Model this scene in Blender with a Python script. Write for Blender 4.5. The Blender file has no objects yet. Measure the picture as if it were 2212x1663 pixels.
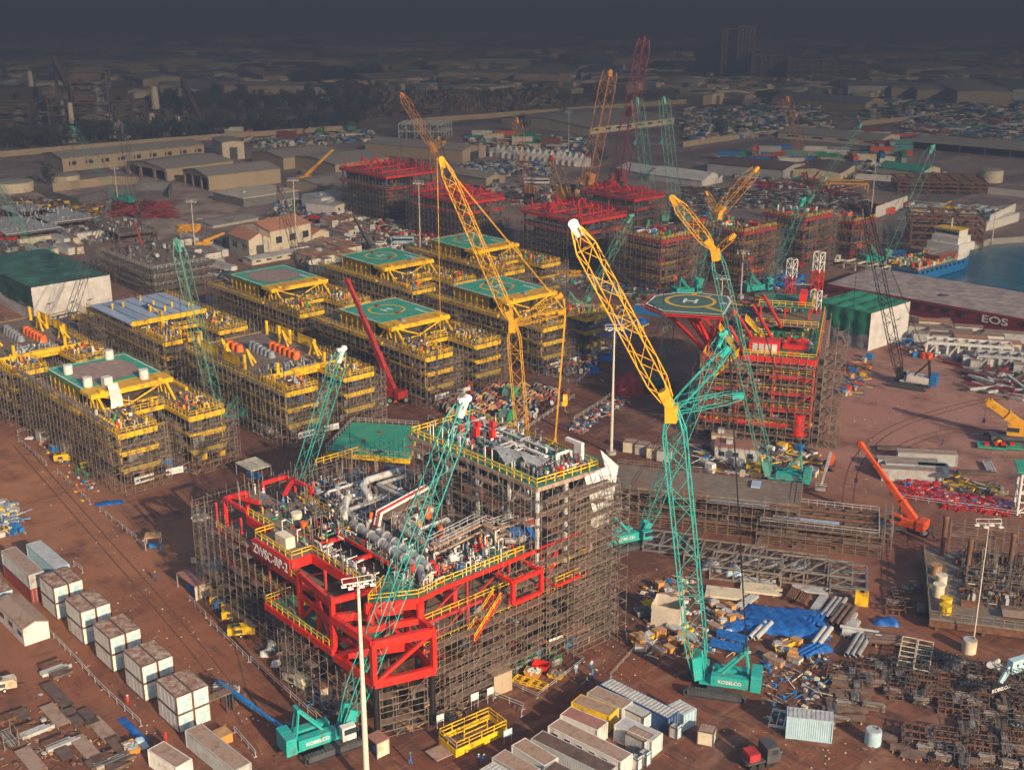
import bpy, bmesh, math, random
from mathutils import Vector, Matrix, geometry
R = math.radians
sc = bpy.context.scene
COL = sc.collection
# ---------------------------------------------------------------- camera
H = 100.0; PT = R(18.6); FV = 2900 / (2406 / 2212); CX, CY = 1106.0, 831.5
cam_d = bpy.data.cameras.new('camera'); cam = bpy.data.objects.new('camera', cam_d); COL.objects.link(cam)
cam.location = (0, 0, H); cam.rotation_euler = (R(90) - PT, 0, 0)
cam_d.sensor_width = 36; cam_d.lens = 36 * 2900 / 2406; cam_d.clip_end = 30000; cam_d.clip_start = 1
sc.camera = cam
# ---------------------------------------------------------------- world, sun, exposure
SUN_AZ = R(-56); SUN_EL = R(21)
w = bpy.data.worlds.new('World'); sc.world = w; w.use_nodes = True
nt = w.node_tree; nt.nodes.clear()
sky = nt.nodes.new('ShaderNodeTexSky'); sky.sky_type = 'NISHITA'; sky.sun_disc = False
sky.sun_elevation = SUN_EL; sky.sun_rotation = R(90) - SUN_AZ; sky.dust_density = 2.0
bg = nt.nodes.new('ShaderNodeBackground'); bg.inputs['Strength'].default_value = 0.085
wo = nt.nodes.new('ShaderNodeOutputWorld')
nt.links.new(sky.outputs[0], bg.inputs[0]); nt.links.new(bg.outputs[0], wo.inputs[0])
sd = bpy.data.lights.new('sun', 'SUN'); sd.energy = 5.0; sd.angle = R(0.5); sd.color = (1.0, 0.77, 0.52)
so = bpy.data.objects.new('sun', sd); COL.objects.link(so); so.location = (0, 0, 300)
sv = Vector((math.cos(SUN_AZ) * math.cos(SUN_EL), math.sin(SUN_AZ) * math.cos(SUN_EL), math.sin(SUN_EL)))
so.rotation_euler = sv.to_track_quat('Z', 'Y').to_euler()
vs = sc.view_settings; vs.view_transform = 'Standard'; vs.look = 'None'; vs.gamma = 1; vs.exposure = 2.12
HAZE_DENSITY = 0.0028; HAZE_COLOR = (0.0225, 0.031, 0.050)  # dark tint puts the dimming of the far view into the air
sc.cycles.max_bounces = 4; sc.cycles.diffuse_bounces = 2; sc.cycles.glossy_bounces = 2
sc.cycles.volume_bounces = 0; sc.cycles.transparent_max_bounces = 4
# ---------------------------------------------------------------- yard grid and survey helpers
A = R(-48.5); UX = Vector((math.cos(A), math.sin(A), 0)); VX = Vector((-UX.y, UX.x, 0))
def uvp(u, v, z=0): p = UX * u + VX * v; p.z = z; return p
def ray(px, py):
    x = (px - CX) / FV; y = (CY - py) / FV; c, s = math.cos(PT), math.sin(PT)
    return Vector((x, c + y * s, -s + y * c))
def g(px, py, z=0.0):                       # survey point on the plane at height z
    r = ray(px, py); t = (z - H) / r.z; return Vector((r.x * t, r.y * t, z))
def sol(bx, by, pt, az):                    # point above a base, in the vertical plane with azimuth az
    n = (-math.sin(az), math.cos(az)); r = ray(*pt)
    t = (n[0] * bx + n[1] * by) / (n[0] * r.x + n[1] * r.y)
    return Vector((r.x * t, r.y * t, H + r.z * t))
def topz(b, ty):                            # height of the upright on base b whose top shows at picture row ty
    lo, hi = 0, 99; c, s = math.cos(PT), math.sin(PT)
    for _ in range(30):
        m = (lo + hi) / 2
        if CY - FV * (b.y * s + (m - H) * c) / (b.y * c - (m - H) * s) > ty: lo = m
        else: hi = m
    return lo
# ---------------------------------------------------------------- materials
_M = {}
def mat(name, rgb, rough=0.65, metal=0.0, var=0.18, scale=0.8, dirt=None, damt=0.0, dscale=0.35, bump=0.0, spec=None):
    if name in _M: return _M[name]
    m = bpy.data.materials.new(name); m.use_nodes = True; n = m.node_tree; N = n.nodes; L = n.links
    b = N['Principled BSDF']; b.inputs['Roughness'].default_value = rough; b.inputs['Metallic'].default_value = metal
    geo = N.new('ShaderNodeNewGeometry')
    no = N.new('ShaderNodeTexNoise'); no.inputs['Scale'].default_value = scale; no.inputs['Detail'].default_value = 3
    L.new(geo.outputs['Position'], no.inputs['Vector'])
    mr = N.new('ShaderNodeMapRange'); mr.inputs[1].default_value = 0.3; mr.inputs[2].default_value = 0.7
    mr.inputs[3].default_value = 1 - var; mr.inputs[4].default_value = 1 + var
    L.new(no.outputs['Fac'], mr.inputs[0])
    hs = N.new('ShaderNodeHueSaturation'); hs.inputs['Color'].default_value = (*rgb, 1); L.new(mr.outputs[0], hs.inputs['Value'])
    out = hs.outputs[0]
    if dirt:
        n2 = N.new('ShaderNodeTexNoise'); n2.inputs['Scale'].default_value = dscale; n2.inputs['Detail'].default_value = 6; n2.inputs['Roughness'].default_value = 0.7
        L.new(geo.outputs['Position'], n2.inputs['Vector'])
        m2 = N.new('ShaderNodeMapRange'); m2.inputs[1].default_value = 0.62 - damt * 0.3; m2.inputs[2].default_value = 0.72 - damt * 0.15
        L.new(n2.outputs['Fac'], m2.inputs[0])
        mx = N.new('ShaderNodeMix'); mx.data_type = 'RGBA'; L.new(m2.outputs[0], mx.inputs[0]); L.new(out, mx.inputs[6]); mx.inputs[7].default_value = (*dirt, 1)
        out = mx.outputs[2]
    L.new(out, b.inputs['Base Color'])
    if bump:
        bp = N.new('ShaderNodeBump'); bp.inputs['Strength'].default_value = bump; bp.inputs['Distance'].default_value = 0.1
        n3 = N.new('ShaderNodeTexNoise'); n3.inputs['Scale'].default_value = 1.2; n3.inputs['Detail'].default_value = 5; L.new(geo.outputs['Position'], n3.inputs['Vector'])
        L.new(n3.outputs['Fac'], bp.inputs['Height']); L.new(bp.outputs[0], b.inputs['Normal'])
    _M[name] = m; return m
DUST = (0.22, 0.12, 0.075)
YEL = mat('yellow_paint', (0.84, 0.52, 0.006), 0.5, var=.14, dirt=(0.33, 0.17, 0.03), damt=.35)
CYEL = mat('crane_yellow', (0.80, 0.40, 0.012), 0.5, var=.15, dirt=(.40, .20, .04), damt=.4, dscale=.8)
TEAL = mat('teal_paint', (0.02, 0.43, 0.39), 0.5, var=.2, dirt=(.10, .22, .18), damt=.4, dscale=.8)
CORG = mat('crane_orange', (0.62, 0.25, 0.04), 0.55, var=.2)
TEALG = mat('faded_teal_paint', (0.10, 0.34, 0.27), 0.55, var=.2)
RED = mat('red_paint', (0.66, 0.022, 0.012), 0.45, var=.15, dirt=(.3, .05, .03), damt=.3)
DRED = mat('dull_red_primer', (0.40, 0.03, 0.03), 0.6, var=.25)
ORG = mat('orange_cover', (0.85, 0.17, 0.02), 0.6, var=.2, bump=.6)
ORP = mat('orange_paint', (0.72, 0.10, 0.02), 0.45, var=.12)
WHT = mat('white_paint', (0.74, 0.72, 0.67), 0.55, var=.08, dirt=(.42, .33, .24), damt=.15)
CRM = mat('cream_paint', (0.70, 0.62, 0.46), 0.6, var=.1, dirt=(.4, .28, .16), damt=.2)
LBL = mat('pale_blue_paint', (0.42, 0.60, 0.68), 0.55, var=.1)
BLU = mat('blue_paint', (0.02, 0.20, 0.52), 0.45, var=.15)
TBLU = mat('blue_tarpaulin', (0.012, 0.125, 0.44), 0.45, var=.35, scale=1.5, bump=1.0)
DBLU = mat('dark_blue_paint', (0.02, 0.07, 0.20), 0.5, var=.15)
GRN = mat('green_paint', (0.02, 0.30, 0.12), 0.5, var=.2)
GRY = mat('grey_steel', (0.26, 0.26, 0.26), 0.45, 0.3, var=.2)
LGR = mat('light_grey_paint', (0.48, 0.49, 0.48), 0.5, var=.15, dirt=(.3, .24, .18), damt=.2)
DGR = mat('dark_grey_steel', (0.07, 0.072, 0.078), 0.6, var=.25)
BLK = mat('black_paint', (0.015, 0.015, 0.017), 0.5, var=.2)
RUST = mat('rusty_steel', (0.16, 0.075, 0.04), 0.8, var=.35, scale=1.3)
BRN = mat('brown_steel', (0.13, 0.085, 0.065), 0.75, var=.35, scale=.9)
SCT = mat('scaffold_tube', (0.30, 0.25, 0.20), 0.5, 0.25, var=.3)
SCP = mat('scaffold_plank', (0.21, 0.145, 0.11), 0.85, var=.3, scale=1.2)
DECK = mat('plate_deck', (0.20, 0.165, 0.13), 0.75, var=.25, dirt=DUST, damt=.5)
GDK = mat('green_deck_paint', (0.035, 0.20, 0.12), 0.6, var=.2, scale=.5, dirt=(.16, .15, .09), damt=.45, dscale=.25)
HGR = mat('helideck_green', (0.03, 0.36, 0.23), 0.6, var=.12, scale=.4, dirt=(.12, .34, .24), damt=.4)
HGD = mat('helideck_dark_green', (0.06, 0.13, 0.10), 0.6, var=.15, scale=.4)
SHEET = mat('brown_cover_sheet', (0.34, 0.23, 0.19), 0.7, var=.2, bump=.8)
YDK = mat('yellow_deck', (0.78, 0.40, 0.015), 0.6, var=.15, dirt=(.45, .26, .06), damt=.4)
CLAD = mat('yellow_cladding', (0.42, 0.30, 0.05), 0.6, var=.15)
TRP = mat('grey_tarpaulin', (0.25, 0.27, 0.30), 0.65, var=.3, bump=.9)
PLW = mat('white_plastic_sheet', (0.68, 0.66, 0.63), 0.5, var=.15, scale=.4, bump=.7)
PLG = mat('green_shade_net', (0.02, 0.22, 0.13), 0.8, var=.3, scale=.3, bump=.6)
PLGD = mat('dark_green_net', (0.03, 0.12, 0.09), 0.85, var=.45, scale=.25, bump=.6)
RSTR = mat('rust_stained_roof', (0.50, 0.44, 0.38), 0.75, var=.1, dirt=(0.25, 0.11, 0.055), damt=.95, dscale=1.1)
DRF = mat('dusty_roof', (0.40, 0.29, 0.22), 0.8, var=.15, dirt=(.27, .16, .11), damt=.6, dscale=.8)
PNK = mat('pinkish_roof', (0.36, 0.16, 0.13), 0.8, var=.15, dirt=(.27, .16, .12), damt=.5)
TAN = mat('sand_cladding', (0.46, 0.37, 0.25), 0.75, var=.08, dirt=(.42, .31, .19), damt=.4, dscale=.2)
TNR = mat('sand_roof', (0.34, 0.30, 0.25), 0.8, var=.08)
TERR = mat('terracotta_roof', (0.52, 0.24, 0.13), 0.8, var=.12)
CONC = mat('concrete', (0.38, 0.35, 0.31), 0.85, var=.15)
GLS = mat('window_glass', (0.03, 0.045, 0.06), 0.12, var=.1)
RUB = mat('rubber', (0.02, 0.02, 0.02), 0.8)
WOOD = mat('plywood', (0.50, 0.29, 0.13), 0.75, var=.2)
BRK = mat('container_red_brown', (0.26, 0.055, 0.035), 0.6, var=.15)
POLE = mat('cream_pole', (0.66, 0.60, 0.50), 0.5, var=.06)
LINE = mat('white_marking', (0.75, 0.74, 0.70), 0.6, var=.06)
YLN = mat('yellow_marking', (0.72, 0.42, 0.03), 0.6, var=.08)
SKIN = mat('skin', (0.30, 0.16, 0.10), 0.6)
LEAF = mat('foliage', (0.035, 0.055, 0.032), 0.8, var=.5, scale=.9)
BARK = mat('bark', (0.10, 0.07, 0.05), 0.9)
PIPE = mat('pipe_grey', (0.38, 0.38, 0.38), 0.4, 0.2, var=.15, dirt=(.25, .18, .13), damt=.3)
CPR = mat('orange_wood_crate', (0.60, 0.28, 0.05), 0.7, var=.2)
MRN = mat('maroon_paint', (0.25, 0.02, 0.03), 0.5, var=.15, dirt=(.18, .05, .04), damt=.5)
SKB = mat('pale_blue_sheet_roof', (0.36, 0.47, 0.62), 0.5, var=.12, dirt=(.45, .45, .46), damt=.4)
# ---------------------------------------------------------------- mesh builder
class MB:
    def __init__(s): s.v = []; s.f = []; s.k = []; s.c = 0; s.sm = []
    def poly(s, pts, smooth=False):
        b = len(s.v); s.v.extend([tuple(p) for p in pts]); s.f.append(tuple(range(b, b + len(pts)))); s.k.append(s.c); s.sm.append(smooth); return s
    def add(s, vs_, fs, smooth=False):
        b = len(s.v); s.v.extend(vs_)
        for f in fs: s.f.append(tuple(b + i for i in f)); s.k.append(s.c); s.sm.append(smooth)
        return s
    def box(s, x0, y0, z0, x1, y1, z1):
        s.add([(x0, y0, z0), (x1, y0, z0), (x1, y1, z0), (x0, y1, z0), (x0, y0, z1), (x1, y0, z1), (x1, y1, z1), (x0, y1, z1)],
              [(3, 2, 1, 0), (4, 5, 6, 7), (0, 1, 5, 4), (1, 2, 6, 5), (2, 3, 7, 6), (3, 0, 4, 7)]); return s
    def obox(s, cx, cy, z0, lx, ly, lz, a=0.0):
        c, q = math.cos(a), math.sin(a); P = []
        for z in (z0, z0 + lz):
            for dx, dy in ((-1, -1), (1, -1), (1, 1), (-1, 1)):
                x, y = dx * lx / 2, dy * ly / 2; P.append((cx + x * c - y * q, cy + x * q + y * c, z))
        s.add(P, [(3, 2, 1, 0), (4, 5, 6, 7), (0, 1, 5, 4), (1, 2, 6, 5), (2, 3, 7, 6), (3, 0, 4, 7)]); return s
    def bar(s, p, q, w, h=None, cap=False):
        p = Vector(p); q = Vector(q); d = q - p
        if d.length < 1e-6: return s
        d.normalize(); h = h or w
        a = Vector((0, 0, 1)).cross(d)
        if a.length < 1e-3: a = Vector((1, 0, 0))
        a.normalize(); b = d.cross(a); a = a * (w / 2); b = b * (h / 2)
        vs_ = [tuple(e + i * a + j * b) for e in (p, q) for i, j in ((-1, -1), (1, -1), (1, 1), (-1, 1))]
        fs = [(0, 1, 5, 4), (1, 2, 6, 5), (2, 3, 7, 6), (3, 0, 4, 7)]
        if cap: fs += [(3, 2, 1, 0), (4, 5, 6, 7)]
        s.add(vs_, fs); return s
    def tube(s, p, q, r, n=8, r2=None, cap=True):
        p = Vector(p); q = Vector(q); d = q - p
        if d.length < 1e-6: return s
        d.normalize(); r2 = r if r2 is None else r2
        a = Vector((0, 0, 1)).cross(d)
        if a.length < 1e-3: a = Vector((1, 0, 0))
        a.normalize(); b = d.cross(a); V_ = []
        for e, rr in ((p, r), (q, r2)):
            for i in range(n):
                t = 2 * math.pi * i / n; V_.append(tuple(e + a * (rr * math.cos(t)) + b * (rr * math.sin(t))))
        s.add(V_, [(i, (i + 1) % n, n + (i + 1) % n, n + i) for i in range(n)], True)
        if cap: s.add(V_, [tuple(range(n - 1, -1, -1)), tuple(range(n, 2 * n))])
        return s
    def path(s, pts, r, n=8):
        for i in range(len(pts) - 1): s.tube(pts[i], pts[i + 1], r, n)
        return s
    def prism(s, pts, z0, z1):
        n = len(pts); V_ = [(x, y, z0) for x, y in pts] + [(x, y, z1) for x, y in pts]
        s.add(V_, [tuple(range(n - 1, -1, -1)), tuple(range(n, 2 * n))] + [(i, (i + 1) % n, n + (i + 1) % n, n + i) for i in range(n)]); return s
    def dome(s, c, r, h, n=10, m=4):
        V_ = []; c = Vector(c)
        for j in range(m + 1):
            t = math.pi / 2 * j / m
            for i in range(n): a = 2 * math.pi * i / n; V_.append((c.x + r * math.cos(t) * math.cos(a), c.y + r * math.cos(t) * math.sin(a), c.z + h * math.sin(t)))
        s.add(V_, [(j * n + i, j * n + (i + 1) % n, (j + 1) * n + (i + 1) % n, (j + 1) * n + i) for j in range(m) for i in range(n)], True); return s
    def ibeam(s, p, q, w, h):
        p = Vector(p); q = Vector(q); up = Vector((0, 0, h / 2 - .03 * h))
        s.bar(p + up, q + up, w, h * .08, True); s.bar(p - up, q - up, w, h * .08, True); s.bar(p, q, w * .12, h * .9, True); return s
    def mesh(s, name, mats):
        m = bpy.data.meshes.new(name); m.from_pydata(s.v, [], s.f)
        for t in (mats if isinstance(mats, (list, tuple)) else [mats]): m.materials.append(t)
        m.polygons.foreach_set('material_index', s.k); m.polygons.foreach_set('use_smooth', s.sm); m.update(); return m
    def build(s, name, mats, parent=None):
        o = bpy.data.objects.new(name, s.mesh(name, mats)); COL.objects.link(o)
        if parent: o.parent = parent
        return o
def tag(o, label=None, cat=None, group=None, kind=None):
    if label: o['label'] = label
    if cat: o['category'] = cat
    if group: o['group'] = group
    if kind: o['kind'] = kind
    return o
def thing(name, label, cat, loc=(0, 0, 0), rz=0.0, group=None):
    o = bpy.data.objects.new(name, None); COL.objects.link(o); o.location = loc; o.rotation_euler = (0, 0, rz); o.empty_display_size = .5
    return tag(o, label, cat, group)
def place(o, loc, rz=0.0): o.location = loc; o.rotation_euler = (0, 0, rz); return o
def clone(o, loc=None, rz=None, label=None, parent=None):
    c = o.copy(); COL.objects.link(c)
    if parent: c.parent = parent
    if loc is not None: c.location = loc
    if rz is not None: c.rotation_euler = (0, 0, rz)
    if label: c['label'] = label
    for ch in list(o.children): clone(ch, parent=c)
    return c
class Kind:                                   # first use moves the built thing itself, later uses copy it
    def __init__(s, make): s.make = make; s.o = None
    def put(s, loc, rz, label, group=None):
        if s.o is None: s.o = s.make(); o = s.o; place(o, loc, rz); o['label'] = label
        else: o = clone(s.o, loc, rz, label)
        if group: o['group'] = group
        elif 'group' in o: del o['group']
        return o
def text(body, size, m, parent, loc, rot, name='lettering', depth=0.02, sx=1.0):
    c = bpy.data.curves.new('t', 'FONT'); c.body = body; c.size = size; c.extrude = depth; c.align_x = 'CENTER'; c.align_y = 'CENTER'; c.offset = size * .018
    t = bpy.data.objects.new('t', c); COL.objects.link(t); dg = bpy.context.evaluated_depsgraph_get(); dg.update()
    me = bpy.data.meshes.new_from_object(t.evaluated_get(dg)); bpy.data.objects.remove(t); bpy.data.curves.remove(c)
    me.materials.clear(); me.materials.append(m); o = bpy.data.objects.new(name, me); COL.objects.link(o); o.parent = parent
    o.location = loc; o.rotation_euler = rot; o.scale = (sx, 1, 1); return o
# ================================================================= setting
def ground_mat():
    m = bpy.data.materials.new('red_earth'); m.use_nodes = True; n = m.node_tree; N = n.nodes; L = n.links; b = N['Principled BSDF']; b.inputs['Roughness'].default_value = .95
    geo = N.new('ShaderNodeNewGeometry'); mp = N.new('ShaderNodeMapping'); mp.vector_type = 'TEXTURE'; mp.inputs['Rotation'].default_value = (0, 0, A)
    L.new(geo.outputs['Position'], mp.inputs['Vector'])
    def noise(sc_, det=6, rough=.6, stretch=None, dist=0.0):
        x = N.new('ShaderNodeTexNoise'); x.inputs['Scale'].default_value = sc_; x.inputs['Detail'].default_value = det; x.inputs['Roughness'].default_value = rough; x.inputs['Distortion'].default_value = dist
        if stretch:
            q = N.new('ShaderNodeMapping'); q.inputs['Scale'].default_value = stretch; L.new(mp.outputs[0], q.inputs[0]); L.new(q.outputs[0], x.inputs[0])
        else: L.new(mp.outputs[0], x.inputs[0])
        return x.outputs['Fac']
    def rng(v, a, b_, c=0.0, d=1.0):
        r = N.new('ShaderNodeMapRange'); L.new(v, r.inputs[0]); r.inputs[1].default_value = a; r.inputs[2].default_value = b_; r.inputs[3].default_value = c; r.inputs[4].default_value = d; return r.outputs[0]
    def mix(f, c1, c2):
        x = N.new('ShaderNodeMix'); x.data_type = 'RGBA'
        if isinstance(f, float): x.inputs[0].default_value = f
        else: L.new(f, x.inputs[0])
        for i, c in ((6, c1), (7, c2)):
            if isinstance(c, tuple): x.inputs[i].default_value = (*c, 1)
            else: L.new(c, x.inputs[i])
        return x.outputs[2]
    def mul(a, b_):
        x = N.new('ShaderNodeMath'); x.operation = 'MULTIPLY'
        for i, c in ((0, a), (1, b_)):
            if isinstance(c, float): x.inputs[i].default_value = c
            else: L.new(c, x.inputs[i])
        return x.outputs[0]
    c = mix(rng(noise(.035), .35, .65), (0.245, 0.078, 0.034), (0.105, 0.037, 0.022))
    c = mix(rng(noise(.11, 7, .7), .5, .68), c, (0.33, 0.15, 0.08))                       # pale dry patches
    c = mix(mul(rng(noise(.5, 5, .7, (.10, 1, 1), .6), .48, .62), .75), c, (0.075, 0.034, 0.026))        # wheel tracks along the yard
    c = mix(mul(rng(noise(.22, 6, .7, (1, .16, 1), 1.2), .52, .66), .6), c, (0.33, 0.17, 0.11))
    c = mix(mul(rng(noise(1.7, 6, .75), .52, .7), .45), c, (0.06, 0.035, 0.03))
    c = mix(mul(rng(noise(.07, 4, .6, (1, 1, 1), 2.0), .6, .66), .55), c, (0.06, 0.040, 0.038))       # oil and damp patches
    def blob(x, y, r_, col, c):
        q = N.new('ShaderNodeVectorMath'); q.operation = 'DISTANCE'; L.new(geo.outputs['Position'], q.inputs[0]); q.inputs[1].default_value = (x, y, 0)
        return mix(mul(rng(q.outputs['Value'], r_, r_ * .3), rng(noise(.09, 7, .7), .35, .62)), c, col)
    for px, py, r_, col in ((2000, 870, 80, (.56, .31, .25)), (1840, 880, 55, (.42, .20, .155)), (40, 1060, 60, (.46, .20, .095)), (200, 1180, 45, (.38, .16, .075)), (1900, 1200, 40, (.30, .12, .07)), (560, 1010, 40, (.15, .065, .045)), (20, 700, 70, (.44, .19, .12)), (240, 1420, 40, (.32, .12, .055))): P_ = g(px, py); c = blob(P_.x, P_.y, r_, col, c)
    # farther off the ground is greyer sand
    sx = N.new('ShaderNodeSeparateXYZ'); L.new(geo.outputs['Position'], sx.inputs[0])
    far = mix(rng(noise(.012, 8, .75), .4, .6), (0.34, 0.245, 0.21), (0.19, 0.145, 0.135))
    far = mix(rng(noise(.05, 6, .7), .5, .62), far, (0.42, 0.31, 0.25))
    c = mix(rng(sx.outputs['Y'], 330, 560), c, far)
    L.new(c, b.inputs['Base Color'])
    bp = N.new('ShaderNodeBump'); bp.inputs['Strength'].default_value = .55; bp.inputs['Distance'].default_value = .25
    L.new(noise(.9, 8, .75, None, .8), bp.inputs['Height']); L.new(bp.outputs[0], b.inputs['Normal']); return m
GM = ground_mat()
BASIN = [g(1774, 643), g(1885, 596), g(1898, 570), g(2106, 527), g(2139, 517), g(2208, 512), Vector((330, 520, 0)), Vector((330, 190, 0)), g(2400, 772)]
def flat(poly, holes=(), z=0.0):
    loops = [[Vector((p[0], p[1], 0)) for p in poly]] + [[Vector((p[0], p[1], 0)) for p in h] for h in holes]
    tri = geometry.tessellate_polygon(loops); pts = [p for l in loops for p in l]; mb = MB(); mb.add([(p.x, p.y, z) for p in pts], [tuple(t) for t in tri])
    for i, f in enumerate(mb.f):
        a, b_, c_ = (Vector(mb.v[j]) for j in f)
        if (b_ - a).cross(c_ - a).z < 0: mb.f[i] = tuple(reversed(f))
    return mb
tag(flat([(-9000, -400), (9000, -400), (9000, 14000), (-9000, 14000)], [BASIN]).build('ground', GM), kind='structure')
wm = mat('sea_water', (0.008, 0.13, 0.22), 0.18, var=.3, scale=.08); _n = wm.node_tree
_b = _n.nodes['Principled BSDF']; _bp = _n.nodes.new('ShaderNodeBump'); _bp.inputs['Strength'].default_value = .6; _bp.inputs['Distance'].default_value = .4
_w = _n.nodes.new('ShaderNodeTexNoise'); _w.inputs['Scale'].default_value = .55; _w.inputs['Detail'].default_value = 5
_n.links.new(_n.nodes['Geometry'].outputs['Position'], _w.inputs[0]); _n.links.new(_w.outputs[0], _bp.inputs['Height']); _n.links.new(_bp.outputs[0], _b.inputs['Normal'])
tag(flat([(60, 150), (420, 150), (420, 560), (60, 560)], z=-2.2).build('water', wm), kind='structure')
mb = MB()
for i in range(len(BASIN)):
    p, q = BASIN[i], BASIN[(i + 1) % len(BASIN)]; d = (q - p).normalized(); nn = Vector((d.y, -d.x, 0)) * .0
    mb.poly([(p.x, p.y, -3), (q.x, q.y, -3), (q.x, q.y, .25), (p.x, p.y, .25)]); mb.bar(p + Vector((0, 0, .12)), q + Vector((0, 0, .12)), .9, .26, True)
tag(mb.build('quay_edge', CONC), kind='structure')
ASP = mat('dusty_asphalt', (0.19, 0.15, 0.14), .9, var=.25, scale=.15, dirt=(.2, .14, .105), damt=.6, dscale=.06)
SND = mat('pale_sand_track', (0.48, 0.36, 0.29), .95, var=.2, scale=.1, dirt=(.2, .14, .11), damt=.5, dscale=.08)
def strip(name, pts, w_, m, z, label=None):
    mb = MB(); P_ = [g(*p) if len(p) == 2 else Vector((p[0], p[1], 0)) for p in pts]
    for i in range(len(P_) - 1):
        a, b_ = P_[i], P_[i + 1]; d0 = (P_[min(i + 1, len(P_) - 1)] - P_[max(i - 1, 0)]).normalized(); d1 = (P_[min(i + 2, len(P_) - 1)] - P_[i]).normalized()
        n0 = Vector((-d0.y, d0.x, 0)) * w_ / 2; n1 = Vector((-d1.y, d1.x, 0)) * w_ / 2
        q = [a - n0, b_ - n1, b_ + n1, a + n0]; mb.poly([(v.x, v.y, z) for v in q])
    return tag(mb.build(name, m), kind='structure')
strip('road', [(-300, 330), (300, 302), (860, 281), (1120, 256), (1500, 232), (1900, 196), (2600, 150)], 22, ASP, .012)
strip('road', [(-200, 432), (120, 420), (420, 372), (700, 350)], 16, SND, .008)
strip('road', [(250, 520), (420, 470), (470, 430), (420, 395), (330, 380)], 30, SND, .016)
strip('road', [(1900, 470), (2130, 395), (2212, 382), (2500, 360)], 14, ASP, .008)
strip('road', [(1280, 372), (1500, 330), (1760, 292), (1960, 262), (2300, 225)], 16, ASP, .008)
strip('road', [(2000, 500), (2212, 452), (2500, 430)], 22, SND, .020)
strip('track', [(1050, 880), (1330, 740), (1520, 650), (1700, 640), (1880, 590)], 9, mat('worn_track', (0.105, 0.055, 0.042), .95, var=.3, scale=.3, dirt=(.2, .1, .06), damt=.7, dscale=.2), .006)
TRK = mat('tyre_track_mud', (0.12, 0.052, 0.033), .95, var=.4, scale=.6, dirt=(.2, .08, .042), damt=1.1, dscale=.5)
for i, pts in enumerate(([(40, 960), (180, 1120), (330, 1290), (470, 1460), (590, 1640)], [(1830, 1090), (1850, 1000), (1920, 930), (2060, 880), (2200, 850)], [(1330, 1240), (1370, 1300), (1350, 1400), (1270, 1480)], [(1380, 1230), (1420, 1260), (1400, 1330), (1330, 1400)], [(1660, 1560), (1760, 1600), (1900, 1620), (2080, 1655)], [(540, 1090), (460, 1150), (420, 1230)], [(1890, 1010), (1960, 960), (2060, 930), (2190, 925)])):
    P_ = [g(*p) for p in pts]; Q = []
    for a in range(len(P_) - 1):
        p0, p1, p2, p3 = P_[max(a - 1, 0)], P_[a], P_[a + 1], P_[min(a + 2, len(P_) - 1)]
        for k in range(8): t = k / 8; Q.append(.5 * (2 * p1 + (p2 - p0) * t + (2 * p0 - 5 * p1 + 4 * p2 - p3) * t * t + (3 * p1 - p0 - 3 * p2 + p3) * t ** 3))
    mb = MB()
    for sd_ in (-1.05, 1.05):
        for a, b_ in zip(Q, Q[1:]):
            d = (b_ - a).normalized(); n_ = Vector((-d.y, d.x, 0)); o = n_ * sd_; w2 = n_ * .16; z = Vector((0, 0, .024 + i * .003)); mb.poly([a + o - w2 + z, b_ + o - w2 + z, b_ + o + w2 + z, a + o + w2 + z])
    tag(mb.build('track', TRK), kind='structure')
# haze: closed box of yard air; its dark colour also paints the far view dim
hm = bpy.data.materials.new('haze'); hm.use_nodes = True; hn = hm.node_tree; hn.nodes.clear()
ho = hn.nodes.new('ShaderNodeOutputMaterial'); hv = hn.nodes.new('ShaderNodeVolumePrincipled'); hv.inputs['Color'].default_value = (*HAZE_COLOR, 1); hv.inputs['Density'].default_value = HAZE_DENSITY
hn.links.new(hv.outputs[0], ho.inputs['Volume'])
if HAZE_DENSITY > 0: tag(MB().box(-5000, -300, -4.2, 5000, 9000, 113).build('haze', hm), kind='stuff')
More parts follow.
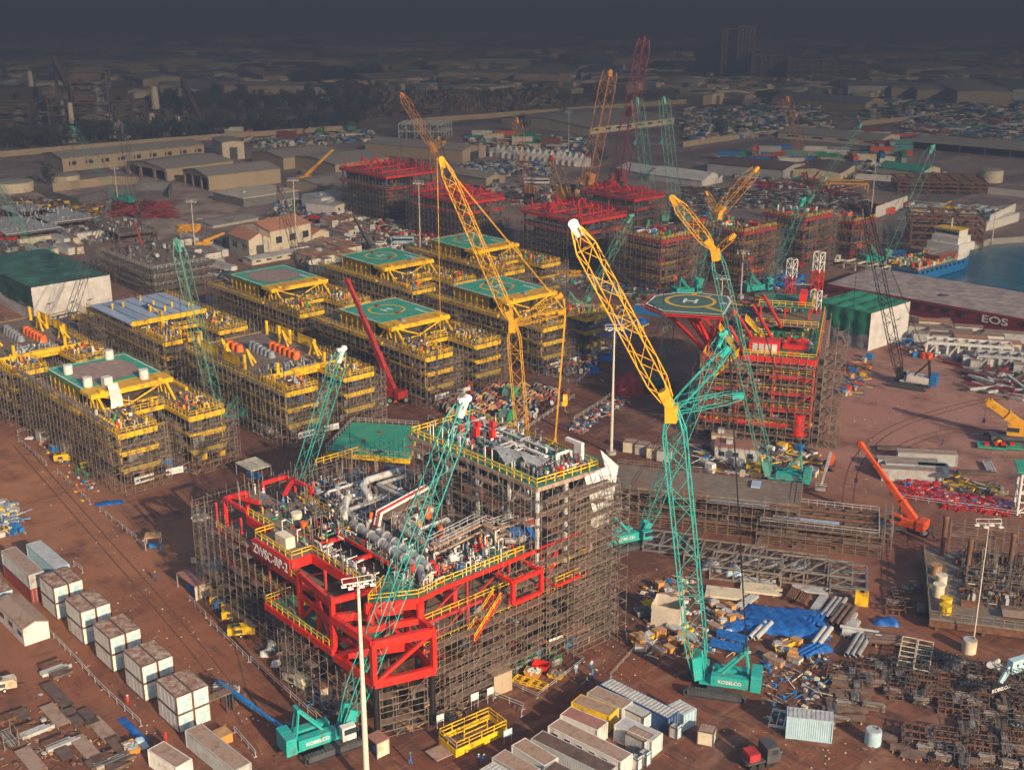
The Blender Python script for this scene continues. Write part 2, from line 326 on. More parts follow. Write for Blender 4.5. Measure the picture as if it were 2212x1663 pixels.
# ================================================================= builders
def rail(mb, pts, h=1.1, w=.07, z=None, close=False, bay=1.6):
    P_ = [Vector(p) for p in pts]
    if close: P_.append(P_[0])
    for i in range(len(P_) - 1):
        a, b = P_[i], P_[i + 1]; n = max(1, round((b - a).length / bay))
        for k in (h, h * .55): mb.bar(a + Vector((0, 0, k)), b + Vector((0, 0, k)), w)
        for j in range(n + 1): p = a.lerp(b, j / n); mb.bar(p, p + Vector((0, 0, h)), w)
def scaf(T, B, pts, z0, z1, rnd, bay=2.1, lift=2.0, dep=1.3, side=1, jag=1.6, board=.55, diag=.45, t=.062):
    P_ = [Vector((p[0], p[1], 0)) for p in pts]
    for i in range(len(P_) - 1):
        a, b = P_[i], P_[i + 1]; d = b - a; L_ = d.length
        if L_ < .5: continue
        d.normalize(); nrm = Vector((d.y, -d.x, 0)) * dep * side; n = max(1, round(L_ / bay)); zs = []
        z = z0 + .3
        while z < z1: zs.append(z); z += lift
        for j in range(n + 1):
            p = a + d * (L_ * j / n)
            for o in (Vector(), nrm): T.bar(p + o + Vector((0, 0, z0)), p + o + Vector((0, 0, z1 + rnd.random() * jag)), t)
            for z in zs: T.bar(p + Vector((0, 0, z)), p + nrm + Vector((0, 0, z)), t * .8)
        for k, z in enumerate(zs):
            for o in (Vector(), nrm):
                T.bar(a + o + Vector((0, 0, z)), b + o + Vector((0, 0, z)), t * .9)
                if k % 1 == 0 and o.length > 0: T.bar(a + o + Vector((0, 0, z + lift * .5)), b + o + Vector((0, 0, z + lift * .5)), t * .7)
            for j in range(n):
                p = a + d * (L_ * j / n); q = a + d * (L_ * (j + 1) / n)
                if rnd.random() < board * (1.0 if k % 2 else .22):
                    m_ = nrm * .5; B.bar(p + m_ + Vector((0, 0, z + .06)), q + m_ + Vector((0, 0, z + .06)), dep * .85, .06)
                if rnd.random() < diag: T.bar(p + nrm + Vector((0, 0, z)), q + nrm + Vector((0, 0, z + lift)), t * .8)
def scaf_tower(T, B, x0, y0, w_, d_, z0, z1, rnd, t=.065):
    z = z0; nx = max(1, round(w_ / 1.8)); ny = max(1, round(d_ / 1.8))
    for i in range(nx + 1):
        for j in range(ny + 1): T.bar((x0 + w_ * i / nx, y0 + d_ * j / ny, z0), (x0 + w_ * i / nx, y0 + d_ * j / ny, z1 + rnd.random() * 1.2), t)
    k = 0
    while z < z1:
        for j in range(ny + 1): T.bar((x0, y0 + d_ * j / ny, z), (x0 + w_, y0 + d_ * j / ny, z), t)
        for i in range(nx + 1): T.bar((x0 + w_ * i / nx, y0, z), (x0 + w_ * i / nx, y0 + d_, z), t)
        B.box(x0, y0, z, x0 + w_ * .5, y0 + d_, z + .06)
        a, b = ((x0 + w_ * .15, x0 + w_ * .9) if k % 2 else (x0 + w_ * .9, x0 + w_ * .15))
        if z + 2 < z1:
            for yy in (y0 + d_ * .3, y0 + d_ * .6): B.bar((a, yy, z), (b, yy, z + 2), .12, .2)
        T.bar((x0, y0, z), (x0 + w_, y0, z + 2), t * .8); T.bar((x0 + w_, y0 + d_, z), (x0 + w_, y0, z + 2), t * .8)
        z += 2; k += 1
def lattice(mb, p, q, w0, w1, w2, side, h=1.0, step=None, c=.12, l=.065, t0=.08, t1=.08):
    """four-chord lattice boom from p to q; widths at foot, middle and tip; side is its cross axis"""
    p = Vector(p); q = Vector(q); d = q - p; L_ = d.length; d.normalize(); side = side.normalized(); nr = d.cross(side).normalized()
    def ww(t): return w0 + (w1 - w0) * t / t0 if t < t0 else (w2 + (w1 - w2) * (1 - t) / t1 if t > 1 - t1 else w1)
    n = max(4, round(L_ / (step or w1 * 1.15)))
    S_ = []
    for i in range(n + 1):
        t = i / n; k = ww(t) / 2; c0 = p + d * (L_ * t); S_.append([c0 + side * (a * k) + nr * (b * k * h) for a, b in ((-1, -1), (1, -1), (1, 1), (-1, 1))])
    for i in range(n):
        for j in range(4): mb.bar(S_[i][j], S_[i + 1][j], c)
        for j in range(4):
            k = (j + 1) % 4; a, b = (j, k) if i % 2 else (k, j); mb.bar(S_[i][a], S_[i + 1][b], l)
            if i % 4 == 0: mb.bar(S_[i][j], S_[i][k], l)
def crane(label, base, az_deg, joints, cols, wd=2.4, body=1.0, strut=None, hook=None, tracks=True, cab=None, guy=True, name='crawler_crane', cat='crane', gantry=True, lw=.9, guyw=1.0, sign=None, struts_az=None, hz=None, tipcol=None):
    """cols: body, mast, jib, counterweight.  joints: surveyed picture points of mast head and jib tip"""
    b = Vector((*base, 0)) if not isinstance(base, Vector) else base.copy(); b.z = 0; az = R(az_deg); f = Vector((math.cos(az), math.sin(az), 0)); s = Vector((-f.y, f.x, 0)); k = body
    root = thing(name, label, cat, b)
    mbody, mmast, mjib, mcw = cols; o0 = -f * 1.6 * k
    if tracks:
        for sg in (-1, 1):
            mb = MB(); c0 = o0 + s * (sg * 2.6 * k); Lh = 3.9 * k; hh = 1.15 * k; pr = []
            for i in range(5): t = math.pi / 2 + math.pi * i / 4; pr.append((-Lh + math.cos(t) * hh / 2, hh / 2 + math.sin(t) * hh / 2))
            for i in range(5): t = -math.pi / 2 + math.pi * i / 4; pr.append((Lh + math.cos(t) * hh / 2, hh / 2 + math.sin(t) * hh / 2))
            for i in range(len(pr)):
                a, c = pr[i], pr[(i + 1) % len(pr)]; m_ = max(1, round(math.dist(a, c) / .5))
                for j in range(m_):
                    a2 = [a[0] + (c[0] - a[0]) * j / m_, a[1] + (c[1] - a[1]) * j / m_]; c2 = [a[0] + (c[0] - a[0]) * (j + .85) / m_, a[1] + (c[1] - a[1]) * (j + .85) / m_]
                    mb.bar(c0 + f * a2[0] + Vector((0, 0, a2[1])), c0 + f * c2[0] + Vector((0, 0, c2[1])), .95 * k, .12 * k, True)
            mb.bar(c0 + f * -Lh + Vector((0, 0, hh / 2)), c0 + f * Lh + Vector((0, 0, hh / 2)), .6 * k, .75 * k, True)
            mb.build('track', DGR, root)
        MB().bar(o0 - s * 2.4 * k + Vector((0, 0, .9 * k)), o0 + s * 2.4 * k + Vector((0, 0, .9 * k)), 2.4 * k, .7 * k, True).build('undercarriage', DGR, root)
    def ob(mb, fx, sy, z, lx, ly, lz): c0 = f * fx * k + s * sy * k; mb.obox(c0.x, c0.y, z * k, lx * k, ly * k, lz * k, az)
    mb = MB(); ob(mb, -3.0, 0, 1.35, 7.6, 2.9, .35); ob(mb, -3.6, 1.15, 1.7, 5.4, 1.25, 1.5); ob(mb, -3.6, -1.15, 1.7, 5.4, 1.25, 1.5); ob(mb, -2.4, 0, 1.7, 1.6, 1.0, .9); h_ = mb.build('machine_house', mbody, root)
    mb = MB(); ob(mb, -3.6, 1.8, 2.0, 4.6, .06, .8); ob(mb, -3.6, -1.8, 2.0, 4.6, .06, .8); mb.build('side_panel', mbody, h_)
    if sign: 
        for sg in (-1, 1): t_ = text(sign, .75 * k, WHT, h_, (f * -3.6 * k + s * (sg * 1.86 * k) + Vector((0, 0, 2.4 * k))), (R(90), 0, az + (0 if sg < 0 else math.pi)))
    mb = MB()
    for sy in (-.95, .95):
        for i in range(5): ob(mb, -7.3, sy * 1.0, 1.4 + i * .52, 1.5, 1.7, .48)
    mb.build('counterweight', mcw, root)
    mb = MB(); ob(mb, .7, -1.9, 1.35, 2.0, 1.1, 2.0); cb = mb.build('cab', cab or mbody, root)
    mb = MB(); ob(mb, .85, -1.9, 2.25, 1.78, 1.16, .85); ob(mb, 1.3, -1.9, 1.7, .9, .9, 1.4); mb.build('window', GLS, cb)
    foot = f * .9 * k + Vector((0, 0, 1.7 * k)); P_ = [foot] + [sol(b.x, b.y, j, az) - b for j in joints]
    gp = None
    if gantry:
        mb = MB(); gp = -f * 5.6 * k + Vector((0, 0, 7.0 * k))
        for sy in (-.8, .8):
            mb.bar(s * sy * k - f * 1.2 * k + Vector((0, 0, 1.7 * k)), gp + s * sy * .7 * k, .34 * k, .34 * k, True); mb.bar(s * sy * k - f * 6.4 * k + Vector((0, 0, 2 * k)), gp + s * sy * .7 * k, .26 * k, .26 * k, True)
        mb.bar(gp - s * .8 * k, gp + s * .8 * k, .5 * k, .5 * k, True); mb.build('gantry', mmast, root)
    big_ = wd > 3.3; mb = MB(); lattice(mb, P_[0], P_[1], wd * (.7 if big_ else .55), wd, wd * (.85 if big_ else .5), s, c=.125 * lw, l=.06 * lw, t0=.12, t1=.07)
    d = (P_[1] - P_[0]).normalized()
    nr = d.cross(s)
    for sg in (-1, 1): mb.bar(P_[0] - s * (sg * wd * .3), P_[0] + d * wd * 1.3 - s * (sg * wd * .4), .35 * lw, wd * .5, True)
    bm = mb.build('boom', mmast, root)
    R_ = MB(); hp = P_[1]
    if len(P_) > 2:
        mb = MB(); u2 = (P_[2] - P_[1]).normalized(); mb.bar(P_[1] - d * 1.6 - nr * .2, P_[1] + d * .6, wd * .9, wd * .55, True); mb.bar(P_[1], P_[1] + u2 * 3, wd * .7, wd * .35, True); mb.build('boom_joint', mjib, bm)
        mb = MB(); lattice(mb, P_[1] + u2 * 1.5, P_[2], wd * (.8 if big_ else .5), wd * .85, wd * (.6 if big_ else .4), s, c=.12 * lw, l=.07 * lw); jb = mb.build('jib', mjib, root)
        mb = MB(); mb.bar(P_[2] - u2 * 1.2, P_[2] + u2 * .7, .9, 1.1, True); mb.tube(P_[2] + u2 * .7 - s * .35, P_[2] + u2 * .7 + s * .35, .65 if tipcol else .45, 12); mb.build('jib_head', tipcol or mjib, jb); hp = P_[2] + u2 * .9
        sp = []
        for j in (strut or []):
            q = sol(b.x, b.y, j, az) - b; sp.append(q); mb = MB(); lattice(mb, P_[1], q, wd * .4, wd * .5, wd * .3, s, c=.08 * lw, l=.04 * lw, step=wd * .9); mb.bar(q - (q - P_[1]).normalized() * 1.5, q, .9, .6, True); mb.build('strut', mbody if struts_az is None else struts_az, root)
        if sp:
            for sg in (-.35, .35):
                R_.bar(P_[2] + s * sg, sp[0] + s * sg, .07 * lw); R_.bar(sp[0 if guyw > 1 else -1] + s * sg, (gp if gp is not None else foot) + s * sg, .10 * lw * guyw)
                if len(sp) > 1: R_.bar(sp[0] + s * sg, sp[1] + s * sg, .07 * lw)
    else:
        mb = MB(); mb.bar(P_[1] - d * 2.2, P_[1] + d * .5, wd * .22, wd * .45, True); mb.bar(P_[1] - d * .6 - s * wd * .25, P_[1] - d * .6 + s * wd * .25, .3, .3, True); mb.tube(P_[1] + d * .6 - s * .3 - nr * .3, P_[1] + d * .6 + s * .3 - nr * .3, .5, 12); mb.tube(P_[1] - s * .3 + nr * .7, P_[1] + s * .3 + nr * .7, .35, 10); mb.build('boom_head', tipcol or mmast, bm); hp = P_[1] + d * .6
        if gp is not None:
            for sg in (-.35, .35): R_.bar(gp + s * sg, P_[1] + s * sg, .06 * lw)
    zz = hz if hz is not None else max(2.0, hp.z * .35)
    hpt = Vector((hp.x, hp.y, 0)) + f * .7
    for sg in (-.12, .12): R_.bar(Vector((hpt.x, hpt.y, hp.z)) + s * sg, Vector((hpt.x, hpt.y, zz + 1.4)) + s * sg, .05)
    R_.build('rope', BLK if guyw == 1 else mmast, root)
    if hook is not None:
        mb = MB(); mb.obox(hpt.x, hpt.y, zz, .55, 1.0, 1.4, az); mb.tube((hpt.x - .3, hpt.y, zz + 1.0), (hpt.x + .3, hpt.y, zz + 1.0), .62, 12); mb.c = 1; mb.tube((hpt.x, hpt.y, zz), (hpt.x, hpt.y, zz - .8), .12, 6); mb.tube((hpt.x, hpt.y, zz - .8), (hpt.x + .3, hpt.y, zz - 1.1), .12, 6); mb.build('hook_block', [hook, DGR], root)
    return root
def tele_crane(label, base, az_deg, tip, bcol, ccol, wheels=3, k=1.0, boxr=.85, sections=3, carrier_az=None, sign=None, name='mobile_crane', foot_back=1.2):
    b = base.copy(); b.z = 0; az = R(az_deg); f = Vector((math.cos(az), math.sin(az), 0)); s = Vector((-f.y, f.x, 0)); ca = R(carrier_az if carrier_az is not None else az_deg)
    root = thing(name, label, 'crane', b)
    mb = MB(); mb.obox(0, 0, 1.0 * k, 9.5 * k, 2.7 * k, .7 * k, ca); mb.build('chassis', ccol, root); cf = Vector((math.cos(ca), math.sin(ca), 0)); cs = Vector((-cf.y, cf.x, 0))
    for sg in (-1, 1):
        for i in range(wheels):
            x = (-3.4 + 6.8 * i / max(1, wheels - 1)) * k; c = cf * x + cs * sg * 1.25 * k + Vector((0, 0, .8 * k)); wl = MB().tube(c - cs * .3 * k, c + cs * .3 * k, .8 * k, 16).build('wheel', RUB, root)
            MB().tube(c + cs * sg * .28 * k, c + cs * sg * .34 * k, .42 * k, 12).build('rim', CYEL if bcol is CYEL else GRY, wl)
        for x in (-4.6, 4.6):
            c = cf * x * k; MB().bar(c + cs * sg * 1.2 * k + Vector((0, 0, .9 * k)), c + cs * sg * 3.2 * k + Vector((0, 0, .7 * k)), .3 * k, .3 * k, True).tube(c + cs * sg * 3.2 * k, c + cs * sg * 3.2 * k + Vector((0, 0, .9 * k)), .14 * k, 8).build('outrigger', ccol, root)
    foot = -f * foot_back * k + Vector((0, 0, 3.0 * k)); t = sol(b.x, b.y, tip, az) - b
    mb = MB(); c0 = -f * 1.2 * k; mb.obox(c0.x, c0.y, 1.75 * k, 4.6 * k, 2.4 * k, 1.3 * k, az); c0 = -f * 3.4 * k; mb.obox(c0.x, c0.y, 1.7 * k, 1.3 * k, 2.7 * k, 1.6 * k, az); mb.build('slewing_platform', bcol, root)
    c0 = f * .9 * k + s * 1.0 * k; cb = MB().obox(c0.x, c0.y, 1.8 * k, 1.9 * k, .95 * k, 1.7 * k, az).build('cab', bcol, root); MB().obox(c0.x, c0.y, 2.5 * k, 1.96 * k, 1.0 * k, .75 * k, az).build('window', GLS, cb)
    d = (t - foot); L_ = d.length; d.normalize(); bm = None
    for i in range(sections):
        a, e = i / sections, (i + 1) / sections; w_ = boxr * k * (1 - .17 * i)
        o = MB().bar(foot + d * L_ * max(0, a - .02), foot + d * L_ * e, w_, w_ * 1.25, True).bar(foot + d * (L_ * e - .35), foot + d * L_ * e, w_ * 1.25, w_ * 1.5, True).build('boom_section', bcol, root)
        if i == 0: bm = o
    MB().bar(t - d * .6, t + d * .5, boxr * k * .9, boxr * k * .8, True).tube(t + d * .4 - s * .3 * k, t + d * .4 + s * .3 * k, .4 * k, 10).build('boom_head', bcol, root)
    MB().tube(f * 1.2 * k + Vector((0, 0, 2.0 * k)), foot + d * L_ * .24, .2 * k, 8).build('lift_cylinder', GRY, root)
    if sign:
        nr = d.cross(s); el = math.asin(d.z); q = foot + d * L_ * .8 - s * boxr * k * .6
        text(sign, .9 * k, BLK, bm, q, (R(90), -0, 0)).rotation_euler = Matrix((d, nr if nr.z > 0 else -nr, -s)).transposed().to_euler()
    MB().bar(t + f * .5, Vector((t.x, t.y, max(1.5, t.z * .55))) + f * .5, .06).obox(t.x + f.x * .5, t.y + f.y * .5, max(.9, t.z * .55 - .9), .5, .5, .9).build('hook_block', BLK, root)
    return root
# ---- containers and cabins
def ribbed(mb, x0, y0, x1, y1, z0, z1, pitch=.30, dep=.05):
    a = Vector((x0, y0, 0)); b = Vector((x1, y1, 0)); d = b - a; L_ = d.length; d.normalize(); nr = Vector((d.y, -d.x, 0)) * dep; n = max(2, round(L_ / pitch)); P_ = []
    for i in range(n):
        t = L_ / n; P_ += [a + d * (t * i), a + d * (t * (i + .35)), a + d * (t * (i + .5)) - nr, a + d * (t * (i + .85)) - nr]
    P_.append(b)
    for p, q in zip(P_, P_[1:]): mb.poly([(p.x, p.y, z0), (q.x, q.y, z0), (q.x, q.y, z1), (p.x, p.y, z1)])
def make_container(L_, side, roof, h=2.6, w=2.44, doors=True, win=False, roofrib=False):
    def mk():
        r = thing('shipping_container', '', 'container'); x, y = L_ / 2, w / 2
        mb = MB(); e = .07
        for a in ((-x + e, -y, x - e, -y), (x, -y + e, x, y - e), (x - e, y, -x + e, y), (-x, y - e, -x, -y + e)): ribbed(mb, *a, .15, h - .1)
        mb.build('wall', side, r)
        mb = MB()
        for sx in (-x, x):
            for sy in (-y, y): mb.obox(sx, sy, 0, .16, .16, h)
        for sy in (-y, y): mb.obox(0, sy, 0, L_ - .16, .12, .16); mb.obox(0, sy, h - .12, L_ - .16, .12, .12)
        for sx in (-x, x): mb.obox(sx, 0, 0, .12, w - .16, .16); mb.obox(sx, 0, h - .12, .12, w - .16, .12)
        mb.build('frame', side, r)
        mb = MB(); mb.box(-x + .06, -y + .06, h - .11, x - .06, y - .06, h - .03)
        if roofrib:
            n = round(L_ / .6)
            for i in range(n): cx_ = -x + L_ * (i + .5) / n; mb.box(cx_ - .12, -y + .1, h - .029, cx_ + .12, y - .1, h + .02)
        mb.build('roof', roof, r)
        if doors:
            for sg in (-1, 1):
                d = MB().box(x - .02, min(0.03 * sg, sg * (y - .12)), .2, x + .05, max(.03 * sg, sg * (y - .12)), h - .18).build('door', side, r)
                mb = MB()
                for q in (.3, .8): mb.bar((x + .09, sg * y * q, .2), (x + .09, sg * y * q, h - .2), .05)
                mb.build('handle', LGR, d)
        if win:
            n = int(L_ / 2.2)
            for i in range(n):
                cx_ = -x + 1.2 + i * 2.1; f_ = MB().box(cx_ - .55, -y - .03, 1.0, cx_ + .55, -y + .06, 2.0).build('window', WHT, r); MB().box(cx_ - .47, -y - .05, 1.08, cx_ + .47, -y - .02, 1.92).build('pane', GLS, f_)
        return r
    return Kind(mk)
def make_cabin(wall, roof, L_=6.06, w=2.40, h=2.85):
    def mk():
        r = thing('site_cabin', '', 'cabin'); x, y = L_ / 2, w / 2
        mb = MB().box(-x + .05, -y + .05, .12, x - .05, y - .05, h - .12)
        for i in range(1, 5): c = -x + L_ * i / 5; mb.box(c - .025, -y + .03, .15, c + .025, y - .03, h - .15)
        mb.build('wall', wall, r)
        mb = MB()
        for sx in (-x, x):
            for sy in (-y, y): mb.obox(sx * .985, sy * .965, 0, .14, .14, h)
        for z in (0, h - .14):
            for sy in (-y, y): mb.obox(0, sy * .965, z, L_ - .2, .13, .13)
            for sx in (-x, x): mb.obox(sx * .985, 0, z, .13, w - .2, .13)
        mb.build('frame', BRN, r)
        mb = MB()
        for i in range(4): a = -x + .1 + (L_ - .2) * i / 4; mb.box(a + .03, -y + .08, h - .12, a + (L_ - .2) / 4 - .03, y - .08, h - .02)
        mb.build('roof', roof, r)
        d = MB().box(x - .06, -.45, .15, x + .0, .45, 2.15).build('door', LBL, r); MB().box(x + .01, .28, 1.05, x + .06, .38, 1.15).build('handle', GRY, d)  # door's pale blue also paints in the shade low on the end wall
        MB().box(x - .06, .6, 1.6, x - .01, .95, 2.0).build('vent', LGR, r)
        return r
    return Kind(mk)
def gable(label, loc, rz, L_, W_, h, rh, wall, roof, name='shed', cat='shed', nwin=0, door=True, open_end=False, open_side=False, over=.4, group=None, pil=0):
    r = thing(name, label, cat, loc, rz, group); x, y = L_ / 2, W_ / 2; mb = MB()
    mb.poly([(-x, -y, 0), (x, -y, 0), (x, -y, h), (-x, -y, h)]) if not open_side else [mb.box(-x + (2 * x - .5) * i / 5, -y, 0, -x + (2 * x - .5) * i / 5 + .5, -y + .5, h) for i in range(6)]
    mb.poly([(x, y, 0), (-x, y, 0), (-x, y, h), (x, y, h)])
    mb.poly([(-x, y, 0), (-x, -y, 0), (-x, -y, h), (-x, 0, h + rh), (-x, y, h)])
    if not open_end: mb.poly([(x, -y, 0), (x, y, 0), (x, y, h), (x, 0, h + rh), (x, -y, h)])
    else:
        mb.poly([(x, -y, h * .82), (x, y, h * .82), (x, y, h), (x, 0, h + rh), (x, -y, h)])
        for q in (-1, -.35, .35, .93): mb.box(x - .4, y * q, 0, x, y * q + .4 + W_ * .05, h * .82)
    for i in range(pil): c = -x + L_ * (i + .5) / pil; mb.box(c - .4, -y - .5, 0, c + .4, -y - .01, h + .8)
    mb.build('wall', wall, r); o = over; k = rh / y
    mb = MB()
    for sg in (-1, 1):
        a = [(-x - o, sg * (y + o), h - k * o), (x + o, sg * (y + o), h - k * o), (x + o, 0, h + rh), (-x - o, 0, h + rh)]; b = [(p[0], p[1], p[2] + .18) for p in a]
        if sg > 0: a.reverse(); b.reverse()
        mb.poly(list(reversed(a))); mb.poly(b)
        for i in range(4): mb.poly([a[i], a[(i + 1) % 4], b[(i + 1) % 4], b[i]])
    mb.build('roof', roof, r)
    for i in range(nwin):
        c = -x + L_ * (i + .6) / nwin; MB().box(c - L_ / nwin * .22, -y - .06, h * .45, c + L_ / nwin * .22, -y + .02, h * .72).build('window', GLS, r)
    if door and not open_end: MB().box(x - .02, -y * .35, .02, x + .06, y * .35, h * .7).build('door', DGR, r)
    return r
def boxhouse(label, loc, rz, L_, W_, h, wall, roof, name='flat_roof_building', cat='building', nwin=3, group=None, units=1):
    r = thing(name, label, cat, loc, rz, group); x, y = L_ / 2, W_ / 2
    MB().box(-x, -y, 0, x, y, h).build('wall', wall, r); MB().box(-x - .12, -y - .12, h + .003, x + .12, y + .12, h + .35).build('roof', roof, r)
    for i in range(nwin):
        c = -x + L_ * (i + .5) / nwin; MB().box(c - .6, -y - .05, h * .4, c + .6, -y + .02, h * .72).build('window', GLS, r)
    MB().box(x - .02, -.6, .02, x + .05, .6, min(2.2, h * .8)).build('door', BLU, r)
    for i in range(units): MB().box(-x * .5 + i * 2, -1, h + .36, -x * .5 + i * 2 + 1.3, .3, h + 1.2).build('roof_unit', LGR, r)
    return r
# ---- small kit
def mk_drum(rw, fl, core, r=1.0, w_=1.1):
    def mk():
        t = thing('cable_drum', '', 'cable drum')
        for sg in (-1, 1):
            o = MB().tube((0, sg * w_ / 2 - .04, r), (0, sg * w_ / 2 + .04, r), r, 20).build('flange', fl, t); MB().tube((0, sg * w_ / 2 + sg * .05, r), (0, sg * w_ / 2 + sg * .08, r), r * .22, 8).build('hub', core, o)
        MB().tube((0, -w_ / 2, r), (0, w_ / 2, r), r * rw, 18).build('cable', core, t); return t
    return Kind(mk)
def mk_compressor(col, L_=3.4):
    def mk():
        t = thing('compressor', '', 'compressor'); x = L_ / 2
        MB().add([(-x, -.85, .55), (x, -.85, .55), (x, .85, .55), (-x, .85, .55), (-x, -.85, 1.75), (x * .8, -.85, 1.95), (x * .8, .85, 1.95), (-x, .85, 1.75), (x, -.85, 1.3), (x, .85, 1.3)],
                 [(3, 2, 1, 0), (4, 5, 6, 7), (0, 1, 8, 5, 4), (2, 3, 7, 6, 9), (1, 2, 9, 8), (8, 9, 6, 5), (3, 0, 4, 7)]).build('canopy', col, t)
        MB().box(-x * .5, -.87, .9, x * .1, -.84, 1.5).build('door_panel', DGR, t); MB().box(-x * .7, -.4, 1.78, -x * .1, .4, 1.95).build('exhaust_box', DGR, t)
        for sg in (-1, 1):
            wl = MB().tube((0, sg * .75, .35), (0, sg * .95, .35), .35, 14).build('wheel', RUB, t); MB().tube((0, sg * .96, .35), (0, sg * .98, .35), .17, 10).build('rim', WHT, wl)
        MB().bar((x, 0, .5), (x + 1.1, 0, .45), .12).build('tow_bar', DGR, t); return t
    return Kind(mk)
def mk_skip(col, fill=None, L_=2.6, W_=1.7, h=1.2):
    def mk():
        t = thing('skip', '', 'skip'); x, y = L_ / 2, W_ / 2; k = .7; mb = MB()
        B_ = [(-x * k, -y * .85, .1), (x * k, -y * .85, .1), (x * k, y * .85, .1), (-x * k, y * .85, .1)]; T_ = [(-x, -y, h), (x, -y, h), (x, y, h), (-x, y, h)]; I_ = [(a * .93, b * .93, c) for a, b, c in T_]; J_ = [(a * .93, b * .93, c + .1) for a, b, c in B_]
        mb.add(B_ + T_ + I_ + J_, [(3, 2, 1, 0)] + [(i, (i + 1) % 4, 4 + (i + 1) % 4, 4 + i) for i in range(4)] + [(4 + i, 4 + (i + 1) % 4, 8 + (i + 1) % 4, 8 + i) for i in range(4)] + [(8 + i, 8 + (i + 1) % 4, 12 + (i + 1) % 4, 12 + i) for i in range(4)] + [(12, 13, 14, 15)])
        mb.build('bin', col, t)
        if fill:
            rr = random.Random(4); mb = MB()
            for i in range(14): mb.obox(rr.uniform(-x * .7, x * .7), rr.uniform(-y * .7, y * .7), h * .6, rr.uniform(.3, .8), rr.uniform(.2, .5), rr.uniform(.3, .7), rr.random() * 3)
            tag(mb.build('rubble', fill, t), kind='stuff')
        return t
    return Kind(mk)
def mk_pipes(n, L_, r, m, rows=1, support=True, name='pipe_stack', cat='pipes'):
    def mk():
        t = thing(name, '', cat); rr = random.Random(n * 7 + rows)
        for k in range(rows):
            for i in range(n - k):
                y = (i - (n - k - 1) / 2) * 2.1 * r; z = .25 + r + k * 1.75 * r; a = rr.uniform(-.5, .5) * L_ * .08; o = MB().tube((-L_ / 2 + a, y, z), (L_ / 2 + a, y, z), r, 12, cap=False)
                o.tube((-L_ / 2 + a, y, z), (L_ / 2 + a, y, z), r * .85, 12, cap=False); o.build('pipe', m, t)
        if support:
            for x in (-L_ * .3, L_ * .3): MB().box(x - .12, -n * r * 1.1 - .2, 0, x + .12, n * r * 1.1 + .2, .25).build('timber', WOOD, t)
        return t
    return Kind(mk)
def mk_beams(n, L_, m, h=.5, w_=.35):
    def mk():
        t = thing('steel_beam_stack', '', 'steel beams')
        for i in range(n): MB().ibeam((-L_ / 2, (i - n / 2) * (w_ + .12), h / 2 + .22), (L_ / 2 - (i % 3) * .5, (i - n / 2) * (w_ + .12), h / 2 + .22), w_, h).build('beam', m, t)
        for x in (-L_ * .3, L_ * .3): MB().box(x - .1, -n * w_ * .75, 0, x + .1, n * w_ * .75, .2).build('timber', WOOD, t)
        return t
    return Kind(mk)
def mk_frame(L_, W_, h, m, nx=3, name='storage_cradle'):
    def mk():
        t = thing(name, '', 'steel cradle'); x, y = L_ / 2, W_ / 2; mb = MB()
        for z in (.15, h):
            for sy in (-y, y): mb.bar((-x, sy, z), (x, sy, z), .11, .14, True)
            for i in range(nx + 1): c = -x + L_ * i / nx; mb.bar((c, -y, z), (c, y, z), .10, .12, True)
        mb.build('rails', m, t); mb = MB()
        for i in range(nx + 1):
            for sy in (-y, y): c = -x + L_ * i / nx; mb.bar((c, sy, 0), (c, sy, h), .14, .14, True)
        mb.build('posts', m, t); return t
    return Kind(mk)
def mk_rack(m, sd, L_=2.2, W_=1.2, h=1.3):
    def mk():
        t = thing('scaffold_rack', '', 'tube rack'); mb = MB(); x, y = L_ / 2, W_ / 2; rr = random.Random(sd)
        for sx in (-x * .75, x * .75):
            for sy in (-y, y): mb.bar((sx, sy, 0), (sx, sy, h), .09)
            mb.bar((sx, -y, .15), (sx, y, .15), .09); mb.bar((sx, -y, h * .5), (sx, y, h * .5), .07)
        for sy in (-y, y): mb.bar((-x * .75, sy, h * .9), (x * .75, sy, h * .9), .07)
        mb.build('frame', m, t); mb = MB()
        for i in range(40):
            z = .2 + (i // 8) * .16; yy = -y * .85 + (i % 8) * y * .23; a = rr.uniform(-.15, .15); mb.c = rr.choice([0, 0, 1, 2]); mb.bar((-x + a, yy, z), (x + a, yy, z + rr.uniform(-.05, .1)), .09)
        tag(mb.build('stacked_tubes', [SCT, LGR, RUST], t), kind='stuff'); return t
    return Kind(mk)
def mk_crate(L_, W_, h, m, lid=True):
    def mk():
        t = thing('crate', '', 'crate'); x, y = L_ / 2, W_ / 2; mb = MB().box(-x, -y, .12, x, y, h)
        for i in range(3):
            for sy in (-y, y): c = -x + L_ * (i + .1) / 2.3; mb.box(c - .05, sy - .03, .14, c + .05, sy + .03, h - .02)
        mb.build('box', m, t)
        for sy in (-y * .8, 0, y * .8): MB().box(-x, sy - .06, 0, x, sy + .06, .118).build('runner', WOOD, t)
        if lid: MB().box(-x - .04, -y - .04, h + .002, x + .04, y + .04, h + .06).build('lid', DRF if m is not CPR else WOOD, t)
        return t
    return Kind(mk)
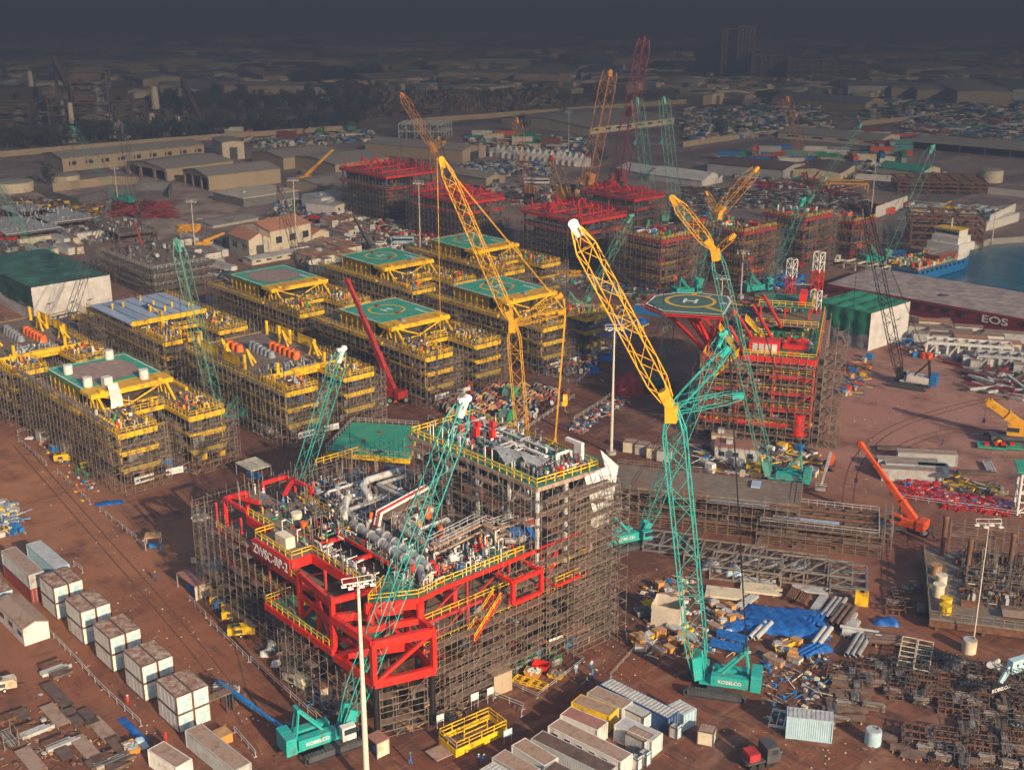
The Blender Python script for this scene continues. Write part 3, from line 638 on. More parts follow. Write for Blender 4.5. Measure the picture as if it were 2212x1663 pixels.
def mk_plate(L_, W_, m=BRN, n=1):
    def mk():
        t = thing('steel_plate', '', 'steel plate'); mb = MB()
        mb.box(-L_ / 2, -W_ / 2, .5, L_ / 2, W_ / 2, .56); t2 = mb.build('plate', m, t)
        mb = MB()
        for i in range(max(2, int(L_ / 1.5))): c = -L_ / 2 + L_ * (i + .5) / max(2, int(L_ / 1.5)); mb.box(c - .05, -W_ / 2 + .02, .12, c + .05, W_ / 2 - .02, .498)
        for sy in (-W_ / 2 + .05, W_ / 2 - .15): mb.box(-L_ / 2 + .02, sy, .12, L_ / 2 - .02, sy + .1, .45)
        mb.build('stiffener', m, t); return t
    return Kind(mk)
def heap(label, loc, rz, L_, W_, h, m, name='tarpaulin_heap', cat='covered heap', sd=1, lump=.5, group=None):
    rr = random.Random(sd); nx, ny = max(8, int(L_ * 2.4)), max(7, int(W_ * 2.4)); ph = [(rr.uniform(.4, 1.6), rr.uniform(.4, 1.6), rr.uniform(0, 6)) for _ in range(5)]; V_ = []
    for j in range(ny + 1):
        for i in range(nx + 1):
            a, b = 2 * i / nx - 1, 2 * j / ny - 1; e = max(0, 1 - max(abs(a), abs(b)) ** 6) ; z = h * e * (1 - lump + lump * (sum(math.sin(L_ * a * p + W_ * b * q + r_) for p, q, r_ in ph) / 5 + .5) + rr.uniform(-.05, .05))
            V_.append((a * L_ / 2 * (1 + rr.uniform(-.04, .04)), b * W_ / 2 * (1 + rr.uniform(-.05, .05)), max(.03, z)))
    mb = MB(); mb.add(V_, [(j * (nx + 1) + i, j * (nx + 1) + i + 1, (j + 1) * (nx + 1) + i + 1, (j + 1) * (nx + 1) + i) for j in range(ny) for i in range(nx)], True)
    o = mb.build(name, m); place(o, loc, rz); return tag(o, label, cat, group)
def junk(name, label, cat, poly_px, n, sd, smin=.3, smax=1.6, mats=None, stuff=True, z0=0.0, bars=.5, hmax=1.2):
    """a mass of loose things nobody could count, spread over a surveyed quadrilateral"""
    rr = random.Random(sd); mats = mats or [RUST, BRN, LGR, GRY, DGR, SCT, WHT, BLU]; mb = MB(); q = poly_px
    for i in range(n):
        s_, t_ = rr.random(), rr.random(); px = (q[0][0] * (1 - s_) + q[1][0] * s_) * (1 - t_) + (q[3][0] * (1 - s_) + q[2][0] * s_) * t_; py = (q[0][1] * (1 - s_) + q[1][1] * s_) * (1 - t_) + (q[3][1] * (1 - s_) + q[2][1] * s_) * t_
        p = g(px, py, z0); mb.c = min(len(mats) - 1, int(len(mats) * rr.random() ** 1.3)); a = A + rr.choice([0, 0, math.pi / 2, .3, rr.uniform(0, 3)]); sz = rr.uniform(smin, smax)
        if rr.random() < bars:
            d = Vector((math.cos(a), math.sin(a), rr.uniform(-.1, .15))) * sz * rr.uniform(1, 2.4); z = rr.uniform(.1, hmax * .6); mb.bar(p + Vector((0, 0, z)) - d, p + Vector((0, 0, z + .1)) + d, sz * .16, sz * .16, True)
        else: mb.obox(p.x, p.y, z0 + .02 + rr.random() * .05, sz, sz * rr.uniform(.4, 1), rr.uniform(.25, 1) * min(sz, hmax), a)
    o = mb.build(name, mats); return tag(o, label, cat, kind='stuff')
def lamp_mast(label, base, h, r=.3, heads=6, kind='T', col=POLE, az=0.0):
    t = thing('light_mast', label, 'light mast', base, az)
    MB().tube((0, 0, 0), (0, 0, h * .5), r, 14, r * .8).tube((0, 0, h * .5), (0, 0, h), r * .72, 14, r * .42).build('pole', col, t); MB().tube((0, 0, 0), (0, 0, .7), r * 3, 12).build('footing', CONC, t)
    if kind == 'T':
        MB().bar((-1.9, 0, h), (1.9, 0, h), .12, .14, True).bar((-1.9, .5, h + .5), (1.9, .5, h + .5), .1, .1, True).bar((-1.9, 0, h), (-1.9, .5, h + .5), .08).bar((1.9, 0, h), (1.9, .5, h + .5), .08).bar((0, 0, h), (0, .5, h + .5), .1).build('crossbar', LGR, t)
        for i in range(heads): x = -1.7 + 3.4 * i / (heads - 1); MB().obox(x, -.35 if i % 2 else .35, h - .55, .65, .5, .18).bar((x, 0, h), (x, -.3 if i % 2 else .3, h - .4), .06).build('floodlight', WHT, t)
    else:
        mb = MB(); n = 12
        for i in range(n): a, b = 2 * math.pi * i / n, 2 * math.pi * (i + 1) / n; mb.bar((1.3 * math.cos(a), 1.3 * math.sin(a), h), (1.3 * math.cos(b), 1.3 * math.sin(b), h), .08)
        for i in range(4): a = math.pi * i / 2; mb.bar((0, 0, h + .1), (1.3 * math.cos(a), 1.3 * math.sin(a), h), .06)
        mb.build('ring', LGR, t)
        for i in range(heads): a = 2 * math.pi * i / heads; MB().obox(1.35 * math.cos(a), 1.35 * math.sin(a), h - .35, .5, .45, .25, a).build('floodlight', WHT, t)
    return t
def fence_run(label, pts, h=1.1, name='barrier_fence', cat='barrier', m=LGR, group=None, bay=2.4, w=.07):
    c = sum(pts, Vector()) / len(pts); c.z = 0; mb = MB(); rail(mb, [p - c for p in pts], h, w, bay=bay)
    for p in pts: mb.obox((p - c).x, (p - c).y, 0, .5, .1, .08, A + 1.57)
    o = mb.build(name, m); o.location = c; return tag(o, label, cat, group)
def person(label, loc, rz, top, pants, hat, pose='stand'):
    """one continuous skinned body; helmet is a child"""
    me = bpy.data.meshes.new('person'); k = 1.0; st = .22 if pose == 'walk' else .09
    J = [(0, 0, .95), (0, 0, 1.12), (0, 0, 1.38), (0, 0, 1.50), (0, .02, 1.66), (0, .02, 1.74),
         (.19, 0, 1.40), (.25, .04, 1.14), (.24, .16, .93), (-.19, 0, 1.40), (-.25, -.02, 1.14), (-.24, .08 if pose != 'reach' else .3, .93 if pose != 'reach' else 1.25),
         (.09, 0, .90), (.11, st, .50), (.11, st * .9 - .06, .08), (.11, st * .9 + .12, .04), (-.09, 0, .90), (-.11, -st * .3, .50), (-.11, -st - .02, .08), (-.11, -st + .15, .04)]
    E_ = [(0, 1), (1, 2), (2, 3), (3, 4), (4, 5), (2, 6), (6, 7), (7, 8), (2, 9), (9, 10), (10, 11), (0, 12), (12, 13), (13, 14), (14, 15), (0, 16), (16, 17), (17, 18), (18, 19)]
    rad = [.15, .14, .16, .06, .10, .09, .075, .055, .045, .075, .055, .045, .10, .075, .055, .045, .10, .075, .055, .045]
    me.from_pydata(J, E_, []); o = bpy.data.objects.new('person', me); COL.objects.link(o)
    sk = o.modifiers.new('skin', 'SKIN')
    for i, r_ in enumerate(rad): me.skin_vertices[0].data[i].radius = (r_, r_ * .8)
    me.skin_vertices[0].data[0].use_root = True; o.modifiers.new('sub', 'SUBSURF').levels = 1
    dg = bpy.context.evaluated_depsgraph_get(); dg.update(); m2 = bpy.data.meshes.new_from_object(o.evaluated_get(dg)); bpy.data.objects.remove(o)
    m2.materials.clear()
    for q in (top, pants, SKIN, BLK): m2.materials.append(q)
    for p in m2.polygons: z = p.center.z; p.use_smooth = True; p.material_index = 3 if z < .1 else 1 if z < .93 and abs(p.center.x) < .2 else (2 if z > 1.48 or z < .99 else 0)
    o = bpy.data.objects.new('person', m2); COL.objects.link(o); place(o, loc, rz); o.scale = (1.05,) * 3
    MB().dome((0, .02, 1.74), .135, .13).tube((0, .04, 1.73), (0, .04, 1.75), .17, 12).build('helmet', hat, o)
    return tag(o, label, 'person')
PEOPLE_MESH = {}
def truck(label, loc, rz, cabc, bedc, L_=9.0, load=None, name='truck'):
    t = thing(name, label, 'truck', loc, rz); x = L_ / 2
    c = MB().add([(x - 2.1, -1.2, .7), (x, -1.2, .7), (x, 1.2, .7), (x - 2.1, 1.2, .7), (x - 2.1, -1.2, 3.0), (x - .35, -1.2, 3.0), (x - .35, 1.2, 3.0), (x - 2.1, 1.2, 3.0), (x, -1.2, 1.9), (x, 1.2, 1.9)],
                 [(3, 2, 1, 0), (4, 5, 6, 7), (0, 1, 8, 5, 4), (2, 3, 7, 6, 9), (1, 2, 9, 8), (8, 9, 6, 5), (3, 0, 4, 7)]).build('cab', cabc, t)
    MB().poly([(x - .02 + .03, -1.0, 2.0), (x - .02 + .03, 1.0, 2.0), (x - .31, 1.0, 2.85), (x - .31, -1.0, 2.85)]); MB().add([(x + .02, -1.05, 1.98), (x + .02, 1.05, 1.98), (x - .30, 1.05, 2.88), (x - .30, -1.05, 2.88)], [(0, 1, 2, 3)]).build('windscreen', GLS, c)
    MB().box(x - 1.4, -1.23, 1.9, x - .5, 1.23, 2.6).build('window', GLS, c)
    MB().box(-x, -1.2, 1.05, x - 2.3, 1.2, 1.3).box(-x, -.5, .7, x - 2.3, .5, 1.04).build('flatbed', bedc, t)
    for i in range(4):
        xx = -x + .9 + i * 1.25 if i < 3 else x - 1.2
        for sg in (-1, 1): MB().tube((xx, sg * .85, .5), (xx, sg * 1.15, .5), .5, 14).build('wheel', RUB, t)
    if load: MB().box(-x + .4, -1.0, 1.31, x - 3, 1.0, 2.4).build('side_board', load, t)
    return t
def car(label, loc, rz, col, kind='car', group=None):
    L_, h = (4.6, 1.5) if kind == 'car' else (5.3, 1.8) if kind == 'pickup' else (8.5, 2.9); t = thing('parked_car' if kind != 'bus' else 'minibus', label, 'car' if kind != 'bus' else 'bus', loc, rz, group); x = L_ / 2
    if kind == 'bus': b = MB().box(-x, -1.15, .4, x, 1.15, h).build('body', col, t); MB().box(-x + .3, -1.18, 1.5, x - .3, 1.18, 2.3).build('window', GLS, t)
    else:
        c0, c1 = (-.9, 1.2) if kind == 'pickup' else (-1.6, 1.2)
        b = MB().box(-x, -.9, .35, x, .9, .95).add([(c0 - .3, -.85, .95), (c1 + .6, -.85, .95), (c1 + .6, .85, .95), (c0 - .3, .85, .95), (c0, -.75, h), (c1, -.75, h), (c1, .75, h), (c0, .75, h)], [(4, 5, 6, 7), (0, 1, 5, 4), (1, 2, 6, 5), (2, 3, 7, 6), (3, 0, 4, 7)]).build('body', col, t)
        MB().add([(c1 + .58, -.75, 1.0), (c1 + .58, .75, 1.0), (c1 + .06, .68, h - .06), (c1 + .06, -.68, h - .06)], [(0, 1, 2, 3)]).build('windscreen', GLS, t); MB().box(c0 + .1, -.83, 1.02, c1, .83, h - .12).build('window', GLS, t)
    for i in (-1, 1):
        for sg in (-1, 1): MB().tube((i * x * .6, sg * .7, .35), (i * x * .6, sg * .95, .35), .35, 12).build('wheel', RUB, t)
    return t
def tree(label, loc, h, r, sd, palm=False, group=None):
    rr = random.Random(sd); t = thing('palm_tree' if palm else 'broadleaf_tree', label, 'tree', loc, rr.random() * 6, group)
    mb = MB()
    if palm:
        mb.tube((0, 0, 0), (.2, 0, h), .28, 8, .18); mb.build('trunk', BARK, t); mb = MB()
        for i in range(26):
            a = rr.random() * 6.28; e = rr.uniform(-.5, .9); q = Vector((math.cos(a), math.sin(a), 0)); p0 = Vector((.2, 0, h)); p1 = p0 + q * r * .5 + Vector((0, 0, r * .4 * e + .3)); p2 = p0 + q * r + Vector((0, 0, r * .5 * e - .8)); sd_ = Vector((-q.y, q.x, 0)) * .35
            mb.poly([p0, p1 - sd_, p1 + sd_]); mb.poly([p1 - sd_, p2, p1 + sd_])
        mb.build('crown', LEAF, t); return t
    mb.tube((0, 0, 0), (0, 0, h * .55), h * .035, 8, h * .02)
    for i in range(5): a = rr.random() * 6.28; mb.tube((0, 0, h * .35), (math.cos(a) * r * .6, math.sin(a) * r * .6, h * .7), h * .018, 6, h * .006)
    mb.build('trunk', BARK, t); mb = MB(); cl = [(rr.gauss(0, r * .42), rr.gauss(0, r * .42), h * rr.uniform(.4, .92), r * rr.uniform(.25, .5)) for _ in range(11)]
    for x, y, z, q in cl:
        for _ in range(42):
            d = Vector((rr.gauss(0, 1), rr.gauss(0, 1), rr.gauss(0, 1))).normalized() * q * rr.uniform(.6, 1.05); p = Vector((x, y, z)) + d; u = Vector((rr.gauss(0, 1), rr.gauss(0, 1), rr.gauss(0, 1))).normalized() * rr.uniform(.25, .55); v = u.cross(d).normalized() * rr.uniform(.25, .5)
            mb.poly([p - u, p + v, p + u, p - v])
    mb.build('crown', LEAF, t); return t
# ================================================================= big modules (local frame: x towards the lower right of the yard, y to the right)
def equip(parent, rnd, x0, x1, y0, y1, z, n, cols=None, hmax=3.0, name='vessel'):
    cols = cols or [PIPE, GRY, DGR, LGR, WHT]
    for i in range(n):
        x, y = rnd.uniform(x0, x1), rnd.uniform(y0, y1); c = rnd.choice(cols); k = rnd.random(); L_ = rnd.uniform(1, 3.5)
        if k < .45:
            r = rnd.uniform(.3, .7); a = rnd.random() < .6; d = Vector((L_, 0, 0)) if a else Vector((0, L_, 0)); p = Vector((x, y, z + r + .4)); MB().tube(p - d * .5, p + d * .5, r, 12).box(x - .15, y - .15, z, x + .15, y + .15, z + .5).build(name, c, parent)
        elif k < .7: r = rnd.uniform(.3, .6); hh = rnd.uniform(1.2, hmax); MB().tube((x, y, z), (x, y, z + hh), r, 12).dome((x, y, z + hh), r, r * .5).build('tank', c, parent)
        else: MB().box(x - L_ * .3, y - .5, z, x + L_ * .3, y + .5, z + rnd.uniform(.8, 2)).build('equipment_box', c, parent)
def piping(parent, rnd, x0, x1, y0, y1, z, n, m=None, rmin=.10, rmax=.28):
    for i in range(n):
        r = rnd.uniform(rmin, rmax); zz = z + rnd.uniform(.5, 2.2); mb = MB()
        if rnd.random() < .55: a, b, y = rnd.uniform(x0, x1), rnd.uniform(x0, x1), rnd.uniform(y0, y1); e = y + rnd.choice([-1, 1]) * rnd.uniform(.8, 3); e = min(max(e, y0), y1); P_ = [(a, y, z), (a, y, zz), (b, y, zz), (b, e, zz), (b, e, z)]
        else: a, b, x = rnd.uniform(y0, y1), rnd.uniform(y0, y1), rnd.uniform(x0, x1); e = min(max(x + rnd.uniform(-3, 3), x0), x1); P_ = [(x, a, z), (x, a, zz), (x, b, zz), (e, b, zz), (e, b, z)]
        mb.path(P_, r, 8)
        q = Vector(P_[1]).lerp(Vector(P_[2]), .5); d = (Vector(P_[2]) - Vector(P_[1])); 
        if d.length > 1: d.normalize(); mb.tube(q - d * .12, q + d * .12, r * 1.6, 10)
        mb.build('pipe', m or rnd.choice([PIPE, PIPE, LGR, GRY, WHT]), parent)
def smalls(parent, rnd, x0, x1, y0, y1, z, n, mats, name='small_equipment', hmax=1.6):
    mb = MB(); n = int(n * 1.35); hmax *= .8
    for i in range(n):
        x, y = rnd.uniform(x0, x1), rnd.uniform(y0, y1); mb.c = int(len(mats) * rnd.random() ** 1.8); k = rnd.random(); h = rnd.uniform(.4, hmax)
        if k < .35: mb.obox(x, y, z, rnd.uniform(.15, .6), rnd.uniform(.15, .5), h, rnd.choice([0, 1.57]))
        elif k < .7: mb.bar((x, y, z), (x, y, z + h * 1.3), .12); mb.bar((x, y, z + h), (x + rnd.uniform(-1, 1), y, z + h), .12)
        else: r = rnd.uniform(.06, .18); d = rnd.uniform(.5, 2); a = rnd.random() < .5; mb.tube((x, y, z + h * .6), (x + (d if a else 0), y + (0 if a else d), z + h * .6), r, 7)
    return tag(mb.build(name, mats, parent), kind='stuff')
def label_board(parent, x, y, z, w_, h, rz, m=WHT, stripes=None):
    o = MB().obox(0, 0, 0, w_, .08, h).build('banner', m, parent); o.location = (x, y, z); o.rotation_euler = (0, 0, rz)
    if stripes:
        mb = MB(); r = random.Random(int(abs(x * 7)))
        for i in range(4): a = -w_ * .42 + i * w_ * .22; mb.box(a, -.055, h * .3, a + w_ * .15, -.041, h * (.5 + .2 * r.random()))
        mb.build('printed_mark', stripes, o)
    return o
def helideck(parent, x0, x1, y0, y1, z, green, H_=True, sheet=None, xy=None):
    d = MB().box(x0, y0, z - .35, x1, y1, z).build('helideck', green, parent); cx, cy = (x0 + x1) / 2, (y0 + y1) / 2
    mb = MB(); e = .35
    for a in ((x0, y0, x1, y0 + e), (x0, y1 - e, x1, y1), (x0, y0 + e, x0 + e, y1 - e)): mb.box(a[0], a[1], z + .004, a[2], a[3], z + .012)
    for i in range(9): mb.box(x1 - 5.2 + i * .6, y1 - 3.4, z + .004, x1 - 4.9 + i * .6, y1 - 2.4, z + .012)
    mb.build('edge_marking', LINE, d)
    mb = MB(); rail(mb, [(x1, y0 - .6, z - .5), (x0 - .6, y0 - .6, z - .5), (x0 - .6, y1 + .6, z - .5), (x1, y1 + .6, z - .5)], .7, .06); mb.build('safety_net_frame', GRN if sheet else CLAD, d)
    if H_:
        mb = MB(); ring(mb, cx - .5, cy, z + .006, 5.0, 4.3); mb.build('circle_marking', YLN, d)
        mb = MB()
        for sg in (-1, 1): mb.box(cx - 1.7, cy + sg * 1.05 - .28, z + .006, cx + .9, cy + sg * 1.05 + .28, z + .014)
        mb.box(cx - .68, cy - .77, z + .006, cx - .12, cy + .77, z + .014); mb.build('letter_h', LINE, d)
        for s_ in (-1, 1): MB().box(cx - .6 + s_ * 4.6, cy - .5, z + .02, cx + .4 + s_ * 4.6, cy + .5, z + .4).build('lifting_lug', BRK, d)
    if sheet:
        o = MB().add([(x0 + (x1 - x0) * a, y0 + (y1 - y0) * b, z + .05) for a, b in ((.14, .2), (.5, .09), (.9, .17), (.93, .5), (.86, .8), (.5, .9), (.2, .84), (.1, .5))], [tuple(range(8))]).build('cover_sheet', sheet, d)
    return d
def ring(mb, cx, cy, z, r1, r0, n=40, t0=0, t1=1):
    for i in range(n):
        a, b = 2 * math.pi * (t0 + (t1 - t0) * i / n), 2 * math.pi * (t0 + (t1 - t0) * (i + 1) / n)
        mb.poly([(cx + r0 * math.cos(a), cy + r0 * math.sin(a), z), (cx + r1 * math.cos(a), cy + r1 * math.sin(a), z), (cx + r1 * math.cos(b), cy + r1 * math.sin(b), z), (cx + r0 * math.cos(b), cy + r0 * math.sin(b), z)])
def yellow_module(label, u0, v0, kind, sd, sheet=None, green=HGR):
    """accommodation and wellhead module: u0,v0 is its rear left ground corner; 46 x 23.5 m with two prongs in front"""
    rnd = random.Random(sd); r = thing('offshore_module', label, 'offshore module', uvp(u0, v0), A)
    # legs
    for x in (2, 12, 22, 32, 43):
        for y in (1.6, 21.9): MB().tube((x, y, 0), (x, y, 4.4), .45, 10).build('support_column', BLK if x % 4 else BRN, r)
    # decks
    for z, x1, gh in ((4.5, 35, .45), (8.2, 35, .5), (12.0, 35, .85)):
        d = MB().box(0, .3, z - .25, x1, 23.2, z).build('deck', DECK if z > 9 else BRN, r); mb = MB()
        col = YEL if z > 5 else CLAD
        for y in (0, 23.5): mb.box(0, y - .15, z - gh, x1 + 11, y + .15, z + .05)
        for y in (8.2, 15.3): mb.box(x1, y - .15, z - gh, x1 + 11, y + .15, z + .05)
        mb.box(x1 - .1, 8.4, z - .85, x1 + .2, 15.1, z + .05); mb.box(-.15, .2, z - .85, .15, 23.3, z + .05)
        for y0_, y1_ in ((.2, 8.0), (15.5, 23.3)): mb.box(x1 + 10.9, y0_, z - 1.0, x1 + 11.2, y1_, z + .1); MB().box(x1, y0_ + .1, z - .24, x1 + 10.9, y1_, z - .01).build('prong_deck', DECK, d)
        mb.build('girder', col, d)
    # dark plant between the decks
    mb = MB()
    for z, top_ in ((.3, 4.2), (4.5, 7.9), (8.2, 11.7)):
        for i in range(26): x, y = rnd.uniform(1, 33), rnd.uniform(1.2, 22); mb.c = rnd.choice([0, 0, 1, 2, 3]); mb.box(x, y - .8, z, x + rnd.uniform(1, 4), y + .8, z + rnd.uniform(1.4, top_ - z))
        for i in range(10): y = rnd.choice([rnd.uniform(1, 7), rnd.uniform(16, 22)]); x = rnd.uniform(35, 44); mb.box(x, y - .5, z, x + rnd.uniform(.6, 1.6), y + .6, z + rnd.uniform(1, 3))
    tag(mb.build('process_equipment', [DGR, BRN, GRY, DBLU], r), kind='stuff')
    mb = MB()
    for z in (4.5, 8.2):
        for x in range(0, 46, 5):
            for y in (.4, 23.1): mb.bar((x, y, z), (x, y, z + 3.4), .35, .35); mb.bar((x, y, z), (x + 5 if x < 41 else x, y, z + 3.0), .18)
    mb.build('truss', CLAD, r)
    # handrails on prongs
    mb = MB()
    for y0_, y1_ in ((.1, 8.1), (15.4, 23.4)): rail(mb, [(35, y0_, 12.05), (46.1, y0_, 12.05), (46.1, y1_, 12.05), (35, y1_, 12.05)], 1.2, .1)
    rail(mb, [(0, .1, 12.05), (35, .1, 12.05)], 1.2, .08); rail(mb, [(0, 23.4, 12.05), (35, 23.4, 12.05)], 1.2, .08); rail(mb, [(35.1, 8.2, 12.05), (35.1, 15.3, 12.05)], 1.2, .1)
    for i in range(8): mb.box(36 + i * 1.2, .25, 12.05, 36.35 + i * 1.2, .55, 13.6)
    mb.build('handrail', YEL, r)
    for y0_, y1_ in ((.8, 7.4), (16, 22.6)): smalls(r, rnd, 35.5, 45.5, y0_, y1_, 12.05, 55, [YEL, DGR, GRY, YEL, RUST, LGR, RED, WHT], 'deck_fittings', 1.7)
    smalls(r, rnd, 30, 35, 1, 22, 12.05, 60, [DGR, YEL, GRY, RUST, WHT], 'deck_fittings', 2)
    for i in range(5): c = rnd.choice([TRP, ORG, PLW, GRN, RED, BLU]); x, y = rnd.uniform(36.5, 45), rnd.choice([rnd.uniform(1, 7), rnd.uniform(16.5, 22.5)]); MB().tube((x, y, 12.05), (x, y, 12.05 + rnd.uniform(1, 2.2)), .45, 8, .25).build('wrapped_fitting', c, r)
    if kind in ('heli', 'sheet'):
        helideck(r, 7, 25, 1.8, 19.8, 16.0, green, kind == 'heli', SHEET if kind == 'sheet' else None)
        b = MB().box(25.02, 1.8, 15.55, 30, 19.8, 15.95).build('front_deck', YDK, r); MB().box(29.6, 1.5, 14.9, 30.3, 20.1, 15.9).box(25, 1.4, 15.1, 29.6, 1.75, 15.9).box(25, 19.85, 15.1, 29.6, 20.2, 15.9).build('front_girder', YEL, b)
        for yy in (4, 17): MB().box(29, yy - .5, 15.9, 30.6, yy + .5, 16.5).build('lifting_lug', YEL, b)
        mb = MB(); ribbed(mb, 7, 2.4, 22, 2.4, 12.2, 15.5, .5, .12); ribbed(mb, 7, 19.2, 7, 2.4, 12.2, 15.5, .5, .12); mb.build('side_cladding', CLAD, r)
        mb = MB()
        for i in range(7): mb.bar((7 + i * 2.5, 2.2, 12), (7 + i * 2.5, 2.2, 15.6), .16)
        mb.bar((7, 2.2, 14.9), (22, 2.2, 14.9), .12); mb.build('cladding_frame', YEL, r)
        for y in (3, 18.4):
            for x0, x1, zb in ((29.9, 29.9, 12), (29.9, 34, 12), (26.5, 23.5, 12), (26.5, 28.5, 12), (26.5, 26.5, 12)): MB().tube((x0, y, 15.5), (x1, y, zb), .32, 10).build('brace', YEL, r)
        MB().tube((29.9, 4, 15), (29.9, 10.7, 12.4), .2, 8).build('brace', YEL, r); MB().tube((29.9, 17.4, 15), (29.9, 10.7, 12.4), .2, 8).build('brace', YEL, r); MB().box(29.7, 3, 11.2, 30.3, 18.4, 12.4).build('lower_girder', YEL, r)
        for sg in (0, 20.4): MB().box(-1, -1.6 + sg * 1.2, 12.1, 30, -.9 + sg * 1.2, 12.9).build('walkway', YEL, r)
    if kind == 'heli':
        heap(None, (27, rnd.uniform(6, 14), 15.96), 0, 1.8, 1.2, .8, rnd.choice([GRN, TRP, TBLU]), 'covered_bundle', None, sd=sd).parent = r
    if kind == 'sheet' and sheet == 'tanks':
        for x, y in ((24.2, 3.6), (13, 4), (8.5, 15.5), (27, 15)): MB().tube((x, y, 16), (x, y, 18), 1.0, 16).build('white_tank', WHT, r)
        MB().box(26.5, 5.6, 15.96, 28.3, 7.4, 18.3).build('white_cover', PLW, r)
        o = MB().add([(30.35, 5.3, 17.5), (30.35, 7.5, 17.5), (31.2, 7.9, 14.2), (31.0, 5.4, 14.0), (31.6, 5.0, 12.5), (31.9, 7.6, 12.7)], [(0, 3, 2, 1), (3, 4, 5, 2)]).build('hanging_sheet', PLW, r)
    if kind == 'open':
        MB().box(2, .6, 12.02, 35, 22.8, 12.08).build('top_plating', DECK, r)
        for x, y in ((3, 2), (3, 21), (14, 3.6), (25, 2), (35.5, 4.5), (14, 21), (25, 21), (35.5, 17), (9, 21)): MB().tube((x, y, 12), (x, y, 15.6), .42, 10).build('stub_post', YEL, r)
        for x0 in (5, 15):
            for y in (1.2, 22): mb = MB(); ribbed(mb, x0 + 1, y, x0 + 9, y, 12.8, 15.0, .45, .1); mb.bar((x0 + 1, y, 15.05), (x0 + 9, y, 15.05), .15); mb.bar((x0 + 1, y, 12.7), (x0 + 9, y, 12.7), .15); mb.build('screen_panel', YEL, r)
        for x, y in ((10, 4.5), (22, 4.5), (14, 19), (27, 19.5)):
            for q in (-2.2, 2.2, 0): MB().tube((x, y, 15.6), (x + q, y + (0 if q else 2), 12.05), .3, 8).build('brace', YEL, r)
        for i in range(6): MB().tube((15 + i * 2.2, 15.3, 12.1), (15 + i * 2.2, 15.3, 13.9), 1.05, 10, .8).build('orange_wrapping', ORG, r)
        for i in range(6): MB().tube((12 + i * 1.8, 11.5, 12.1), (12 + i * 1.8, 11.5, 14.3 - i * .15), 1.1, 9, .7).build('grey_wrapping', TRP, r)
        for i in range(3): MB().tube((7 + i * 2.4, 8.2, 12.1), (7 + i * 2.4, 8.2, 13.8), 1.0, 9, .8).build('orange_wrapping', ORG, r)
        tag(smalls(r, rnd, 28, 34, 6, 16, 12.1, 60, [LGR, TRP, BLU, WHT]), kind='stuff')
        MB().box(35.3, 1, 12.1, 35.9, 22.5, 13.2).build('front_girder', YEL, r)
        mb = MB(); mb.box(2.2, 2.5, 12.1, 3.6, 2.8, 16.5)
        for i in range(5): mb.box(2.2, 1.4, 12.6 + i * .9, 3.6, 2.5, 12.75 + i * .9)
        mb.build('stair_frame', YEL, r)
    if kind == 'blue':
        d = MB().box(6, -1.5, 13.6, 31, 20, 14.0).build('roof', SKB, r)
        mb = MB()
        for i in range(6): mb.box(6.5, 1.5 + i * 3.2, 14.004, 30.5, 1.75 + i * 3.2, 14.03)
        mb.build('roof_slot', DGR, d)
        for i in range(13): x, y = rnd.uniform(9, 30), 1.6 + 3.2 * rnd.randrange(6); MB().tube((x, y, 14), (x, y, 15.5), .3, 8).build('stub_post', YEL, r)
        for q in (-2.4, 2.4): MB().tube((21, 8.5, 15.3), (21 + q, 9.5, 14), .25, 8).build('brace', YEL, r)
        MB().box(30.4, -1.2, 13.2, 31.1, 20, 14.4).build('front_girder', YEL, r); q_ = heap(None, (18, 10, 14), 0, 4, 3, .7, TBLU, 'blue_sheet', None, sd=3); q_.parent = r
    # banners at the prong feet
    label_board(r, 46.9, 4, 1.1, 4.2, 1.5, R(90), WHT, BLU); label_board(r, 47.3, 10.5, 1.2, 3.6, 1.4, R(80), WHT, LBL)
    return r
SCAF_N = 0
SCAF_N = 0
def wrap_scaffold(label, u0, v0, segs, z1s, sd, tower=None, rz=None, org=None, **kw):
    """free-standing scaffold: segs are lists of local points, one height each"""
    rnd = random.Random(sd); r = thing('scaffold', label, 'scaffold', org if org is not None else uvp(u0, v0), A if rz is None else rz); T, B = MB(), MB()
    for s_, z1 in zip(segs, z1s): scaf(T, B, s_, 0, z1, rnd, **kw)
    for t in (tower or []): scaf_tower(T, B, *t, rnd)
    tag(T.build('tubes', SCT, r), kind='stuff'); tag(B.build('planks', SCP, r), kind='stuff') if B.v else None; return r
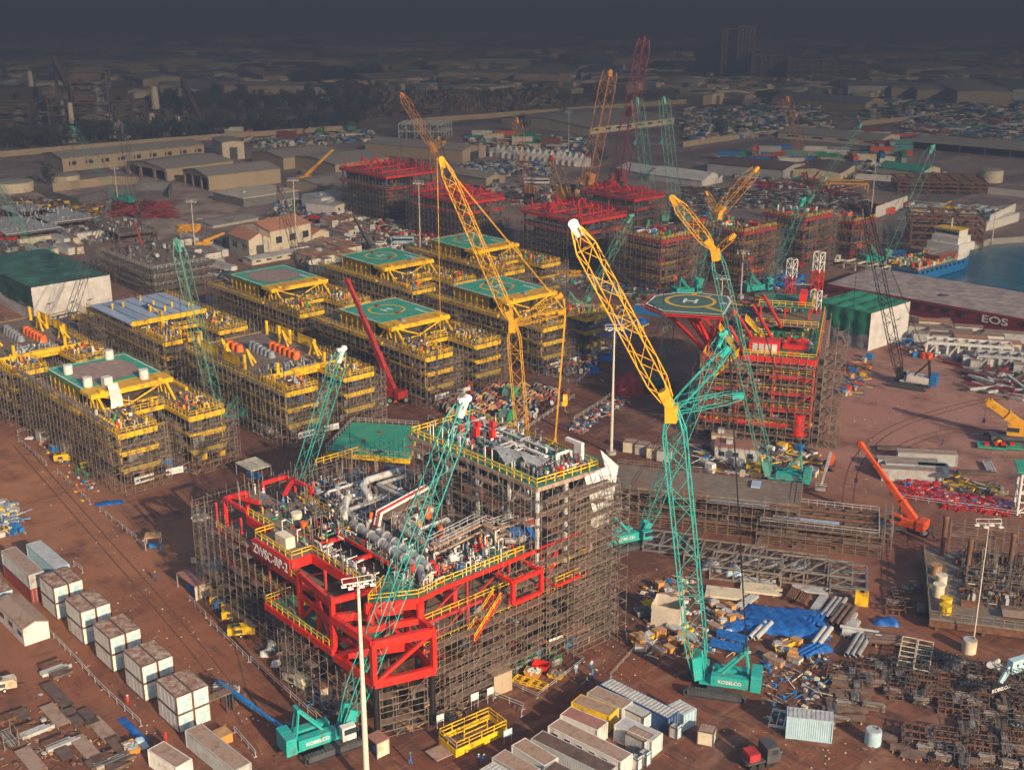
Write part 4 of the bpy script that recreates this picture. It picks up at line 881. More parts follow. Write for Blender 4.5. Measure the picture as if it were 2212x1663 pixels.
# ---- row A and row B of yellow modules
ROWA, ROWB = -270.3, -323.6
YM = [('brown sheet on the helideck, white tanks, nearest at left', ROWA, 93.7, 'sheet', 'tanks'),
      ('no roof, orange wrapped plant between yellow screens', ROWA, 132.3, 'open', None),
      ('green H helideck beside the red telescopic crane, nearest of the H helidecks', ROWA, 171, 'heli', None),
      ('green H helideck right behind the tall yellow crane', ROWA, 209, 'heli', None),
      ('open top, orange covers, cut off by the left photo edge', ROWB, 92.5, 'open', None),
      ('flat pale blue panelled roof with yellow stub posts', ROWB, 130, 'blue', None),
      ('plain brown patch on the green deck, no H', ROWB, 169, 'sheet', None),
      ('green H helideck in the back row, left of the farthest one', ROWB, 207.5, 'heli', None),
      ('green H helideck farthest back, in front of the red frames', ROWB, 242.5, 'heli', None)]
for i, (lb, u, v, kd, sh) in enumerate(YM):
    yellow_module('yellow scaffolded module: ' + lb, u, v, kd, 40 + i, sh)
    wrap_scaffold('scaffold round yellow module: ' + lb.split(',')[0], u, v,
                  [[(-1, -1), (47, -1)], [(47.6, -1), (47.6, 9)], [(47.6, 14.5), (47.6, 24.5)], [(47, 24.8), (-1, 24.8)], [(-1.5, 25), (-1.5, -1)], [(46, 9.2), (36.5, 9.2)], [(36.5, 14.4), (46, 14.4)]],
                  [15.8 if i == 0 else 12.6, 12.2, 12.2, 11.5, 11.5, 11, 11], 90 + i, t=.07, diag=.6, tower=[(37.5, 9.8, 6, 4.2, 0, 9)] + ([(14, -4.6, 3.2, 2.4, 0, 12)] if i % 2 else []))
# ================================================================= red process platform with the name board
def handrail(parent, pts, z, col=YEL, h=1.2, w=.09): mb = MB(); rail(mb, [(p[0], p[1], z) for p in pts], h, w); return mb.build('handrail', col, parent)
def red_platform_front():
    rnd = random.Random(7); r = thing('process_platform', 'large red process platform in the foreground, name board ZWSC-RP-2, grey piping and raised deck', 'offshore platform', uvp(-172, 84), A)
    for x in (5, 19, 34, 50):
        for y in (1, 6.5, 19, 33, 40.8): MB().tube((x, y, 0), (x, y, 9), .55, 12).build('leg', BLK, r)
    # lower levels
    for z, m in ((9, DECK), (13.4, DECK)):
        d = MB().box(2, 2.2, z - .3, 42, 41, z).box(42.01, 7.6, z - .3, 49, 41, z).build('lower_deck', m, r); mb = MB()
        mb.box(2, 1.6, z - .9, 42, 2.1, z + .1); mb.box(49.1, 7.4, z - .4, 49.5, 41.2, z + .1); mb.box(1.4, 2, z - .9, 1.9, 41, z + .1); mb.box(2, 41.1, z - .9, 49, 41.6, z + .1); mb.build('girder', DRED, d)
        handrail(d, [(49.4, 8, 0), (49.4, 41, 0)], z + .1); handrail(d, [(2, 1.8, 0), (38, 1.8, 0)], z + .1)
    MB().box(24, -2.2, 9.7, 38, 3.6, 10).build('green_landing', GDK, r); MB().box(24, -2.6, 9.1, 42, -2.2, 10.1).box(23.6, -2.2, 9.1, 24, 3.6, 10.1).build('landing_girder', RED, r); handrail(r, [(24, 3.5, 0), (24, -2.3, 0), (41, -2.3, 0)], 10.05)
    mb = MB()
    for z in (.2, 9.1, 13.5):
        for i in range(90): x, y = rnd.uniform(3, 47), rnd.uniform(8 if z > 1 else 3, 39); mb.c = rnd.choice([0, 0, 1, 2, 3, 4]); mb.box(x, y, z, x + rnd.uniform(.6, 3), y + rnd.uniform(.5, 2.2), z + rnd.uniform(1, 3.4) * (.35 if z < 1 else 1))
    tag(mb.build('plant_below_deck', [DGR, BRN, GRY, DRED, TRP], r), kind='stuff')
    mb = MB()
    for z in (9.1, 13.5):
        for x in range(2, 50, 8):
            mb.bar((x, 2, z), (x, 2, z + 4.3), .35, .35); mb.bar((x, 2, z), (min(x + 8, 48), 2, z + 4), .2, .2)
        for y in range(8, 42, 8):
            mb.bar((49.2, y, z), (49.2, y, z + 4.3), .35, .35); mb.bar((49.2, y, z), (49.2, min(y + 8, 41), z + 4), .22, .22)
    mb.build('truss', DRED, r)
    # main deck at 18 m, in strips round the process pit
    z = 18
    d = MB().prism([(10, 3.3), (18, 3.3), (18, 0), (28.2, 0), (28.2, 3.6), (42, 3.6), (42, 6.2), (18, 6.2), (18, 13), (10, 13)], z - .3, z).build('main_deck', DECK, r)
    MB().prism([(22, 10.2), (42, 10.2), (42, 6.21), (43.2, 6.21), (46.4, .8), (49.8, 7.0), (49.2, 12), (49.2, 27.8), (43, 27.8), (43, 14), (22, 13.4)], z - .3, z - .004).build('green_deck', GDK, r)
    MB().box(3, 13.02, z - 1.6, 41.5, 30, z - 1.3).build('sunken_deck', DGR, r); MB().box(18.2, 6.3, z - 1.5, 41.8, 10.1, z - 1.3).build('open_bay_floor', BLK, r)
    mb = MB(); 
    for a, b in (((10, 3.1), (18, 3.1)), ((18, -.2), (28.2, -.2)), ((28.4, -.2), (28.4, 3.6)), ((28.4, 3.4), (42, 3.4)), ((43.2, 6), (46.4, .5)), ((46.4, .5), (50, 7)), ((50, 7), (49.4, 12)), ((49.4, 12), (49.4, 41))): hh_ = 1.5 if b[1] < 10 else .6; mb.bar((*a, z - hh_ / 2), (*b, z - hh_ / 2), .35, hh_, True)
    for x in (26, 34, 41.9): mb.bar((x, 6.2, z - .4), (x, 10.2, z - .4), .5, .6, True)
    mb.bar((18, 10.2, z - .2), (42, 10.2, z - .2), .3, .5, True); mb.bar((18, 6.2, z - .2), (42, 6.2, z - .2), .3, .5, True); mb.build('edge_girder', RED, d)
    nb = MB().box(17.6, -.62, 15.6, 28.6, -.42, 17.7).build('name_board', DRED, r); text('ZWSC-RP-2', 2.1, LINE, nb, (23.1, -.64, 16.6), (R(90), 0, 0), sx=.92)
    handrail(d, [(10, 3.4, 0), (17.9, 3.4, 0), (17.9, .1, 0), (28.2, .1, 0), (28.2, 3.6, 0), (42, 3.6, 0)], z, w=.11); handrail(d, [(43, 6, 0), (46.4, .9, 0), (49.7, 7, 0), (49.1, 12, 0), (49.1, 27, 0)], z, w=.11)
    handrail(d, [(20, 13.2, 0), (10, 13.2, 0)], z); handrail(d, [(1, 22, 0), (1, 31, 0), (12, 31, 0)], z + .5)
    # rear red frames standing proud of the deck edge
    def frame(P_, m=RED, w_=.55):
        mb = MB()
        for a, b in P_: mb.bar(a, b, w_, w_, True)
        return mb.build('red_frame', m, r)
    frame([((2.6, 3.3, 18.4), (10, 3.3, 18.4)), ((2.6, 3.3, 18.4), (2.8, 7.2, 18.4)), ((2.6, 3.3, 18.4), (2.6, 3.3, 13)), ((2.8, 7.2, 18.4), (2.8, 7.2, 13)), ((2.8, 4.8, 18.4), (8, 6.6, 18.4))])
    frame([((2.4, 10.5, 18.9), (2.4, 15, 18.9)), ((2.4, 15, 18.9), (9.5, 15.5, 18.9)), ((2.4, 15, 18.9), (2.4, 15, 13)), ((4.5, 15.2, 18.9), (7.6, 11.5, 18.2)), ((9.5, 15.5, 18.9), (9.5, 15.5, 14)), ((2.4, 10.5, 18.9), (2.4, 10.5, 14))])
    MB().box(1, 7.4, 17.6, 10, 10, 17.8).build('access_walkway', SCP, r)
    # lower front red box frame on two black legs
    b0, b1, z0, z1 = (41, 53), (-1.8, 6.6), 8.6, 14.6; mb = MB()
    C_ = [(41.5, -1.8), (51, -1.8), (53.6, 6.4), (46, 7.6)]
    for i in range(4):
        p, q = C_[i], C_[(i + 1) % 4]
        for zz in (z0, z1): mb.bar((*p, zz), (*q, zz), .7, 1.2, True)
        mb.bar((*p, z0), (*p, z1), .7, .7, True)
    mb.bar((51, -1.8, z0), (53.6, 6.4, z1), .5, .5, True); mb.bar((41.5, -1.8, z0), (51, -1.8, z1), .5, .5, True); mb.bar((46.4, -1.8, z1 + .02), (50, 7, z1 + .02), .7, .9, True); mb.bar((43.6, 3, z1), (52, 2.2, z1), .6, .9, True)
    mb.bar((41.5, -1.8, z1), (41.5, -1.8, 18), .6, .6, True); mb.bar((41.5, -1.8, 17.3), (43.2, 6, 17.3), .6, .8, True); mb.bar((31, -.5, 17), (41.5, -1.8, 17), .5, 1.0, True); mb.bar((31, -.5, 9.4), (31, -.5, 17.5), .6, .6, True); mb.bar((36.5, -.9, 9.4), (36.5, -1, 17), .5, .5, True)
    mb.bar((31, -.5, 9.4), (41.5, -1.8, 9.0), .6, 1.0, True); mb.bar((31, -.5, 9.4), (36.5, -1, 15), .4, .4, True); mb.bar((36.5, -.9, 15), (41.5, -1.8, 9.4), .4, .4, True); mb.bar((31, -.5, 13.6), (41.5, -1.8, 13.8), .4, .8, True)
    for x, y in ((46, 1.4), (50, 7)): mb.tube((x, y, z1), (x, y, 17.4), .6, 10)
    mb.build('front_box_frame', RED, r)
    for x, y in ((51, -1.6), (53.4, 6.2), (41.6, -1.6)): MB().tube((x, y, 0), (x, y, z0), .42, 12).build('leg', BLK, r)
    # right side red stub frames and the stair
    frame([((50, 21, 17), (53.5, 21, 17)), ((50, 26.5, 17), (53.5, 26.5, 17)), ((53.5, 21, 17), (53.5, 26.5, 17)), ((53.5, 21, 17), (53.5, 21, 13.5)), ((53.5, 26.5, 17), (53.5, 26.5, 13.5)), ((53.5, 21, 13.5), (53.5, 26.5, 13.5))])
    frame([((50, 30, 13), (53, 30, 13)), ((53, 30, 13), (53, 35, 13)), ((50, 35, 13), (53, 35, 13)), ((50, 33, 16.5), (51, 30, 13)), ((50, 30, 16.5), (50, 30, 13))], w_=.4); handrail(r, [(53, 30, 0), (53, 35, 0)], 13.2)
    st = MB(); sr = MB()
    for i in range(14): t = i / 14; st.box(50.4, 19.6 - 5 * t, 14 - 5 * t, 51.9, 19.9 - 5 * t, 14.06 - 5 * t)
    for x in (50.3, 52.0): st.bar((x, 20, 14), (x, 15, 9), .1, .3); rail(sr, [(x, 20, 14), (x, 15, 9)], 1.1, .09)
    s_ = st.build('stair', RED, r); sr.build('stair_rail', YEL, s_)
    # process pit: pipes, vessels, grey steel walkways
    pit = rnd
    piping(r, pit, 10, 40, 15, 27, z - 1.3, 40, rmin=.12, rmax=.4); equip(r, pit, 8, 40, 15, 28, z - 1.3, 34, cols=[PIPE, GRY, LGR, TRP, WHT, ORG, DGR])
    smalls(r, pit, 4, 42, 13.5, 29, z - 1.3, 620, [GRY, DGR, LGR, RUST, WHT, ORG, BLU, RED], 'valves_and_fittings'); smalls(r, pit, 22, 42, 28, 40, 13.6, 200, [GRY, DGR, LGR, RUST, WHT], 'valves_and_fittings')
    for y0_, x0_, x1_, m in ((10.9, 26, 45, PIPE), (12.2, 31, 45.5, PIPE)):
        mb = MB(); mb.tube((x0_, y0_ + 1.5, 19.3), (x1_, y0_, 19.3), .62, 14)
        for i in range(5): x = x0_ + 2 + (x1_ - x0_) * i / 6; y = y0_ + 1.5 - 1.5 * (x - x0_) / (x1_ - x0_); mb.tube((x, y, 19.3), (x + .35, y, 19.3), .82, 14)
        mb.build('large_pipe', m, r)
    MB().path([(45, 10.9, 19.3), (47.2, 9.6, 19.3), (48.4, 8.8, 18.9), (48.7, 8.6, 18.0)], .55, 12).build('large_pipe', PIPE, r)
    MB().path([(22.8, 13, 17.6), (22.8, 13, 20.4), (21.6, 14.4, 21.2), (20.5, 15.5, 21.0)], .62, 12).build('large_pipe', LGR, r)
    MB().path([(14.5, 31, 19.6), (14.2, 23.5, 19.6), (15.5, 21.6, 19.5), (18.5, 20.8, 18.8), (19.5, 20, 17)], .6, 12).build('large_pipe', LGR, r)
    MB().path([(16.5, 32, 19.4), (16.5, 24, 19.4), (19, 24, 19.4), (26, 24.6, 19.2)], .35, 10).build('large_pipe', PIPE, r)
    MB().path([(41, 26.5, 18.8), (45.5, 26.5, 18.8), (46.6, 28, 18.8), (46.6, 30, 18.8)], .55, 12).tube((41, 28.2, 19), (45, 28.2, 19), .5, 12).tube((43, 28.2, 19), (43.3, 28.2, 19), .75, 12).build('large_pipe', PIPE, r)
    for y, m in ((0, WHT), (.9, RED), (1.8, WHT)): MB().path([(27.3 + y * .6, 15.6, 18.5), (27.3 + y * .6, 16.2, 20.6), (23.4 + y * .6, 31, 20.6)], .24, 9).build('rack_pipe', m, r)
    mb = MB(); mb.bar((28.4, 16, 19.9), (24.4, 31, 19.9), 2.2, .25, True)
    for i in range(6): t = i / 5; mb.bar((28.4 - 4 * t, 16 + 15 * t, 16.8), (28.4 - 4 * t, 16 + 15 * t, 19.8), .3)
    mb.build('pipe_rack', SCP, r)
    def gantry(P_, zz, w_=1.6):
        mb = MB(); rl = MB()
        for a, b in zip(P_, P_[1:]): mb.bar((*a, zz), (*b, zz), w_, .25, True); mb.bar((*a, zz - 1.6), (*b, zz - 1.6), .3, .3); 
        for p in P_: mb.bar((*p, zz - 4), (*p, zz), .35)
        for s_ in (-.8, .8): rail(rl, [(p[0] + s_, p[1] + s_ * .6, zz + .1) for p in P_], 1.1, .07)
        o = mb.build('grey_walkway', DRF, r); rl.build('handrail', LGR, o)
    gantry([(42.8, 15.2), (41.2, 25.4), (44.2, 25.8), (44.8, 33.4)], 20.8); gantry([(42.8, 15.2), (36, 15.6), (31, 17.5)], 20.2, 1.2)
    # upper deck at 28 m on grey columns
    zz = 28; q = [(19.5, 28.4), (49.6, 29.2), (50.4, 41.6), (37, 42), (19.8, 42)]
    u = MB().prism(q, zz - .3, zz).build('upper_deck', GDK, r); mb = MB()
    for i in range(5): mb.bar((*q[i], zz - .35), (*q[(i + 1) % 5], zz - .35), .3, .6, True)
    mb.build('edge_girder', DRF, u); handrail(u, [(20, 28.6, 0), (49.3, 29.4, 0), (50.1, 41.3, 0), (37, 41.7, 0), (20, 41.7, 0), (20, 28.6, 0)], zz, YEL, 1.25, .13)
    MB().prism([(20, 29, ), (49, 29.8), (49.8, 41), (20, 41.4)], 23.2, 23.5).build('middle_deck', DECK, u); mb = MB()
    for x in (20.5, 28, 35.5, 43, 49.2):
        for y in (29.6, 35.5, 41): mb.tube((x, y, 13.5), (x, y, 27.4), .38, 10); mb.bar((x, y, 23), (x - 3, y, 27.2), .25); mb.bar((x, y, 23), (x + 3 if x < 49 else x, y, 27.2), .25)
    mb.build('column', LGR, u)
    mb = MB(); 
    for y in (29.3, 41.2): mb.bar((20, y, 23.4), (49.4, y, 23.4), .35, .9, True)
    for x in (20, 35, 49.4): mb.bar((x, 29.4, 23.4), (x, 41.2, 23.4), .35, .9, True)
    mb.build('middle_girder', BRN, u)
    piping(u, rnd, 24, 48, 32, 40.5, zz, 24, rmin=.1, rmax=.3); equip(u, rnd, 23, 48, 32, 40, zz, 16, cols=[PIPE, GRY, LGR, DGR, BLU, GRN, WHT])
    smalls(u, rnd, 22, 49, 31.6, 41, zz, 760, [GRY, DGR, PIPE, LGR, DBLU, WHT, RED, GRN], 'valves_and_fittings', 1.9); smalls(u, rnd, 21, 49, 30, 41, 23.6, 220, [GRY, DGR, LGR, BRN], 'plant_under_upper_deck', 3.2)
    for x, y, s_, m in ((40, 31.6, 3.2, TRP), (44.6, 32.6, 2.6, TRP)): MB().add([(x - s_, y, zz + 2.4), (x + s_ * .3, y - .8, zz + .5), (x + s_, y + 1.6, zz + 2.6), (x - s_ * .2, y + 2.4, zz + 1.4)], [(0, 1, 2, 3)]).build('grey_sheet', m, u)
    for x, y, m in ((28, 36, RED), (27, 33.4, RED), (30, 34, RED), (32.3, 35.4, RED), (29.4, 38, RED), (25.4, 36.8, RED)): MB().obox(x, y, zz + 1.2, .9, .7, 1.5).build('red_cover', m, u)
    MB().box(46, 40.2, 23, 47.6, 40.8, 31.5).box(44, 40.2, 31.0, 46, 40.8, 31.5).build('white_portal', WHT, u)
    smalls(r, rnd, 10.5, 27, 4, 12.5, z, 70, [DGR, LGR, WHT, YEL, GRN, RUST], 'deck_fittings', 1.3); smalls(r, rnd, 22, 41, 10.4, 13.2, z, 70, [LGR, DGR, WHT, RED], 'deck_fittings', 1.3); smalls(r, rnd, 42.5, 48.7, 7.5, 27, z, 170, [LGR, DGR, WHT, RED, GRY, BLU, ORG], 'deck_fittings', 1.6); smalls(r, rnd, 28, 42, 3.8, 6.1, z, 50, [LGR, WHT, DGR], 'deck_fittings', 1.2)
    mb = MB()
    for i in range(260):
        x, y = rnd.uniform(1, 50), rnd.choice([rnd.uniform(3, 30), rnd.uniform(13, 30)]); zb = 16.7 if 13 < y else 18; mb.bar((x, y, zb), (x, y, zb + rnd.uniform(2, 5)), .07)
        if i % 3 == 0: mb.bar((x, y, zb + 1.8), (x + rnd.choice([0, 3]), y + rnd.choice([0, 3]), zb + 1.8), .07)
    tag(mb.build('scaffold_poles', SCT, r), kind='stuff')
    # main deck furniture
    MB().add([(50.6, 38, 27.6), (50.6, 42.4, 28), (52.4, 42.6, 24), (52, 38.6, 22), (51.4, 42.8, 19), (50.8, 39, 18.5), (48, 44, 29.6), (50, 46, 27)], [(0, 3, 2, 1), (3, 5, 4, 2), (1, 7, 6), (1, 2, 7)]).build('hanging_white_sheet', PLW, r); MB().add([(40, 42.5, 28), (48, 42.5, 28.2), (47.6, 47, 26.6), (41, 47, 26.4)], [(0, 1, 2, 3)]).build('green_net', PLG, r)
    c_ = MB().box(22.2, 1.0, 18.02, 25.2, 2.6, 19.9).build('control_cabinet', CRM, r)
    MB().tube((15.5, 9, 18.02), (15.5, 9, 18.07), 2.3, 20).build('round_hatch', BLK, r); MB().tube((16.3, 8.4, 18.1), (16.3, 8.4, 19), .9, 12).build('valve_head', CRM, r); MB().tube((20.4, 7.2, 18.1), (20.4, 7.2, 19.2), .6, 12).build('valve_head', ORG, r)
    MB().dome((45, 17, 18.8), .95, .95, 14, 6).tube((45, 17, 18), (45, 17, 18.9), .95, 14).build('white_dome', WHT, r)
    MB().add([(44, 28.5, 20), (46, 28, 18.9), (48.4, 30.4, 18.8), (46.4, 31.2, 20)], [(0, 1, 2, 3)]).build('blue_sheet', TBLU, r)
    for x, y in ((46.6, 12.6), (44.6, 10), (45.3, 12.9), (26, 16), (33, 20), (30, 24), (37, 21)): MB().tube((x, y, 18), (x, y, 20), .55, 8, .35).build('wrapped_fitting', RED if x > 40 else ORG, r)
    for i in range(26):
        x, y = rnd.choice([(rnd.uniform(11, 48), 4.0), (rnd.uniform(43, 49), rnd.uniform(8, 26)), (rnd.uniform(20, 42), 13.3), (48.9, rnd.uniform(8, 27))]); m = rnd.choice([WHT, CRM, WHT]); h = rnd.uniform(1.8, 2.8)
        MB().bar((x, y, 18), (x, y, 18 + h), .14).bar((x, y, 18 + h), (x + .7, y, 18 + h + .15), .12).bar((x + .6, y - .3, 18 + h + .15), (x + .6, y + .3, 18 + h + .15), .16).build('light_post', m, r)
    for i in range(14):
        x, y = rnd.uniform(21, 49), rnd.choice([29.4, 30.2, 41]); MB().bar((x, y, zz), (x, y, zz + 2.6), .13).bar((x, y, zz + 2.6), (x + .8, y, zz + 2.7), .13).build('light_post', WHT, u)
    return r
RP = red_platform_front()
wrap_scaffold('tube scaffold along the shaded left side of the red ZWSC-RP-2 platform', -172, 84, [[(-.5, .2), (17, .2)], [(17, .2), (30, .2)], [(30, -2.8), (41, -2.8)], [(-1, 42), (-1, 0)]], [16.8, 13.0, 8.5, 17.5], 5, board=.4, t=.055)
wrap_scaffold('plank-decked scaffold on the sunlit front right side of the ZWSC-RP-2 platform', -172, 84, [[(50.6, 7.4), (50.6, 21)], [(50.4, 21), (50.4, 30)], [(50.8, 29), (50.8, 42)], [(52.5, 9), (52.5, 20)], [(52.6, 33), (52.6, 42)]], [13.6, 17.5, 27, 7.5, 26.5], 6, board=1.0, diag=.6)
wrap_scaffold('scaffold bay with planks under the red box frame of the front platform', -172, 84, [[(42.5, -2.4), (49.5, -2.4)], [(50.6, -1.2), (52.6, 5.4)], [(43, 3.5), (49, 3.5)]], [7.4, 6.6, 8], 8, board=.35)
wrap_scaffold('tall scaffold stair tower at the right corner of the front platform', -172, 84, [[(50.5, 42.4), (42, 42.6)]], [21.5], 9, tower=[(50.2, 40.6, 4, 3.6, 0, 25)], board=1.0)
wrap_scaffold('hanging scaffold along the underside of the raised deck', -172, 84, [[(20, 28.4), (49, 28.6)], [(49.9, 42.4), (20, 42.8)]], [27.2, 26], 10, board=.5, bay=2.4)
# ================================================================= red platform with octagonal helideck (turned 31 degrees from the grid)
def red_platform_back():
    rnd = random.Random(17); a = R(-16); O = Vector((42.0, 261.0, 0)); r = thing('process_platform', 'tall red platform at right with dark green octagonal H helideck on slanted struts', 'offshore platform', O, a)
    Wd, Dp = 24.5, 42
    for x in (2, 9, 17, 23.5):
        for y in (1, 14, 28, 41): MB().tube((x, y, 0), (x, y, 4.2), .8, 12).build('leg', BLK, r)
    for z in (4.6, 8.4, 12.2, 16):
        d = MB().box(0 if z < 16 else 1, .4, z - .3, Wd, Dp, z).build('deck', DECK, r); mb = MB(); q_ = .35; mb.box(0, 0, z - q_, Wd, .35, z + .1); mb.box(Wd + .01, .1, z - q_, Wd + .3, Dp, z + .1); mb.box(-.3, .1, z - .9, -.01, Dp, z + .1); mb.build('girder', DRED, d); MB().box(15, -.1, z - .9, 23.5, -.01, z + .1).box(1, -.1, z - .9, 5, -.01, z + .1).build('red_plate', RED, d)
        handrail(d, [(0, .15, 0), (10, .15, 0)], z + .1, w=.12); handrail(d, [(13, .15, 0), (Wd, .15, 0), (Wd, 40, 0)], z + .1, w=.12); handrail(d, [(-.15, .15, 0), (-.15, 30, 0)], z + .1, w=.12)
    mb = MB()
    for z in (4.6, 8.4, 12.2, 16): 
        for x in (0.3, 8, 16, 24.2): mb.tube((x, .3, z), (x, .3, z + 3.8), .3, 10)
        for y in (10, 20, 30, 41): mb.tube((.2, y, z), (.2, y, z + 3.8), .4, 10); mb.tube((24.2, y, z), (24.2, y, z + 3.8), .4, 10)
        mb.bar((8, .3, z), (12, .3, z + 3.6), .3); mb.bar((20, .3, z), (24, .3, z + 3.6), .3)
    mb.build('column', RED, r); MB().tube((22, -.6, 3.2), (22, -.6, 7.6), 1.3, 14).tube((22, -.6, 3.0), (22, -.6, 3.2), 2.0, 14).build('corner_can', RED, r)
    MB().box(8, -.5, 4.1, 21, .1, 5.0).build('front_beam', RED, r)
    mb = MB()
    for z in (4.7, 8.5, 12.3, 16.1):
        for i in range(70): x, y = rnd.uniform(.6, 22.6), rnd.uniform(.8, 38); mb.c = rnd.choice([0, 1, 2, 3, 4, 5]); mb.box(x, y, z, x + rnd.uniform(.5, 2), y + rnd.uniform(.5, 2), z + rnd.uniform(1, 3.2))
    tag(mb.build('process_equipment', [DGR, BRN, GRY, LGR, DRED, PIPE], r), kind='stuff')
    z = 20; d = MB().prism([(9, .3), (24.5, .3), (24.5, Dp), (4, Dp), (4, 8), (9, 8)], z - .4, z).build('top_deck', GDK, r); MB().box(9, -.1, z - 1.3, 24.8, .28, z + .05).box(24.52, .3, z - 1.3, 24.85, Dp, z + .05).build('edge_girder', RED, d); MB().box(0, 2, 17.5, 8.9, 8, 17.9).build('lower_landing', RED, r)
    handrail(d, [(9, .2, 0), (24.6, .2, 0), (24.6, Dp, 0)], z, w=.14); handrail(d, [(9, .2, 0), (9, 8, 0), (4, 8, 0)], z, w=.14); handrail(r, [(0, 8, 0), (0, 2, 0), (9, 2, 0)], 17.9, w=.14); handrail(d, [(10, 18, 0), (24, 18, 0)], z + 2.4, w=.12); MB().box(10, 18, z + 2.1, 24, 30, z + 2.35).build('upper_platform', DECK, d)
    MB().box(10, 24, z + 5, 22, 36, z + 5.3).build('upper_platform', GDK, d); mb = MB()
    for x in (10.4, 16, 21.6):
        for y in (24.4, 35.6): mb.bar((x, y, z), (x, y, z + 5), .35)
    mb.build('column', RED, d); handrail(d, [(10, 24, 0), (22, 24, 0), (22, 36, 0)], z + 5.3, w=.12); MB().box(8, 15, z + 2.6, 14, 20, z + 2.9).build('brown_roof', BRN, d); MB().box(19, 25, z + 5.3, 20.6, 30, z + 8.3).build('red_cabin', RED, d)
    c = MB().box(10, 2.2, z, 16.5, 5.6, z + 2.7).build('red_locker_house', RED, d)
    for i in range(4): MB().box(10.7 + i * 1.4, 2.08, z + .3, 11.8 + i * 1.4, 2.19, z + 2.2).build('pale_door', WHT if i == 3 else LGR, c)
    for i in range(5): MB().box(17, 6 + i * 1.5, z + .3, 22.4, 6.5 + i * 1.5, z + .9).build('red_rib', RED, d)
    MB().dome((22.8, 9, z), .8, 1.6).build('grey_sack', TRP, d)
    for x, y in ((19, 2), (20.4, 1.8), (18, 12), (21, 13)): MB().obox(x, y, z, .8, .8, 1.2).build('equipment_box', RED, d)
    smalls(d, rnd, 5, 24, 8, 40, z, 260, [DGR, GRY, RED, GRN, YEL, WHT], 'deck_fittings'); smalls(r, rnd, -.5, 25, -.5, 1.2, 4.6, 80, [YEL, RED, DGR], 'front_fittings', 1.2)
    # slanted red struts between the levels
    for p, q in (((6.5, 10, 26), (12, 4, 20.5)), ((9.5, 15, 27), (15, 8, 21)), ((5, 8, 24), (10, 1.5, 18)), ((11, 22, 28), (16, 14, 23))): MB().tube(p, q, .38, 10).build('strut', RED, r)
    mb = MB()
    for (a0, z0), (a1, z1) in ((((8, 12), 24.6), ((12.5, 12), 20.2)), (((3, 5), 24), ((7.5, 4.4), 18.2)), (((8, 0), 20), ((3, -.8), 14.5))):
        for dy in (0, 1.1): mb.bar((a0[0], a0[1] + dy, z0), (a1[0], a1[1] + dy, z1), .12, .3); rail(mb, [(a0[0], a0[1] + dy, z0), (a1[0], a1[1] + dy, z1)], 1.1, .11)
    mb.build('stair', YEL, r)
    # helideck
    c = Matrix.Rotation(-a, 4, 'Z') @ (Vector((43.3, 284.5, 0)) - O); oc = []
    hz = 24.6
    for px, py in ((611, 235), (690, 165), (870, 138), (1110, 143), (1330, 170), (1360, 215), (1290, 330), (760, 296)):
        p = g(1350 / 1.0877 + px / 4, 650 / 1.0877 + py / 4, hz); p = Matrix.Rotation(-a, 4, 'Z') @ (p - O); oc.append((p.x, p.y))
    cx = sum(p[0] for p in oc) / 8; cy = sum(p[1] for p in oc) / 8
    hd = MB().prism(oc[::-1] if False else oc, hz - .5, hz).build('helideck', HGD, r); mb = MB()
    for i in range(8): p, q = Vector((*oc[i], hz)), Vector((*oc[(i + 1) % 8], hz)); e = (Vector((cx, cy, hz)) - p).normalized() * .5; f_ = (Vector((cx, cy, hz)) - q).normalized() * .5; up = Vector((0, 0, .008)); mb.poly([p + up, q + up, q + f_ + up, p + e + up])
    mb.build('edge_marking', LINE, hd); mb = MB(); ring(mb, cx, cy, hz + .012, 6.2, 5.3)
    def U_(x, y): return Vector((cx + x, cy + y, hz + .016))
    mb.poly([U_(-.6, 5.8), U_(.6, 5.8), U_(.6, 8.6), U_(-.6, 8.6)]); mb.poly([U_(3.6, -4.8), U_(4.4, -4.0), U_(9.2, -7.6), U_(8.6, -8.3)]); mb.build('circle_marking', YLN, hd)
    mb = MB()
    for sg in (-1, 1): mb.poly([U_(sg * 1.35 - .35, -2), U_(sg * 1.35 + .35, -2), U_(sg * 1.35 + .35, 2), U_(sg * 1.35 - .35, 2)])
    mb.poly([U_(-1, -.35), U_(1, -.35), U_(1, .35), U_(-1, .35)]); mb.build('letter_h', LINE, hd)
    text('12', 1.6, LINE, hd, (cx + 3.5, cy + 5.6, hz + .02), (0, 0, R(80)), depth=.004); text('18', 1.9, LINE, hd, (cx + 8.0, cy - .4, hz + .02), (0, 0, R(80)), depth=.004)
    oc2 = [(cx + (x - cx) * 1.10, cy + (y - cy) * 1.10) for x, y in oc]; mb = MB(); sn = MB()
    for i in range(8):
        if i in (4, 5): continue
        a0, a1, b0, b1 = oc[i], oc[(i + 1) % 8], oc2[i], oc2[(i + 1) % 8]; mb.bar((*b0, hz - .3), (*b1, hz - .3), .14)
        for k in range(7): t = k / 6; mb.bar((a0[0] + (a1[0] - a0[0]) * t, a0[1] + (a1[1] - a0[1]) * t, hz - .5), (b0[0] + (b1[0] - b0[0]) * t, b0[1] + (b1[1] - b0[1]) * t, hz - .3), .1)
        mb.bar((*a0, hz - .8), (*a1, hz - .8), .4, .7, True)
    mb.build('net_frame', RED, hd); mb = MB()
    for x, y in ((-7, -3), (-4, 4), (2, -6), (-1, 0)): mb.bar((cx + x, cy + y, hz - .9), (4, 8 + max(0, y), 12.5 if x > -5 else 14), .7, .7, True)
